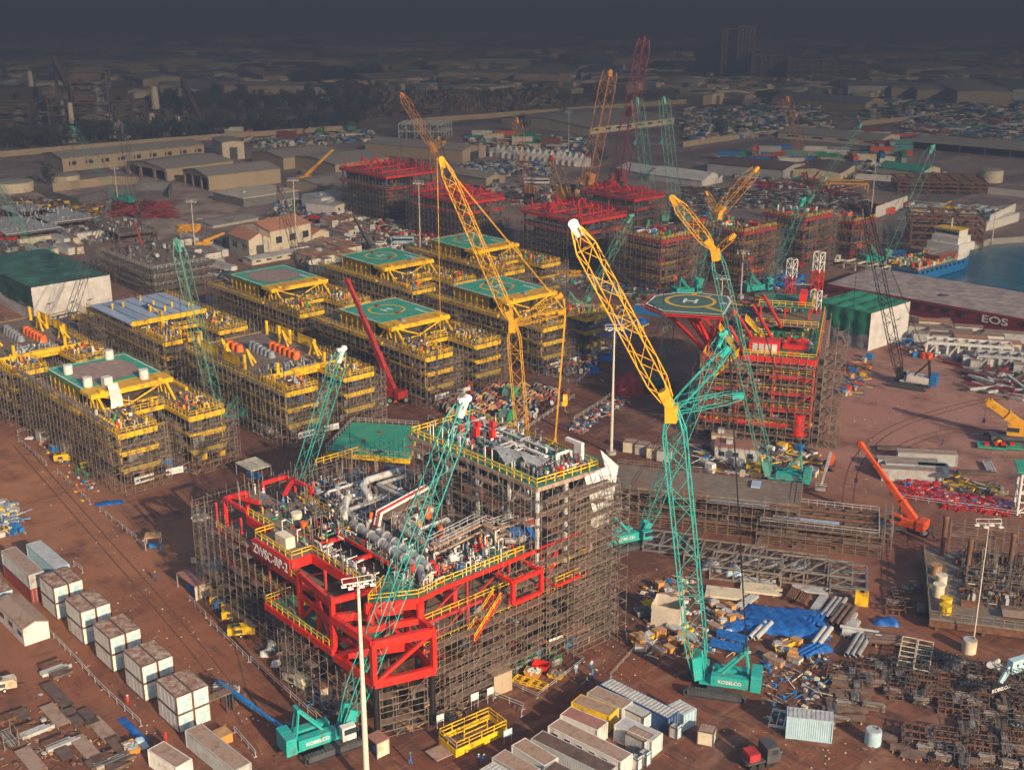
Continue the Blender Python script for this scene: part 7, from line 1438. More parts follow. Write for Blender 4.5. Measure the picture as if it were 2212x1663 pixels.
for x, y, k, a, lb in ((1430, 1050, 0, -14, 'cream beams on sleepers behind the tarpaulin'), (1130, 1090, 0, -14, 'cream beams left of the first cream stack'), (1850, 1060, 1, -14, 'pale beam on trestles right of the cream beams'), (1400, 990, 1, -14, 'grey beams before the truss row')): BK[k].put(ZR(x, y), R(a), lb, None)
CK = [mk_crate(1.6, 1.1, 1.1, CPR), mk_crate(1.2, 1.0, 1.5, CPR), mk_crate(2.2, 1.2, .9, WOOD), mk_crate(1.8, 1.3, .9, LGR), mk_skip(CPR, LGR, 1.8, 1.2, .8), mk_skip(YEL, None, 2.2, 1.4, .9), mk_crate(1.5, 1.0, .7, WHT)]
rr = random.Random(8)
for (x0, y0, x1, y1, n, zn) in ((330, 1400, 800, 1640, 24, 'beside the beige enclosure'), (1000, 1180, 1250, 1400, 10, 'under the tall crane mast'), (450, 1050, 760, 1180, 9, 'left of the crane mast'), (1480, 1500, 1780, 1700, 12, 'by the tall crane body')):
    cnt = [0] * 7
    for xx in sorted(rr.uniform(x0, x1) for _ in range(n)):
        k = rr.randrange(7); cnt[k] += 1; CK[k].put(ZR(xx, rr.uniform(y0, y1)), rr.choice([AB, A, .5]) + rr.uniform(-.1, .1), ORD[cnt[k] - 1] + ' from left, ' + ['orange crate', 'tall orange crate', 'plywood crate', 'grey crate', 'orange bin of fittings', 'yellow empty skip', 'white crate'][k] + ' ' + zn, 'crates and bins ' + zn)
for x, y, m, lb in ((460, 1210, YEL, 'yellow skip left of the beige enclosure'), (400, 1270, GRY, 'grey-green skip left of the beige enclosure')): mk_skip(m, None).put(ZR(x, y), .3, lb, None)
junk('pipe_fittings', 'small pipe fittings and off-cuts strewn through the material store', 'fittings', [(1385, 1270), (1500, 1230), (1640, 1420), (1400, 1420)], 330, 41, .2, .8, [LGR, WHT, BLU, RUST, WOOD, CRM], hmax=.6)
junk('pipe_fittings', 'bolts, flanges and small parts by the tall crane tracks', 'fittings', [(1640, 1400), (1790, 1420), (1780, 1560), (1650, 1560)], 240, 42, .2, .8, [RUST, LGR, BLU, CRM, BRN], hmax=.6)
# rusty scaffold component field bottom right
RK = [mk_rack(RUST, 1, 2.4, 1.3, 1.2), mk_rack(BRN, 2, 3.0, 1.4, 1.3), mk_rack(SCT, 3, 2.0, 1.2, 1.1), mk_frame(3, 1.6, 1.2, RUST, 3), mk_frame(4.5, 1.8, .9, BRN, 4), mk_frame(2, 1.5, 1.6, DGR, 2), mk_beams(6, 2.4, RUST, .2, .18), mk_pipes(8, 2.6, .08, BRN, 3)]
RN = ['rusty rack of tubes', 'brown rack of longer tubes', 'grey rack of short tubes', 'rusty open steel frame', 'long low brown frame', 'dark narrow frame', 'stack of small rusty beams', 'pile of thin scaffold tubes']
nn = [0]
def field(q, nx, ny, sd, zone, drop=.12, ang=AB, kinds=range(8)):
    rr = random.Random(sd); kinds = list(kinds)
    for i in range(nx):
        for j in range(ny):
            if rr.random() < drop: continue
            s_, t_ = (i + .5 + rr.uniform(-.3, .3)) / nx, (j + .5 + rr.uniform(-.3, .3)) / ny
            px = (q[0][0] * (1 - s_) + q[1][0] * s_) * (1 - t_) + (q[3][0] * (1 - s_) + q[2][0] * s_) * t_; py = (q[0][1] * (1 - s_) + q[1][1] * s_) * (1 - t_) + (q[3][1] * (1 - s_) + q[2][1] * s_) * t_
            k = kinds[rr.randrange(len(kinds))]; RK[k].put(g(px, py), ang + rr.choice([0, 0, 1.57]) + rr.uniform(-.12, .12), RN[k] + ', ' + ORD[i] + ' in the ' + ORD[j] + ' row ' + zone, 'steel stock ' + zone)
field([(1775, 1455), (2010, 1425), (2230, 1470), (2230, 1600)], 17, 8, 51, 'of the scaffold store'); field([(1900, 1590), (2230, 1560), (2230, 1670), (1960, 1640)], 12, 4, 52, 'of the corner store')
field([(1770, 1480), (1880, 1440), (1900, 1540), (1780, 1590)], 4, 4, 57, 'of the dense stock', kinds=[0, 1, 2, 6, 7])
for i, x in enumerate((1815, 1843, 1873)):
    for j in range(11): mk3 = RK[6 if j % 2 else 7]; mk3.put(g(x - j * 3.2 + 6, 1462 + j * 9.4), AB + .1, ORD[j] + ' bundle from the top in the %s of three long stacked rows' % ['left', 'middle', 'right'][i], 'bundles in three long rows')
T4 = mk_frame(9, 2.2, 1.4, CRM, 6); T4.put(ZB(1200, 700), R(68), 'long pale ladder-like frame, left of the pair', None); T4.put(ZB(1340, 730), R(68), 'long pale ladder-like frame, right of the pair', None)
mk_frame(5, 4, .4, WHT, 5, 'steel_grating').put(ZB(180, 1240), R(-20), 'white square grid frame lying left of the pale blue metal store', None)
junk('scrap_steel', 'tangle of rusty rods and brackets between the racks', 'scrap', [(1765, 1440), (2020, 1410), (2240, 1450), (2240, 1620)], 1800, 53, .15, .6, [RUST, BRN, DGR, SCT, RUST, LGR], bars=.8, hmax=.7); junk('scrap_steel', 'rods and brackets along the bottom right fence', 'scrap', [(1900, 1580), (2240, 1600), (2240, 1680), (1950, 1640)], 600, 54, .15, .6, [RUST, BRN, DGR, SCT], bars=.8, hmax=.6)
for x, y, m, lb in ((905, 1420, LBL, 'pale blue tank beside the bottom fence'), (1735, 630, CRM, 'cream round tank at the foot of the light mast')): MB_ = mk_drum(.97, m, m, 1.0, 1.6); t = thing('round_tank', lb, 'tank', ZB(x, y)); MB().tube((0, 0, 0), (0, 0, 2.1), 1.1, 18).build('shell', m, t); MB().tube((0, 0, 2.1), (0, 0, 2.2), 1.0, 18).build('lid', LGR, t); MB().tube((.5, 0, 2.2), (.5, 0, 2.5), .15, 8).build('valve', DGR, t)
for x, y, q_ in ((785, 230, 'left'), (825, 235, 'right')): mk_crate(1.4, .8, 2.6, YEL, False).put(ZB(x, y), AB, q_ + ' one of the upright yellow locker pair beside the long pipes', 'yellow lockers by the pipes')
# raised brown platform at the right edge
o2 = g(2005, 1362); o2.z = 0; rp = thing('fabrication_deck', 'raised brown deck with railings, tanks and frames cut by the right edge', 'deck section', o2, AB); MB().box(0, 0, 2.0, 30, 26, 2.4).build('plating', DECK, rp); mb = MB()
for y in (0, 8, 16, 25.8): mb.bar((0, y, 1.4), (30, y, 1.4), .3, 1.1, True)
mb.build('girder', RUST, rp); mb = MB(); rail(mb, [(0, 26, 2.4), (0, 0, 2.4), (30, 0, 2.4)], 1.2, .08); mb.build('handrail', SCT, rp)
for x in range(1, 30, 7):
    for y in (.5, 13, 25): MB().box(x, y, 0, x + .6, y + .6, .9).build('trestle', BRN, rp)
for x, y, c, h in ((1.6, 8, CRM, 2.0), (2.6, 4.6, YEL, 1.4), (2.4, 2.2, YEL, 1.3), (2.2, 12, CRM, 1.8), (1.6, 16, WOOD, 1.6)): MB().tube((x, y, 2.4), (x, y, 2.4 + h), .95, 16).tube((x, y, 2.4 + h), (x, y, 2.5 + h), 1.0, 16).build('round_tank', c, rp)
tag(smalls(rp, random.Random(9), 6, 29, 6, 25, 2.4, 620, [BRN, RUST, DGR, SCT, LGR], 'deck_fittings', 2.6), kind='stuff'); MB().box(11, 2, 3.2, 17, 4.2, 3.3).build('steel_plate', DRF, rp)
for x, y, h in ((7, 20, 5), (14, 22, 6), (3, 24, 7)): MB().tube((x, y, 2.4), (x, y, 2.4 + h), .45, 12).dome((x, y, 2.4 + h), .6, .5).build('standing_pipe', RUST, rp)
for i in range(16): x, y = 5 + (i % 4) * 6, 5 + (i // 4) * 5.2; MB().box(x, y, 2.4, x + 3.4, y + .25, 3.2).box(x, y + 1.2, 2.4, x + 3.4, y + 1.45, 3.0).box(x + .5, y + .26, 2.5, x + .8, y + 1.19, 2.8).build('steel_section', [RUST, BRN, DGR, LGR][i % 4], rp)
wrap_scaffold('scaffold tubes standing over the raised brown deck at the right edge', 0, 0, [[(6, 12), (28, 12)], [(4, 25), (26, 25)], [(10, 18), (10, 25)]], [8, 9, 7], 61, rz=AB, org=o2, board=.25)
field([(1930, 1290), (1990, 1260), (1995, 1330), (1925, 1330)], 3, 3, 56, 'of the railed pen')
# white tower frame at right edge
t = thing('steel_tower_frame', 'white painted truss tower with green deck boxes at the right edge', 'tower frame', g(2196, 1112), AB); mb = MB()
for x in (0, 5):
    for y in (0, 5): mb.tube((x, y, 0), (x, y, 9), .3, 10)
for z in (.6, 4.5, 8.7):
    for a, b in (((0, 0), (5, 0)), ((5, 0), (5, 5)), ((5, 5), (0, 5)), ((0, 5), (0, 0))): mb.tube((*a, z), (*b, z), .2, 8)
for z in (.6, 4.5): mb.tube((0, 0, z), (5, 0, z + 4), .18, 8); mb.tube((0, 5, z + 4), (0, 0, z), .18, 8)
mb.build('truss', WHT, t); MB().box(-1, -1, 9, 5.5, 5.5, 9.4).build('green_deck', HGR, t)
for x, y, m, lb in ((1930, 740, HGR, 'left'), (2070, 740, HGR, 'right')): t = thing('deck_pallet', 'green painted steel pallet with red fittings, %s one' % lb, 'pallet', ZM(x, y), AB); MB().box(-3, -1.8, .3, 3, 1.8, .6).build('plate', m, t); MB().box(-1.5, -.8, .6, -.5, .6, 1.1).box(.5, -.2, .6, 1.4, .9, 1.1).build('red_fitting', RED, t); MB().box(-2.6, -1.5, 0, -2.3, 1.5, .29).box(2.3, -1.5, 0, 2.6, 1.5, .29).build('runner', DGR, t)
# red fittings field + fence
RM = [RED, RED, DRED, RED, DRED, BLU, LGR]
for q, sd, n, lb in (([(1945, 1040), (2028, 1045), (2034, 1085), (1938, 1078)], 71, 560, 'left and middle bays of packed red scaffold jacks and fittings'), ([(2040, 1068), (2080, 1072), (2078, 1104), (2036, 1098)], 72, 330, 'third bay of packed red fittings'), ([(2088, 1072), (2128, 1078), (2122, 1106), (2084, 1102)], 73, 300, 'fourth bay of packed red fittings'), ([(2132, 1078), (2175, 1084), (2180, 1118), (2128, 1108)], 74, 260, 'rightmost bay of packed red fittings')): junk('red_fittings', lb, 'fittings', q, n, sd, .3, .9, RM, bars=.6, hmax=.9)
fence_run('rail fence along the near side of the red fittings store', [ZM(1170, 1190), ZM(1500, 1240), ZM(1850, 1290), ZM(2180, 1340)], w=.09)
junk('pipe_fittings', 'grey pipes and yellow parts stored behind the red fittings', 'fittings', [(2040, 1035), (2170, 1050), (2175, 1070), (2040, 1060)], 120, 75, .4, 1.6, [YEL, LGR, SCT, BRN], hmax=.8)
for x, y, k, a, lb in ((1800, 970, 3, -6, 'brown beams behind the red fittings'), (1100, 760, 3, -6, 'brown beams behind the grey containers'), (1900, 920, 1, 80, 'grey beams standing by the green pallets')): BK[k].put(ZM(x, y), R(a), lb, None)
t = thing('round_hatch', 'steel ring lying on open ground near the blue-white crane', 'ring', ZM(900, 210)); mb = MB(); ring(mb, 0, 0, .15, 1.0, .75, 20); mb.build('ring', DGR, t)
junk('site_clutter', 'generators, crates and frames right of the helideck platform stair tower', 'site clutter', [(1818, 785), (1880, 775), (1885, 845), (1815, 860)], 70, 76, .5, 1.8, [YEL, LGR, BLU, WOOD, ORP, DGR], hmax=2.2)
junk('site_clutter', 'cabins, pipes and drums in the shade under the helideck platform', 'site clutter', [(1500, 960), (1760, 975), (1760, 1040), (1500, 1020)], 260, 77, .4, 2.0, [DGR, LGR, CRM, YEL, BLU, BRN, WHT], hmax=1.8)
boxhouse('rusty-roofed grey cabin in front of the helideck platform', g(1590, 990), R(-14), 9, 5, 3.2, LGR, PNK, nwin=3); boxhouse('small low cabin behind the rusty-roofed one', g(1562, 962), R(-14), 5, 3.4, 2.8, CRM, DRF, nwin=1)
mk_compressor(YEL, 4).put(g(1632, 1020), R(-10), 'yellow power pack beside the white-jointed crane', None)
mk_compressor(YEL, 3.4).put(g(1718, 1030), R(-10), 'yellow power pack right of the white-jointed crane body', None)
heap('red tarpaulin bundle standing beside the dark teal crane', g(1355, 850), .3, 7, 5.5, 5.5, mat('red_tarpaulin', (.45, .05, .06), .7, var=.3, bump=.8), sd=81, lump=.35)
for i, (x, y, L_, W_) in enumerate(((1290, 690, 9, 6), (1325, 702, 8, 6), (1292, 720, 10, 6), (1340, 725, 7, 5), (1380, 700, 6, 5), (1270, 800, 6, 4), (1298, 775, 7, 5), (1250, 775, 6, 4))): heap('blue tarpaulin over parts behind the H helidecks, %s' % ['farthest left', 'second from the far left', 'centre left', 'centre right', 'rightmost small', 'nearest by the white cabin', 'right beside the white cabin', 'left beside the white cabin'][i], g(x, y), .3 + i, L_, W_, 1.8, TBLU, sd=90 + i)
junk('yellow_parts', 'yellow steel parts scattered between the blue tarpaulins', 'steel parts', [(1240, 660), (1340, 665), (1400, 720), (1240, 730)], 170, 82, .5, 1.8, [YEL, YEL, CLAD, LGR], hmax=1.4); boxhouse('white box cabin between the blue tarpaulins', g(1300, 768), R(-20), 5, 4, 3.2, WHT, DGR, nwin=0)
junk('yellow_parts', 'yellow parts and blue sheets between the two rows of yellow modules', 'steel parts', [(110, 660), (230, 690), (200, 745), (120, 720)], 90, 83, .6, 2.2, [YEL, YEL, DBLU, CLAD], hmax=2.5); junk('yellow_parts', 'yellow and green scrap beside the brown patched module', 'steel parts', [(430, 650), (500, 640), (520, 680), (440, 690)], 80, 84, .5, 1.6, [CLAD, YEL, BLU, GRN], hmax=1)
heap('blue tarpaulin behind the blue-roofed module', g(470, 648), 0, 9, 3, .9, TBLU, sd=85)
junk('site_clutter', 'reels, hoses and sacks along the diagonal fence behind the deck', 'site clutter', [(1230, 925), (1350, 850), (1360, 865), (1250, 945)], 150, 86, .3, 1.0, [LGR, WHT, TRP, BLU, ORG, BRN], hmax=.8); fence_run('rail fence along the diagonal row of reels and sacks', [g(1240, 910), g(1300, 872), g(1350, 835)], w=.09)
junk('covered_materials', 'grey bags and blue sheets piled at the left edge by the road', 'material pile', [(-20, 1085), (40, 1090), (50, 1150), (-20, 1170)], 130, 87, .5, 1.6, [LGR, TRP, BLU, PLW, YEL], hmax=1.2)
for nm_, q_, n_, sd_ in (('stones and litter on the road beside the stacked cabins', [(60, 960), (330, 1230), (640, 1660), (200, 1560)], 420, 201), ('stones and litter on the ground right of the front platform', [(1310, 1230), (1440, 1230), (1400, 1500), (1230, 1480)], 200, 202), ('stones and litter on the open ground at right', [(1830, 860), (2210, 830), (2210, 960), (1840, 1080)], 260, 203), ('stones and litter along the bottom edge at right', [(1500, 1560), (1900, 1600), (1900, 1663), (1400, 1663)], 130, 204)): junk('litter', nm_, 'litter', q_, n_, sd_, .06, .28, [BRN, LGR, WOOD, WHT, RUST, DGR], bars=.3, hmax=.15)
# lattice flare stacks, red and white
def stack_tower(label, b, h, w_):
    t = thing('lattice_tower', label, 'lattice tower', b, A); n = int(h / 2.2); m1, m2 = MB(), MB()
    for i in range(n):
        z0, z1 = h * i / n, h * (i + 1) / n; mb = m2 if i in (n - 1, n - 2, n - 5, n - 6) else m1
        for sx, sy, tx, ty in ((-1, -1, 1, -1), (1, -1, 1, 1), (1, 1, -1, 1), (-1, 1, -1, -1)): q = w_ / 2; mb.bar((sx * q, sy * q, z0), (sx * q, sy * q, z1), .2); mb.bar((sx * q, sy * q, z1), (tx * q, ty * q, z1), .12); mb.bar((sx * q, sy * q, z0), (tx * q, ty * q, z1), .12)
    m1.build('red_section', RED, t); m2.build('white_section', WHT, t); return t
for x, y, z_, ty, lb in ((1706, 640, 20.0, 560, 'shorter'), (1759, 688, 20.0, 545, 'taller')): b_ = g(x, y, z_); stack_tower('red and white lattice tower rising from the helideck platform, %s one' % lb, b_, topz(b_, ty) - z_, 1.9)
# ================================================================= the yard and town behind
def bldg(label, p0, p1, depth, ty, wall, roof, rh=1.5, flip=False, flatr=False, **kw):
    a, b = g(*p0), g(*p1); d = b - a; L_ = d.length; d.normalize(); n = Vector((-d.y, d.x, 0))
    if not isinstance(depth, (int, float)): depth = (g(*depth) - a).length
    h = topz(a, ty); c = (a + b) / 2 + n * depth / 2; rz = math.atan2(d.y, d.x)
    if flatr: return boxhouse(label, c, rz, L_, depth, h, wall, roof, **kw)
    if depth > L_ * 1.25: return gable(label, c, rz - math.pi / 2 if not flip else rz + math.pi / 2, depth, L_, h, rh, wall, roof, **kw)
    return gable(label, c, rz + (math.pi if flip else 0), L_, depth, h, rh, wall, roof, **kw)
bldg('long sand-coloured shed with a row of pale pillars on its wall', (137, 372), (442, 340), 26, 343, TAN, TNR, 2, pil=9, name='workshop', cat='workshop', nwin=9)
bldg('tall pale cube-shaped hall at the right end of the pillared shed', (482, 346), (529, 343), 24, 309, CRM, TNR, .8, name='hall', cat='hall')
bldg('sand-coloured hangar with open dark bays, behind the nearest hangar', (360, 392), (505, 372), (293, 373), 366, TAN, TNR, 2, flip=True, open_end=True, name='hangar', cat='hangar')
bldg('nearest sand-coloured hangar with open dark front', (451, 413), (607, 395), (375, 400), 381, TAN, TNR, 2, flip=True, open_end=True, name='hangar', cat='hangar')
bldg('grey-tan hangar left of two behind the open ground', (613, 367), (735, 352), (548, 353), 342, TAN, TNR, 2, name='hangar', cat='hangar')
bldg('grey-tan hangar right of two, next to the red module', (725, 380), (840, 364), (645, 358), 356, TAN, TNR, 2, name='hangar', cat='hangar')
bldg('low sand-coloured shed in front of the right hangar', (700, 421), (792, 402), (660, 405), 402, TAN, TNR, 1.5, name='low_shed')
bldg('grey walled store with light debris on its flat roof', (527, 448), (645, 430), (457, 434), 430, GRY, CRM, flatr=True, nwin=0)
bldg('white flat-roofed office with dark garage doors', (725, 465), (772, 451), (660, 459), 446, WHT, LGR, flatr=True, nwin=3, units=3); bldg('upper white block of the garage office', (695, 455), (760, 444), 14, 430, WHT, LGR, flatr=True, nwin=2, units=2)
bldg('cream house with terracotta roof, lower front part', (540, 563), (586, 556), (508, 545), 520, CRM, TERR, 2.2, name='house', cat='house', nwin=2); bldg('cream house with terracotta roof, taller rear part', (587, 553), (673, 533), 18, 500, CRM, TERR, 2.4, name='house', cat='house', nwin=3)
bldg('small cream house with terracotta roof right of the big one', (676, 533), (712, 525), 12, 508, CRM, TERR, 1.5, name='house', cat='house', nwin=2); bldg('low cream annex with awning before the cream house', (545, 574), (700, 545), 6, 562, CRM, LGR, .5, name='annex', cat='annex', nwin=7)
bldg('long low tan-roofed shed left of the cream house', (460, 494), (558, 476), 14, 488, LGR, TNR, .8, name='low_shed'); bldg('long building with pale walls far behind on the plain', (802, 191), (1055, 176), 60, 173, TAN, TNR, 3, name='warehouse', cat='warehouse', nwin=0)
bldg('shed with an open left side in front of the tents', (999, 351), (1050, 339), (862, 322), 326, TAN, TNR, 2, name='warehouse', cat='warehouse'); bldg('white factory with a row of small windows, behind the tents', (1275, 291), (1456, 268), (1140, 262), 277, CRM, TNR, 3, name='factory', cat='factory', nwin=8)
bldg('tan shed with pale doors behind the second red module', (1050, 402), (1092, 395), (1003, 385), 386, TAN, TNR, 1.5, name='low_shed'); bldg('big white marquee tent behind the flat red frame', (1516, 404), (1560, 394), (1440, 384), 391, PLW, PLW, 3, name='marquee', cat='tent', door=False); bldg('second white marquee tent left of the big one', (1440, 392), (1490, 384), (1350, 372), 382, PLW, PLW, 2.5, name='marquee', cat='tent', door=False)
bldg('dark open-sided depot far right under the mast pair', (1868, 241), (1909, 233), (1768, 219), 224, TAN, GRY, 3, name='depot', cat='depot'); bldg('pale long depot beyond the container rows', (1900, 317), (1943, 304), (1735, 291), 304, CRM, TNR, 2, name='depot', cat='depot', nwin=4)
bldg('very long dark-fronted shed at the right photo edge', (1965, 322), (2240, 346), 36, 306, GRY, TNR, 2, open_side=True, name='depot', cat='depot'); bldg('cream shed with green roof right of the container rows', (1992, 387), (2030, 378), (1955, 370), 372, CRM, HGR, 2, name='low_shed'); bldg('small cream shed left of the green-roofed one', (1945, 392), (1962, 388), 16, 380, CRM, TNR, 1, name='low_shed')
bldg('brown-roofed hall behind the pipe store, left of two', (1690, 392), (1738, 376), (1545, 372), 368, LGR, BRN, 1.5, name='hall', cat='hall'); bldg('brown-roofed hall behind the pipe store, right of two', (1815, 392), (1846, 372), (1742, 376), 374, CRM, BRN, 1.5, name='hall', cat='hall'); bldg('tan shed on the horizon plain above the depot', (2075, 180), (2180, 172), 50, 163, TAN, TNR, 3, name='warehouse', cat='warehouse'); bldg('tan warehouse left of the far tan shed', (1956, 175), (2076, 165), 60, 152, TAN, TNR, 3, name='warehouse', cat='warehouse'); bldg('white sloping-roof shed near the ship', (2130, 500), (2200, 478), 8, 483, WHT, WHT, .5, flatr=True, nwin=0)
for x, y, r_, ty, lb in ((32, 412, 9, 392, 'left of the walled yard'), (142, 395, 7, 378, 'behind the walled yard'), (2138, 392, 6, 367, 'at the right edge of the yard')):
    b_ = g(x, y); t = thing('storage_tank', 'round white storage tank ' + lb, 'storage tank', b_); h = topz(b_, ty); MB().tube((0, 0, 0), (0, 0, h), r_, 28).build('shell', CRM, t); MB().dome((0, 0, h), r_, r_ * .12, 28, 3).build('roof', TNR, t)
def wall(label, pts, h, m=TAN, name='boundary_wall', w_=.35):
    P_ = [g(*p) for p in pts]; c = sum(P_, Vector()) / len(P_); mb = MB()
    for a, b in zip(P_, P_[1:]): mb.bar(a - c + Vector((0, 0, h / 2)), b - c + Vector((0, 0, h / 2)), w_, h, True)
    o = mb.build(name, m); o.location = c; return tag(o, label, 'wall')
wall('pale wall beside the far road, left half', [(-60, 345), (350, 310), (740, 282)], 3.2, TAN); wall('pale wall beside the far road, right half', [(890, 268), (1130, 250), (1510, 222)], 3.4, TAN); wall('wall round the walled yard at left', [(58, 402), (105, 428), (172, 445), (200, 436), (300, 412), (372, 410), (366, 428)], 3.5, GRY); wall('tan inner wall of the walled yard', [(115, 415), (240, 398), (300, 400)], 4, TAN); wall('long pale wall crossing behind the container rows', [(1475, 318), (1600, 300), (1760, 283)], 3.2, TAN); wall('pale wall continuing towards the right depots', [(1860, 272), (1960, 262), (2060, 247)], 3.2, TAN); wall('white wall with rusty containers leaning behind, near the basin', [(1890, 472), (1958, 447)], 5, WHT); wall('white wall at the right of the far basin shore', [(2135, 497), (2190, 470)], 6, WHT); wall('white fence wall right of the rusty steel frames', [(2055, 405), (2130, 418), (2240, 430)], 3, WHT); wall('grey fence wall before the brown halls', [(1850, 388), (1950, 394)], 3, WHT)
# tents
def mk_tent(): t = thing('pagoda_tent', '', 'tent'); MB().box(-4.4, -4.4, 0, 4.4, 4.4, 3).build('side_sheet', WHT, t); MB().add([(-4.6, -4.6, 3), (4.6, -4.6, 3), (4.6, 4.6, 3), (-4.6, 4.6, 3), (-1.2, -1.2, 4.4), (1.2, -1.2, 4.4), (1.2, 1.2, 4.4), (-1.2, 1.2, 4.4), (0, 0, 6.8)], [(i, (i + 1) % 4, 4 + (i + 1) % 4, 4 + i) for i in range(4)] + [(4 + i, 4 + (i + 1) % 4, 8) for i in range(4)]).build('canopy', WHT, t); return t
TK = Kind(mk_tent)
for i in range(15): TK.put(g(1076 + i * 13, 337 + i * 1.5), R(-6), 'white peaked tent, %s from the left in the long row' % ORD[i], 'row of white peaked tents')
# trees
tk = [tree('', (0, 0, 0), 9, 4.2, s) for s in (1, 2, 3)]; used = [0, 0, 0]
def tput(i, p, s, label, group=None):
    if not used[i]: used[i] = 1; o = place(tk[i], p, s * 3); o['label'] = label
    else: o = clone(tk[i], p, s * 3, label)
    o.scale = (s, s, s)
    if group: o['group'] = group
rr = random.Random(6)
for i in range(70):
    s_ = i / 70; tput(i % 3, g(-20 + s_ * 780 + rr.uniform(-5, 5), 326 - 48 * s_ + rr.uniform(-8, 5)), rr.uniform(.9, 1.5), 'dark tree, %s in the %s quarter of the belt along the far wall' % (ORD[i % 18], ['left', 'centre left', 'centre right', 'right'][i // 18]), 'tree belt along the far wall')
for i in range(60): s_ = i / 60; tput(i % 3, g(330 + s_ * 480 + rr.uniform(-5, 5), 238 + 14 * math.sin(i) + rr.uniform(-4, 4)), rr.uniform(1, 1.7), 'dark tree, %s in the %s quarter of the belt behind the steel plant' % (ORD[i % 15], ['left', 'centre left', 'centre right', 'right'][i // 15]), 'distant tree belt')
for i in range(26): tput(i % 3, g(640 + i * 7.5, 196 - i * .8 + rr.uniform(-3, 3)), rr.uniform(1.2, 2), 'dark tree, %s in the %s half of the farthest row' % (ORD[i % 13], ['left', 'right'][i // 13]), 'farthest tree row')
for x, y, s, lb in ((105, 400, 1.0, 'bushy tree behind the walled yard'), (750, 283, 1.8, 'big tree left of the grey open frame building'), (775, 280, 1.6, 'second big tree beside the grey open frame building'), (1130, 286, 1.2, 'tree at the left corner of the white factory'), (1300, 355, .8, 'small tree behind the massive yellow crane'), (1555, 296, 1.1, 'lone tree in the scrap yard at right')): tput(0, g(x, y), s, lb)
for x, y, s, lb in ((598, 492, 1, 'palm tree behind the cream house'), (66, 408, 2, 'palm tree beside the round tank at left')): tree(lb, g(x, y), 5, 3, s, palm=True)
# steel plant at left
def plant_tower(label, p, w_, ty, m, sd, clad=.4):
    rr = random.Random(sd); b_ = g(*p); h = topz(b_, ty); t = thing('process_tower', label, 'process tower', b_, .2); mb = MB(); q = w_ / 2; n = max(4, int(h / 6))
    for i in range(n):
        z0, z1 = h * i / n, h * (i + 1) / n
        for sx, sy, tx, ty_ in ((-1, -1, 1, -1), (1, -1, 1, 1), (1, 1, -1, 1), (-1, 1, -1, -1)): mb.bar((sx * q, sy * q, z0), (sx * q, sy * q, z1), .9); mb.bar((sx * q, sy * q, z1), (tx * q, ty_ * q, z1), .8); mb.bar((sx * q, sy * q, z0), (tx * q, ty_ * q, z1), .45)
        if rr.random() < clad: mb.box(-q * .9, -q * .9, z0 + 1, q * rr.uniform(.2, .9), q * .9, z1 - .5)
    mb.build('frame', m, t); MB().tube((q * .3, -q * .2, 0), (q * .3, -q * .2, h * .86), w_ * .16, 12).build('vessel', GRY, t); return t
for p, w_, ty, lb in (((207, 284), 22, 152, 'tallest steel plant tower at left'), ((185, 284), 14, 185, 'steel plant tower left of the tallest'), ((285, 282), 20, 222, 'shorter steel plant tower right of the tallest'), ((135, 290), 12, 205, 'thin steel plant tower left of the group'), ((30, 285), 26, 222, 'steel plant block frame at the left edge'), ((305, 280), 7, 222, 'slim tower beside the shorter one')): plant_tower(lb, p, w_, ty, BRN, p[0])
for p, ty, r_, lb in (((338, 252), 188, 3.4, 'striped chimney right of the steel plant'), ((73, 232), 155, 2.4, 'thin chimney at the upper left'), ((158, 292), 222, 2.0, 'thin chimney before the steel plant'), ((330, 277), 245, 2.6, 'short pale silo tube'), ((110, 275), 245, 2.6, 'short tan silo tube')): b_ = g(*p); t = thing('chimney', lb, 'chimney', b_); MB().tube((0, 0, 0), (0, 0, topz(b_, ty)), r_, 12, r_ * .75).build('shaft', CRM, t); MB().tube((0, 0, 0), (0, 0, 3), r_ * 1.4, 12).build('base', CONC, t)
for p0, p1, dp, ty, m, lb in (((0, 245), (95, 232), 60, 200, BRN, 'brown plant hall at the upper left edge'), ((215, 300), (262, 296), 30, 264, CONC, 'concrete base block under the plant towers'), ((120, 312), (165, 308), 24, 290, CONC, 'low plant block before the towers'), ((0, 190), (60, 186), 60, 178, LBL, 'blue-tinted long shed upper left'), ((310, 200), (400, 195), 50, 172, TAN, 'pale far hall above the plant'), ((385, 205), (520, 196), 40, 186, TAN, 'long far hall right of the pale one'), ((570, 188), (700, 180), 50, 166, TAN, 'far hall behind the tree rows'), ((705, 186), (760, 183), 50, 168, TAN, 'far hall left of the long pale building')): bldg(lb, p0, p1, dp, ty, m, BRN if m is BRN else TNR, 2, name='plant_hall' if p0[0] < 250 else 'warehouse', cat='hall', door=False)
for a, b, z0, z1, lb in (((130, 250), (190, 290), 40, 5, 'sloping conveyor from hall to plant towers'), ((40, 240), (75, 285), 12, 3, 'sloping conveyor at the left'), ((400, 250), (440, 282), 26, 3, 'sloping conveyor right of the plant')): A_, B_ = g(*a), g(*b); t = thing('conveyor', lb, 'conveyor', A_); MB().bar((0, 0, z0), B_ - A_ + Vector((0, 0, z1)), 3, 3, True).build('gallery', BRN, t); MB().bar((0, 0, 0), (0, 0, z0), 2).bar((B_ - A_) * .5, (B_ - A_) * .5 + Vector((0, 0, (z0 + z1) / 2)), 2).build('trestle', BRN, t)
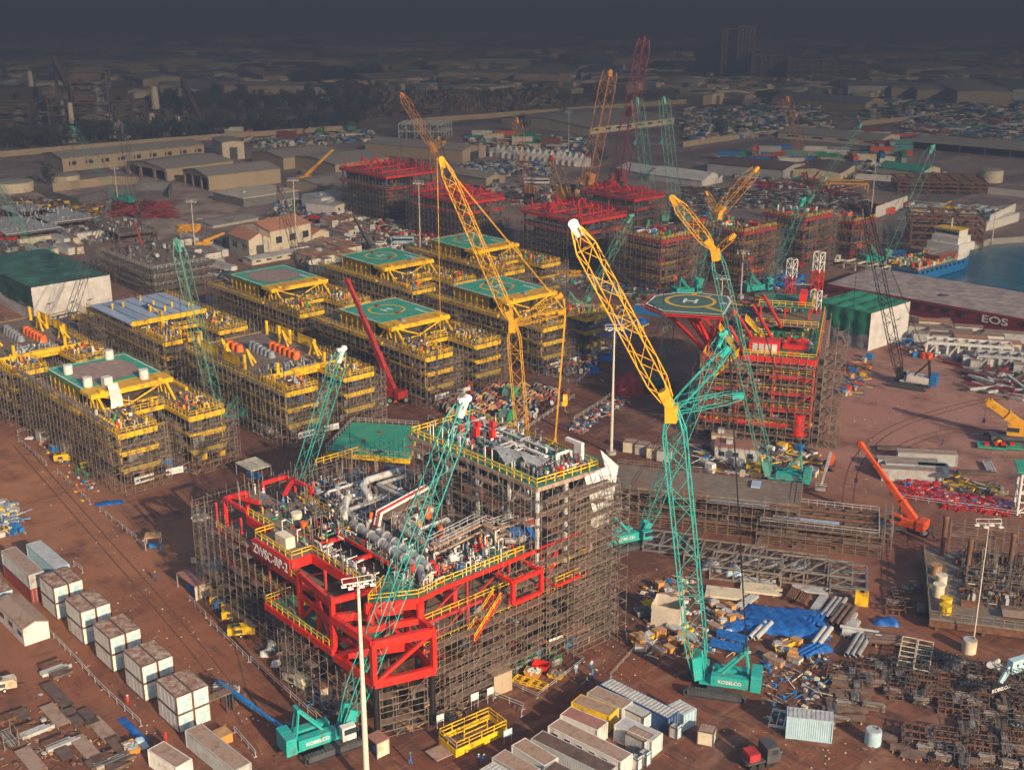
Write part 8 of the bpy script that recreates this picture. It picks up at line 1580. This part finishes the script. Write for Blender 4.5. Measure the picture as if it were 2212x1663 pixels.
# refinery blocks at top right
for x0, x1, y, ty, lb, k in ((1520, 1552, 172, 82, 'dark plant block, left spire of the far group', 0), (1556, 1590, 176, 64, 'dark plant tower, left of the far twin towers', 0), (1590, 1622, 178, 58, 'dark plant tower, right of the far twin towers', 0), (1622, 1700, 182, 120, 'dark far plant hall right of the twin towers', 1), (1700, 1800, 186, 130, 'dark far plant hall, longest of the group', 1), (1800, 1870, 184, 142, 'brown far plant hall at the right end', 1)):
    a, b = g(x0, y), g(x1, y); t = thing('plant_block', lb, 'plant building', (a + b) / 2); h = topz(a, ty); w_ = (b - a).length; mb = MB().box(-w_ / 2, 0, 0, w_ / 2, 60, h * (.8 if k == 0 else 1)); mb.build('wall', DGR, t); mb = MB()
    for i in range(5): xx = -w_ / 2 + w_ * i / 4; mb.bar((xx, -1, 0), (xx, -1, h), 2.5); mb.bar((-w_ / 2, -1, h * (i + 1) / 5), (w_ / 2, -1, h * (i + 1) / 5), 2)
    mb.build('frame', BRN, t)
heap('large pale sand and rubble mound behind the far road', g(1010, 236), .05, 150, 60, 11, mat('sand_mound', (.30, .21, .15), .9, var=.3, scale=.05, dirt=(.14, .1, .08), damt=.6, dscale=.03), 'sand_mound', 'mound', sd=2, lump=.7)
# grey open frame building and rusty structural frames
def steel_skeleton(label, p, L_, W_, ty, m, nx=4, ny=2, rz=A, floors=2, hh=None):
    b_ = g(*p); h = hh or topz(b_, ty); t = thing('steel_skeleton', label, 'steel structure', b_, rz); mb = MB()
    for i in range(nx + 1):
        for j in range(ny + 1): mb.bar((L_ * i / nx, W_ * j / ny, 0), (L_ * i / nx, W_ * j / ny, h), .6)
    mb.build('columns', m, t); mb = MB()
    for f_ in range(1, floors + 1):
        z = h * f_ / floors
        for j in range(ny + 1): mb.bar((0, W_ * j / ny, z), (L_, W_ * j / ny, z), .5, .7)
        for i in range(nx + 1): mb.bar((L_ * i / nx, 0, z), (L_ * i / nx, W_, z), .45, .6)
    mb.build('beams', m, t); mb = MB()
    for i in range(0, nx, 2): mb.bar((L_ * i / nx, 0, 0), (L_ * (i + 1) / nx, 0, h), .35)
    mb.build('braces', m, t); return t
steel_skeleton('grey open concrete frame building behind the sand hangars', (862, 300), 30, 18, 268, LGR, 6, 2, R(-8), 2); steel_skeleton('brown steel skeleton on the plain right of the yellow gantry', (1940, 418), 40, 22, 392, RUST, 6, 3, R(-8), 3); steel_skeleton('tall rusty steel skeleton beside the moored ship', (1965, 535), 26, 20, 470, RUST, 3, 2, R(-12), 4); steel_skeleton('second brown steel skeleton behind the first', (1985, 405), 30, 16, 385, BRN, 4, 2, R(-8), 2); steel_skeleton('yellow portal gantry behind the scaffolded modules', (1790, 415), 18, 10, 396, CYEL, 1, 1, R(-8), 1); steel_skeleton('cream canopy frame beside the white truck', (1822, 580), 14, 7, 566, CRM, 3, 1, A, 1); steel_skeleton('long pale bench frame behind the blue-white crane, left', (1999, 770), 22, 5, 0, WHT, 8, 1, R(-14), 1, 4); steel_skeleton('long pale bench frame at the right edge', (2110, 795), 22, 5, 0, LGR, 8, 1, R(-14), 1, 3.4)
# low plated platforms at left and steel stock
for i, (x, y, L_, W_, lb) in enumerate(((40, 502, 34, 22, 'low grey-topped steel platform at the left edge, nearest'), (120, 482, 30, 20, 'low grey-topped steel platform right of the nearest'), (60, 470, 30, 14, 'low grey-topped steel platform behind the nearest'), (270, 508, 24, 16, 'brown flat platform left of the yellow drums'), (255, 590, 26, 14, 'flat steel deck behind the green-netted shed'), (560, 640, 10, 8, 'cream-roofed low platform right of the helideck'))):
    t = thing('low_platform', lb, 'platform', g(x, y), A); MB().box(-L_ / 2, -W_ / 2, 3.0, L_ / 2, W_ / 2, 3.4).build('plating', LGR if i < 3 else DECK, t); mb = MB()
    for a in range(6): mb.bar((-L_ / 2 + L_ * a / 5, -W_ / 2, 2.6), (-L_ / 2 + L_ * a / 5, W_ / 2, 2.6), .4, .7); mb.bar((-L_ / 2 + L_ * a / 5, -W_ / 2, 0), (-L_ / 2 + L_ * a / 5, -W_ / 2, 2.6), .5); mb.bar((-L_ / 2 + L_ * a / 5, W_ / 2, 0), (-L_ / 2 + L_ * a / 5, W_ / 2, 2.6), .5)
    mb.build('frame', BRN, t); smalls(t, random.Random(i), -L_ / 2, L_ / 2, -W_ / 2, W_ / 2, 3.4, 50, [LGR, BRN, RUST, WHT], 'deck_fittings', 2)
# cabins, containers, vehicles in the middle distance
fk = [cont(12.2, c, r_) for c, r_ in ((LGR, DRF), (WHT, LGR), (BRK, BRK), (BLU, DBLU), (CRM, DRF), (GRN, GRN), (TEALG, LGR), (ORP, DRF))]; fn = ['grey', 'white', 'red-brown', 'blue', 'cream', 'green', 'teal', 'orange']; ck = [make_cabin(WHT, DRF, 8, 3, 3), make_cabin(CRM, TERR, 9, 4, 3.2), make_cabin(LGR, DRF, 12, 3, 3)]; cn = ['white site cabin', 'terracotta-roofed cabin', 'long grey cabin']
rr = random.Random(21)
def rows(q, nx, ny, zone, kinds, names_, ang=A, drop=.15, stack=.0, jit=.22, sc_=1.0):
    for j in range(ny):
        for i in range(nx):
            if rr.random() < drop: continue
            s_, t_ = (i + .5 + rr.uniform(-jit, jit)) / nx, (j + .5 + rr.uniform(-jit, jit)) / ny
            px = (q[0][0] * (1 - s_) + q[1][0] * s_) * (1 - t_) + (q[3][0] * (1 - s_) + q[2][0] * s_) * t_; py = (q[0][1] * (1 - s_) + q[1][1] * s_) * (1 - t_) + (q[3][1] * (1 - s_) + q[2][1] * s_) * t_
            k = rr.randrange(len(kinds)); p = g(px, py); a = ang + rr.choice([0, 0, 0, 1.57]) + rr.uniform(-.06, .06); o = kinds[k].put(p, a, '%s, %s along in the %s row %s' % (names_[k], ORD[i], ORD[j], zone), names_[k].split()[-1] + 's ' + zone)
            if rr.random() < stack: k = rr.randrange(len(kinds)); kinds[k].put(p + Vector((0, 0, 2.62)), a, '%s on top, %s along in the %s row %s' % (names_[k], ORD[i], ORD[j], zone), names_[k].split()[-1] + 's ' + zone)
fc = [n_ + ' container' for n_ in fn]
rows([(1545, 335), (1960, 318), (1960, 350), (1600, 372)], 17, 5, 'of the far container yard', fk, fc, R(-8), .2, .35); rows([(1010, 292), (1250, 315), (1240, 330), (1030, 305)], 14, 3, 'behind the tents', fk, fc, R(-6), .2, .2); rows([(640, 545), (740, 520), (780, 560), (670, 585)], 6, 4, 'of the central cabin group', ck, cn, A, .1); rows([(700, 480), (770, 470), (800, 505), (730, 525)], 4, 2, 'beside the garage office', ck, cn, A, .2)
rows([(1990, 705), (2190, 735), (2190, 770), (2000, 745)], 5, 3, 'of the cabins behind the crane', ck, cn, R(-14), .15); rows([(1850, 452), (1950, 446), (1960, 462), (1860, 470)], 5, 2, 'by the white wall', [fk[2], fk[7]], [fc[2], fc[7]], R(20), .2); rows([(60, 515), (230, 500), (260, 540), (70, 560)], 7, 2, 'on the open ground at left', [fk[4], fk[1]], [fc[4], fc[1]], A, .5); rows([(380, 520), (470, 510), (500, 600), (400, 600)], 4, 4, 'left of the cream house', fk[:2] + ck[:1], fc[:2] + cn[:1], A, .35); rows([(1780, 290), (2200, 255), (2212, 295), (1990, 300)], 12, 3, 'on the far right plain', fk, fc, R(-8), .3)
rows([(470, 285), (800, 270), (830, 300), (560, 318)], 12, 2, 'of the yard behind the hangars', fk, fc, R(-5), .4, .3); rows([(2080, 765), (2205, 775), (2205, 800), (2090, 795)], 4, 2, 'at the right edge', fk[:2], fc[:2], R(-14), .2)
for x, y, rz, c, k, lb in ((1150, 397, 2, WHT, 'bus', 'white minibus, left of two, behind the red modules'), (1168, 398, 2, WHT, 'bus', 'white minibus, right of two, behind the red modules'), (432, 482, 10, WHT, 'pickup', 'white pickup on open ground before the low tan shed'), (135, 526, 10, WHT, 'car', 'white car, left of two, behind the netted shed'), (146, 524, 10, WHT, 'pickup', 'white pickup, right of two, behind the netted shed'), (850, 535, 20, WHT, 'pickup', 'white pickup before the first helideck, upper centre'), (822, 530, 20, WHT, 'car', 'white car left of the white pickup, upper centre'), (870, 527, 0, LBL, 'bus', 'pale blue bus by the light mast between modules'), (2030, 388, 0, WHT, 'car', 'white car near the green-roofed shed'), (13, 520, 0, RED, 'bus', 'red and white bus at the left photo edge'), (2008, 835, 40, BLU, 'car', 'small blue car beside the blue-white crane')): car(lb, g(x, y), R(rz), c, k)
truck('white flatbed truck on the quay road', g(1842, 570), R(170), WHT, WHT, 13); truck('blue truck with red load by the garage office', g(690, 480), R(-30), BLU, BRN, 12, RED); truck('white truck with red trailer near the green-roofed shed', g(2060, 385), R(175), WHT, DRED, 12, DRED); truck('dark truck under the first red module crane', g(1155, 440), R(0), DGR, DGR, 11)
truck('dark forklift-like truck with red load at the bottom edge', g(1640, 1650), R(20), DGR, DGR, 5, DRED)
YD = mk_drum(.9, CYEL, CYEL, .8, 1.2)
for i in range(26): YD.put(g(388 + (i % 9) * 5.2 + rr.uniform(-1, 1), 492 + (i // 9) * 5), rr.uniform(0, 3), 'yellow drum, %s along in the %s row before the low tan shed' % (ORD[i % 9], ORD[i // 9]), 'yellow drums before the low tan shed')
for i in range(14): YD.put(g(1200 + (i % 7) * 9, 593 + (i // 7) * 8), 1.2, 'big yellow reel, %s along in the %s row before the red modules' % (ORD[i % 7], ORD[i // 7]), 'yellow reels before the red modules')
# masses nobody could count
FAR = [LGR, CRM, GRY, RUST, TAN, WHT, BRN, DGR, BLU, TEALG]
for nm, lb, q, n, sd, a, b, ms, br, hm in (
    ('steel_stock', 'dark red steel sections laid out before the walled yard', [(240, 440), (370, 440), (375, 472), (240, 470)], 260, 101, 1, 3.5, [DRED, MRN, RUST], .8, 2), ('steel_stock', 'brown and grey sections left of the red ones', [(20, 430), (230, 445), (230, 475), (60, 462)], 300, 102, 1, 3, [BRN, RUST, LGR, YEL], .7, 2),
    ('steel_stock', 'pipes and sections before the cabins, behind the roofless module', [(230, 545), (470, 515), (500, 600), (260, 600)], 420, 103, .8, 3, [BRN, LGR, RUST, CRM, BLU], .6, 1.6), ('steel_stock', 'long brown pipes stacked left of the cream house', [(430, 555), (520, 590), (620, 640), (500, 620)], 260, 104, 1, 4, [BRN, MRN, DGR, LGR], .95, 1.2),
    ('scrap_yard', 'pale scrap yard beyond the hangars', [(530, 305), (800, 285), (830, 305), (560, 322)], 500, 105, 1, 4, FAR, .3, 2.5), ('pipe_store', 'pipe and valve store in front of the tents', [(990, 355), (1180, 350), (1190, 382), (1010, 382)], 700, 106, .8, 2.6, [LGR, DGR, GRY, CRM, BLU], .4, 2), ('stored_goods', 'stacked goods behind the tents', [(1000, 292), (1260, 300), (1290, 340), (1020, 325)], 700, 107, 1, 4, FAR, .3, 3),
    ('pipe_store', 'rows of dark red pipes behind the scaffolded modules', [(1620, 392), (1830, 410), (1840, 425), (1600, 402)], 600, 108, 1, 3, [MRN, DRED, LGR, BRN], .8, 2), ('pipe_store', 'dark steel stock field between the red frames and scaffolded modules', [(1475, 405), (1860, 428), (1870, 452), (1470, 452)], 1300, 109, .8, 2.6, [DGR, BRN, LGR, GRY, RUST], .6, 2), ('scrap_yard', 'scrap and machines on the far plain at right', [(1480, 240), (1760, 225), (1800, 285), (1480, 310)], 1500, 110, 1, 5, FAR, .35, 3.5),
    ('scrap_yard', 'stored materials along the right horizon plain', [(1900, 200), (2230, 185), (2230, 245), (1850, 262)], 1300, 111, 1.2, 6, FAR, .35, 3.5), ('scrap_yard', 'pipe racks and stacks on the right plain', [(1960, 255), (2230, 245), (2230, 312), (1950, 312)], 1500, 112, 1, 5, FAR, .6, 3), ('stored_goods', 'goods round the brown halls', [(1560, 360), (1860, 350), (1960, 385), (1600, 400)], 700, 113, .8, 3, FAR, .4, 2.5),
    ('stored_goods', 'pale machinery and racks by the far basin shore', [(1950, 440), (2150, 455), (2130, 500), (1980, 470)], 500, 114, .8, 3, [LBL, WHT, LGR, RUST, YEL], .5, 3), ('stored_goods', 'boxes and frames on the ground beyond the low platforms', [(0, 470), (240, 460), (260, 520), (0, 560)], 420, 115, .7, 2.4, FAR, .4, 1.6), ('site_clutter', 'small stores round the cabin group', [(620, 500), (900, 480), (900, 545), (640, 600)], 500, 116, .5, 2, FAR, .3, 1.6),
    ('site_clutter', 'crates and drums under the red modules', [(770, 470), (1000, 500), (1000, 545), (780, 500)], 260, 117, .6, 2, [BRK, ORP, LGR, CRM, DGR], .3, 1.8), ('site_clutter', 'materials between red and scaffolded modules', [(1190, 575), (1480, 640), (1480, 668), (1190, 612)], 300, 118, .6, 2, FAR, .4, 1.6), ('site_clutter', 'materials along the quay road', [(1560, 650), (1760, 640), (1780, 700), (1600, 700)], 260, 119, .6, 2, [BLU, LGR, YEL, ORP, DGR], .4, 1.6),
    ('site_clutter', 'blue covered goods and pipes before the tallest teal V crane', [(1590, 600), (1720, 585), (1740, 620), (1600, 632)], 150, 120, .8, 2.4, [BLU, TBLU, LGR], .4, 1.6), ('stored_goods', 'pipes and goods before the barge', [(1890, 690), (2230, 760), (2230, 800), (1960, 770)], 460, 121, .6, 2.2, [LGR, WHT, BRN, CRM, ORP, BLU], .5, 1.6), ('steel_stock', 'long brown pipes at the right edge', [(2110, 800), (2230, 810), (2230, 860), (2120, 850)], 160, 122, 1.5, 5, [BRN, MRN, LGR], .95, 1.5),
    ('plant_clutter', 'low plant buildings and pipework round the steel plant', [(-20, 235), (380, 225), (400, 300), (-20, 310)], 900, 123, 2, 9, [BRN, RUST, GRY, CRM, DGR], .5, 8), ('settlement', 'low buildings of the distant town', [(-40, 130), (1500, 110), (1500, 200), (-40, 215)], 1500, 124, 6, 26, [TAN, CRM, BRN, GRY], .0, 8), ('settlement', 'low buildings on the distant right plain', [(1480, 110), (2260, 100), (2260, 200), (1480, 230)], 1000, 125, 6, 26, [TAN, CRM, BRN, GRY], .0, 8),
    ('settlement', 'sheds near the horizon', [(-40, 40), (2260, 30), (2260, 120), (-40, 135)], 900, 126, 20, 80, [TAN, CRM, BRN], .0, 10), ('site_clutter', 'goods under the yellow modules rows', [(480, 760), (700, 700), (980, 850), (820, 880)], 120, 127, .5, 1.6, [LGR, WHT, BLU, ORP], .3, 1.2), ('site_clutter', 'crates, reels and steel between the red modules and the helidecks', [(860, 520), (1130, 520), (1290, 600), (1180, 620)], 260, 131, .5, 1.8, FAR, .4, 1.5), ('steel_stock', 'steel and machines behind the red modules', [(1000, 405), (1250, 400), (1300, 440), (1050, 445)], 420, 132, .7, 2.6, [DGR, BRN, LGR, ORP, GRY, CRM], .5, 2), ('site_clutter', 'goods between the garage office and the hangars', [(600, 430), (770, 420), (770, 500), (560, 490)], 240, 133, .6, 2.2, FAR, .4, 1.6), ('site_clutter', 'goods on the open ground right of the red modules', [(1440, 440), (1560, 450), (1520, 560), (1400, 520)], 260, 134, .6, 2, FAR, .5, 1.5),
    ('rubble', 'dark slag and rubble fields beyond the far road', [(700, 262), (1100, 235), (1500, 205), (800, 215)], 700, 128, 2, 9, [BRN, DGR, RUST], .1, 3)):
    junk(nm, lb, 'stored goods' if nm != 'settlement' else 'distant town', q, n, sd, a, b, ms, bars=br, hmax=hm)
# far industrial sheds, one thing each
wk = []
for i, (L_, W_, h, m_) in enumerate(((60, 30, 9, TAN), (90, 34, 10, LGR), (44, 26, 8, BRN), (120, 40, 11, TAN))):
    def mk(L_=L_, W_=W_, h=h, m_=m_): return gable('', (0, 0, 0), 0, L_, W_, h, 1.2, m_, TNR if m_ is TAN else (GRY if m_ is LGR else BRN), 'far_warehouse', 'warehouse', door=False)
    wk.append(Kind(mk))
rr = random.Random(33); wn = ['tan medium warehouse', 'grey long warehouse', 'brown small warehouse', 'tan very long warehouse']
for j, (y0, x0, x1, n) in enumerate(((205, 420, 760, 5), (180, 1080, 1500, 7), (150, -20, 900, 12), (150, 900, 1500, 7), (135, 1830, 2230, 7), (118, -20, 1500, 15), (105, 1500, 2230, 9), (85, -20, 2230, 18), (60, -20, 2230, 18), (210, 1920, 2230, 6))):
    for i in range(n): k = rr.randrange(4); wk[k].put(g(x0 + (x1 - x0) * (i + rr.random() * .7) / n, y0 + rr.uniform(-7, 7)), R(rr.choice([-8, 82, -3])), '%s on the plain, %s along in %s band' % (wn[k], ORD[i], ['a near left', 'the near centre', 'the middle left', 'the middle centre', 'the middle right', 'the upper left', 'the upper right', 'the high', 'the topmost', 'the near right'][j]), 'warehouses on the distant plain')
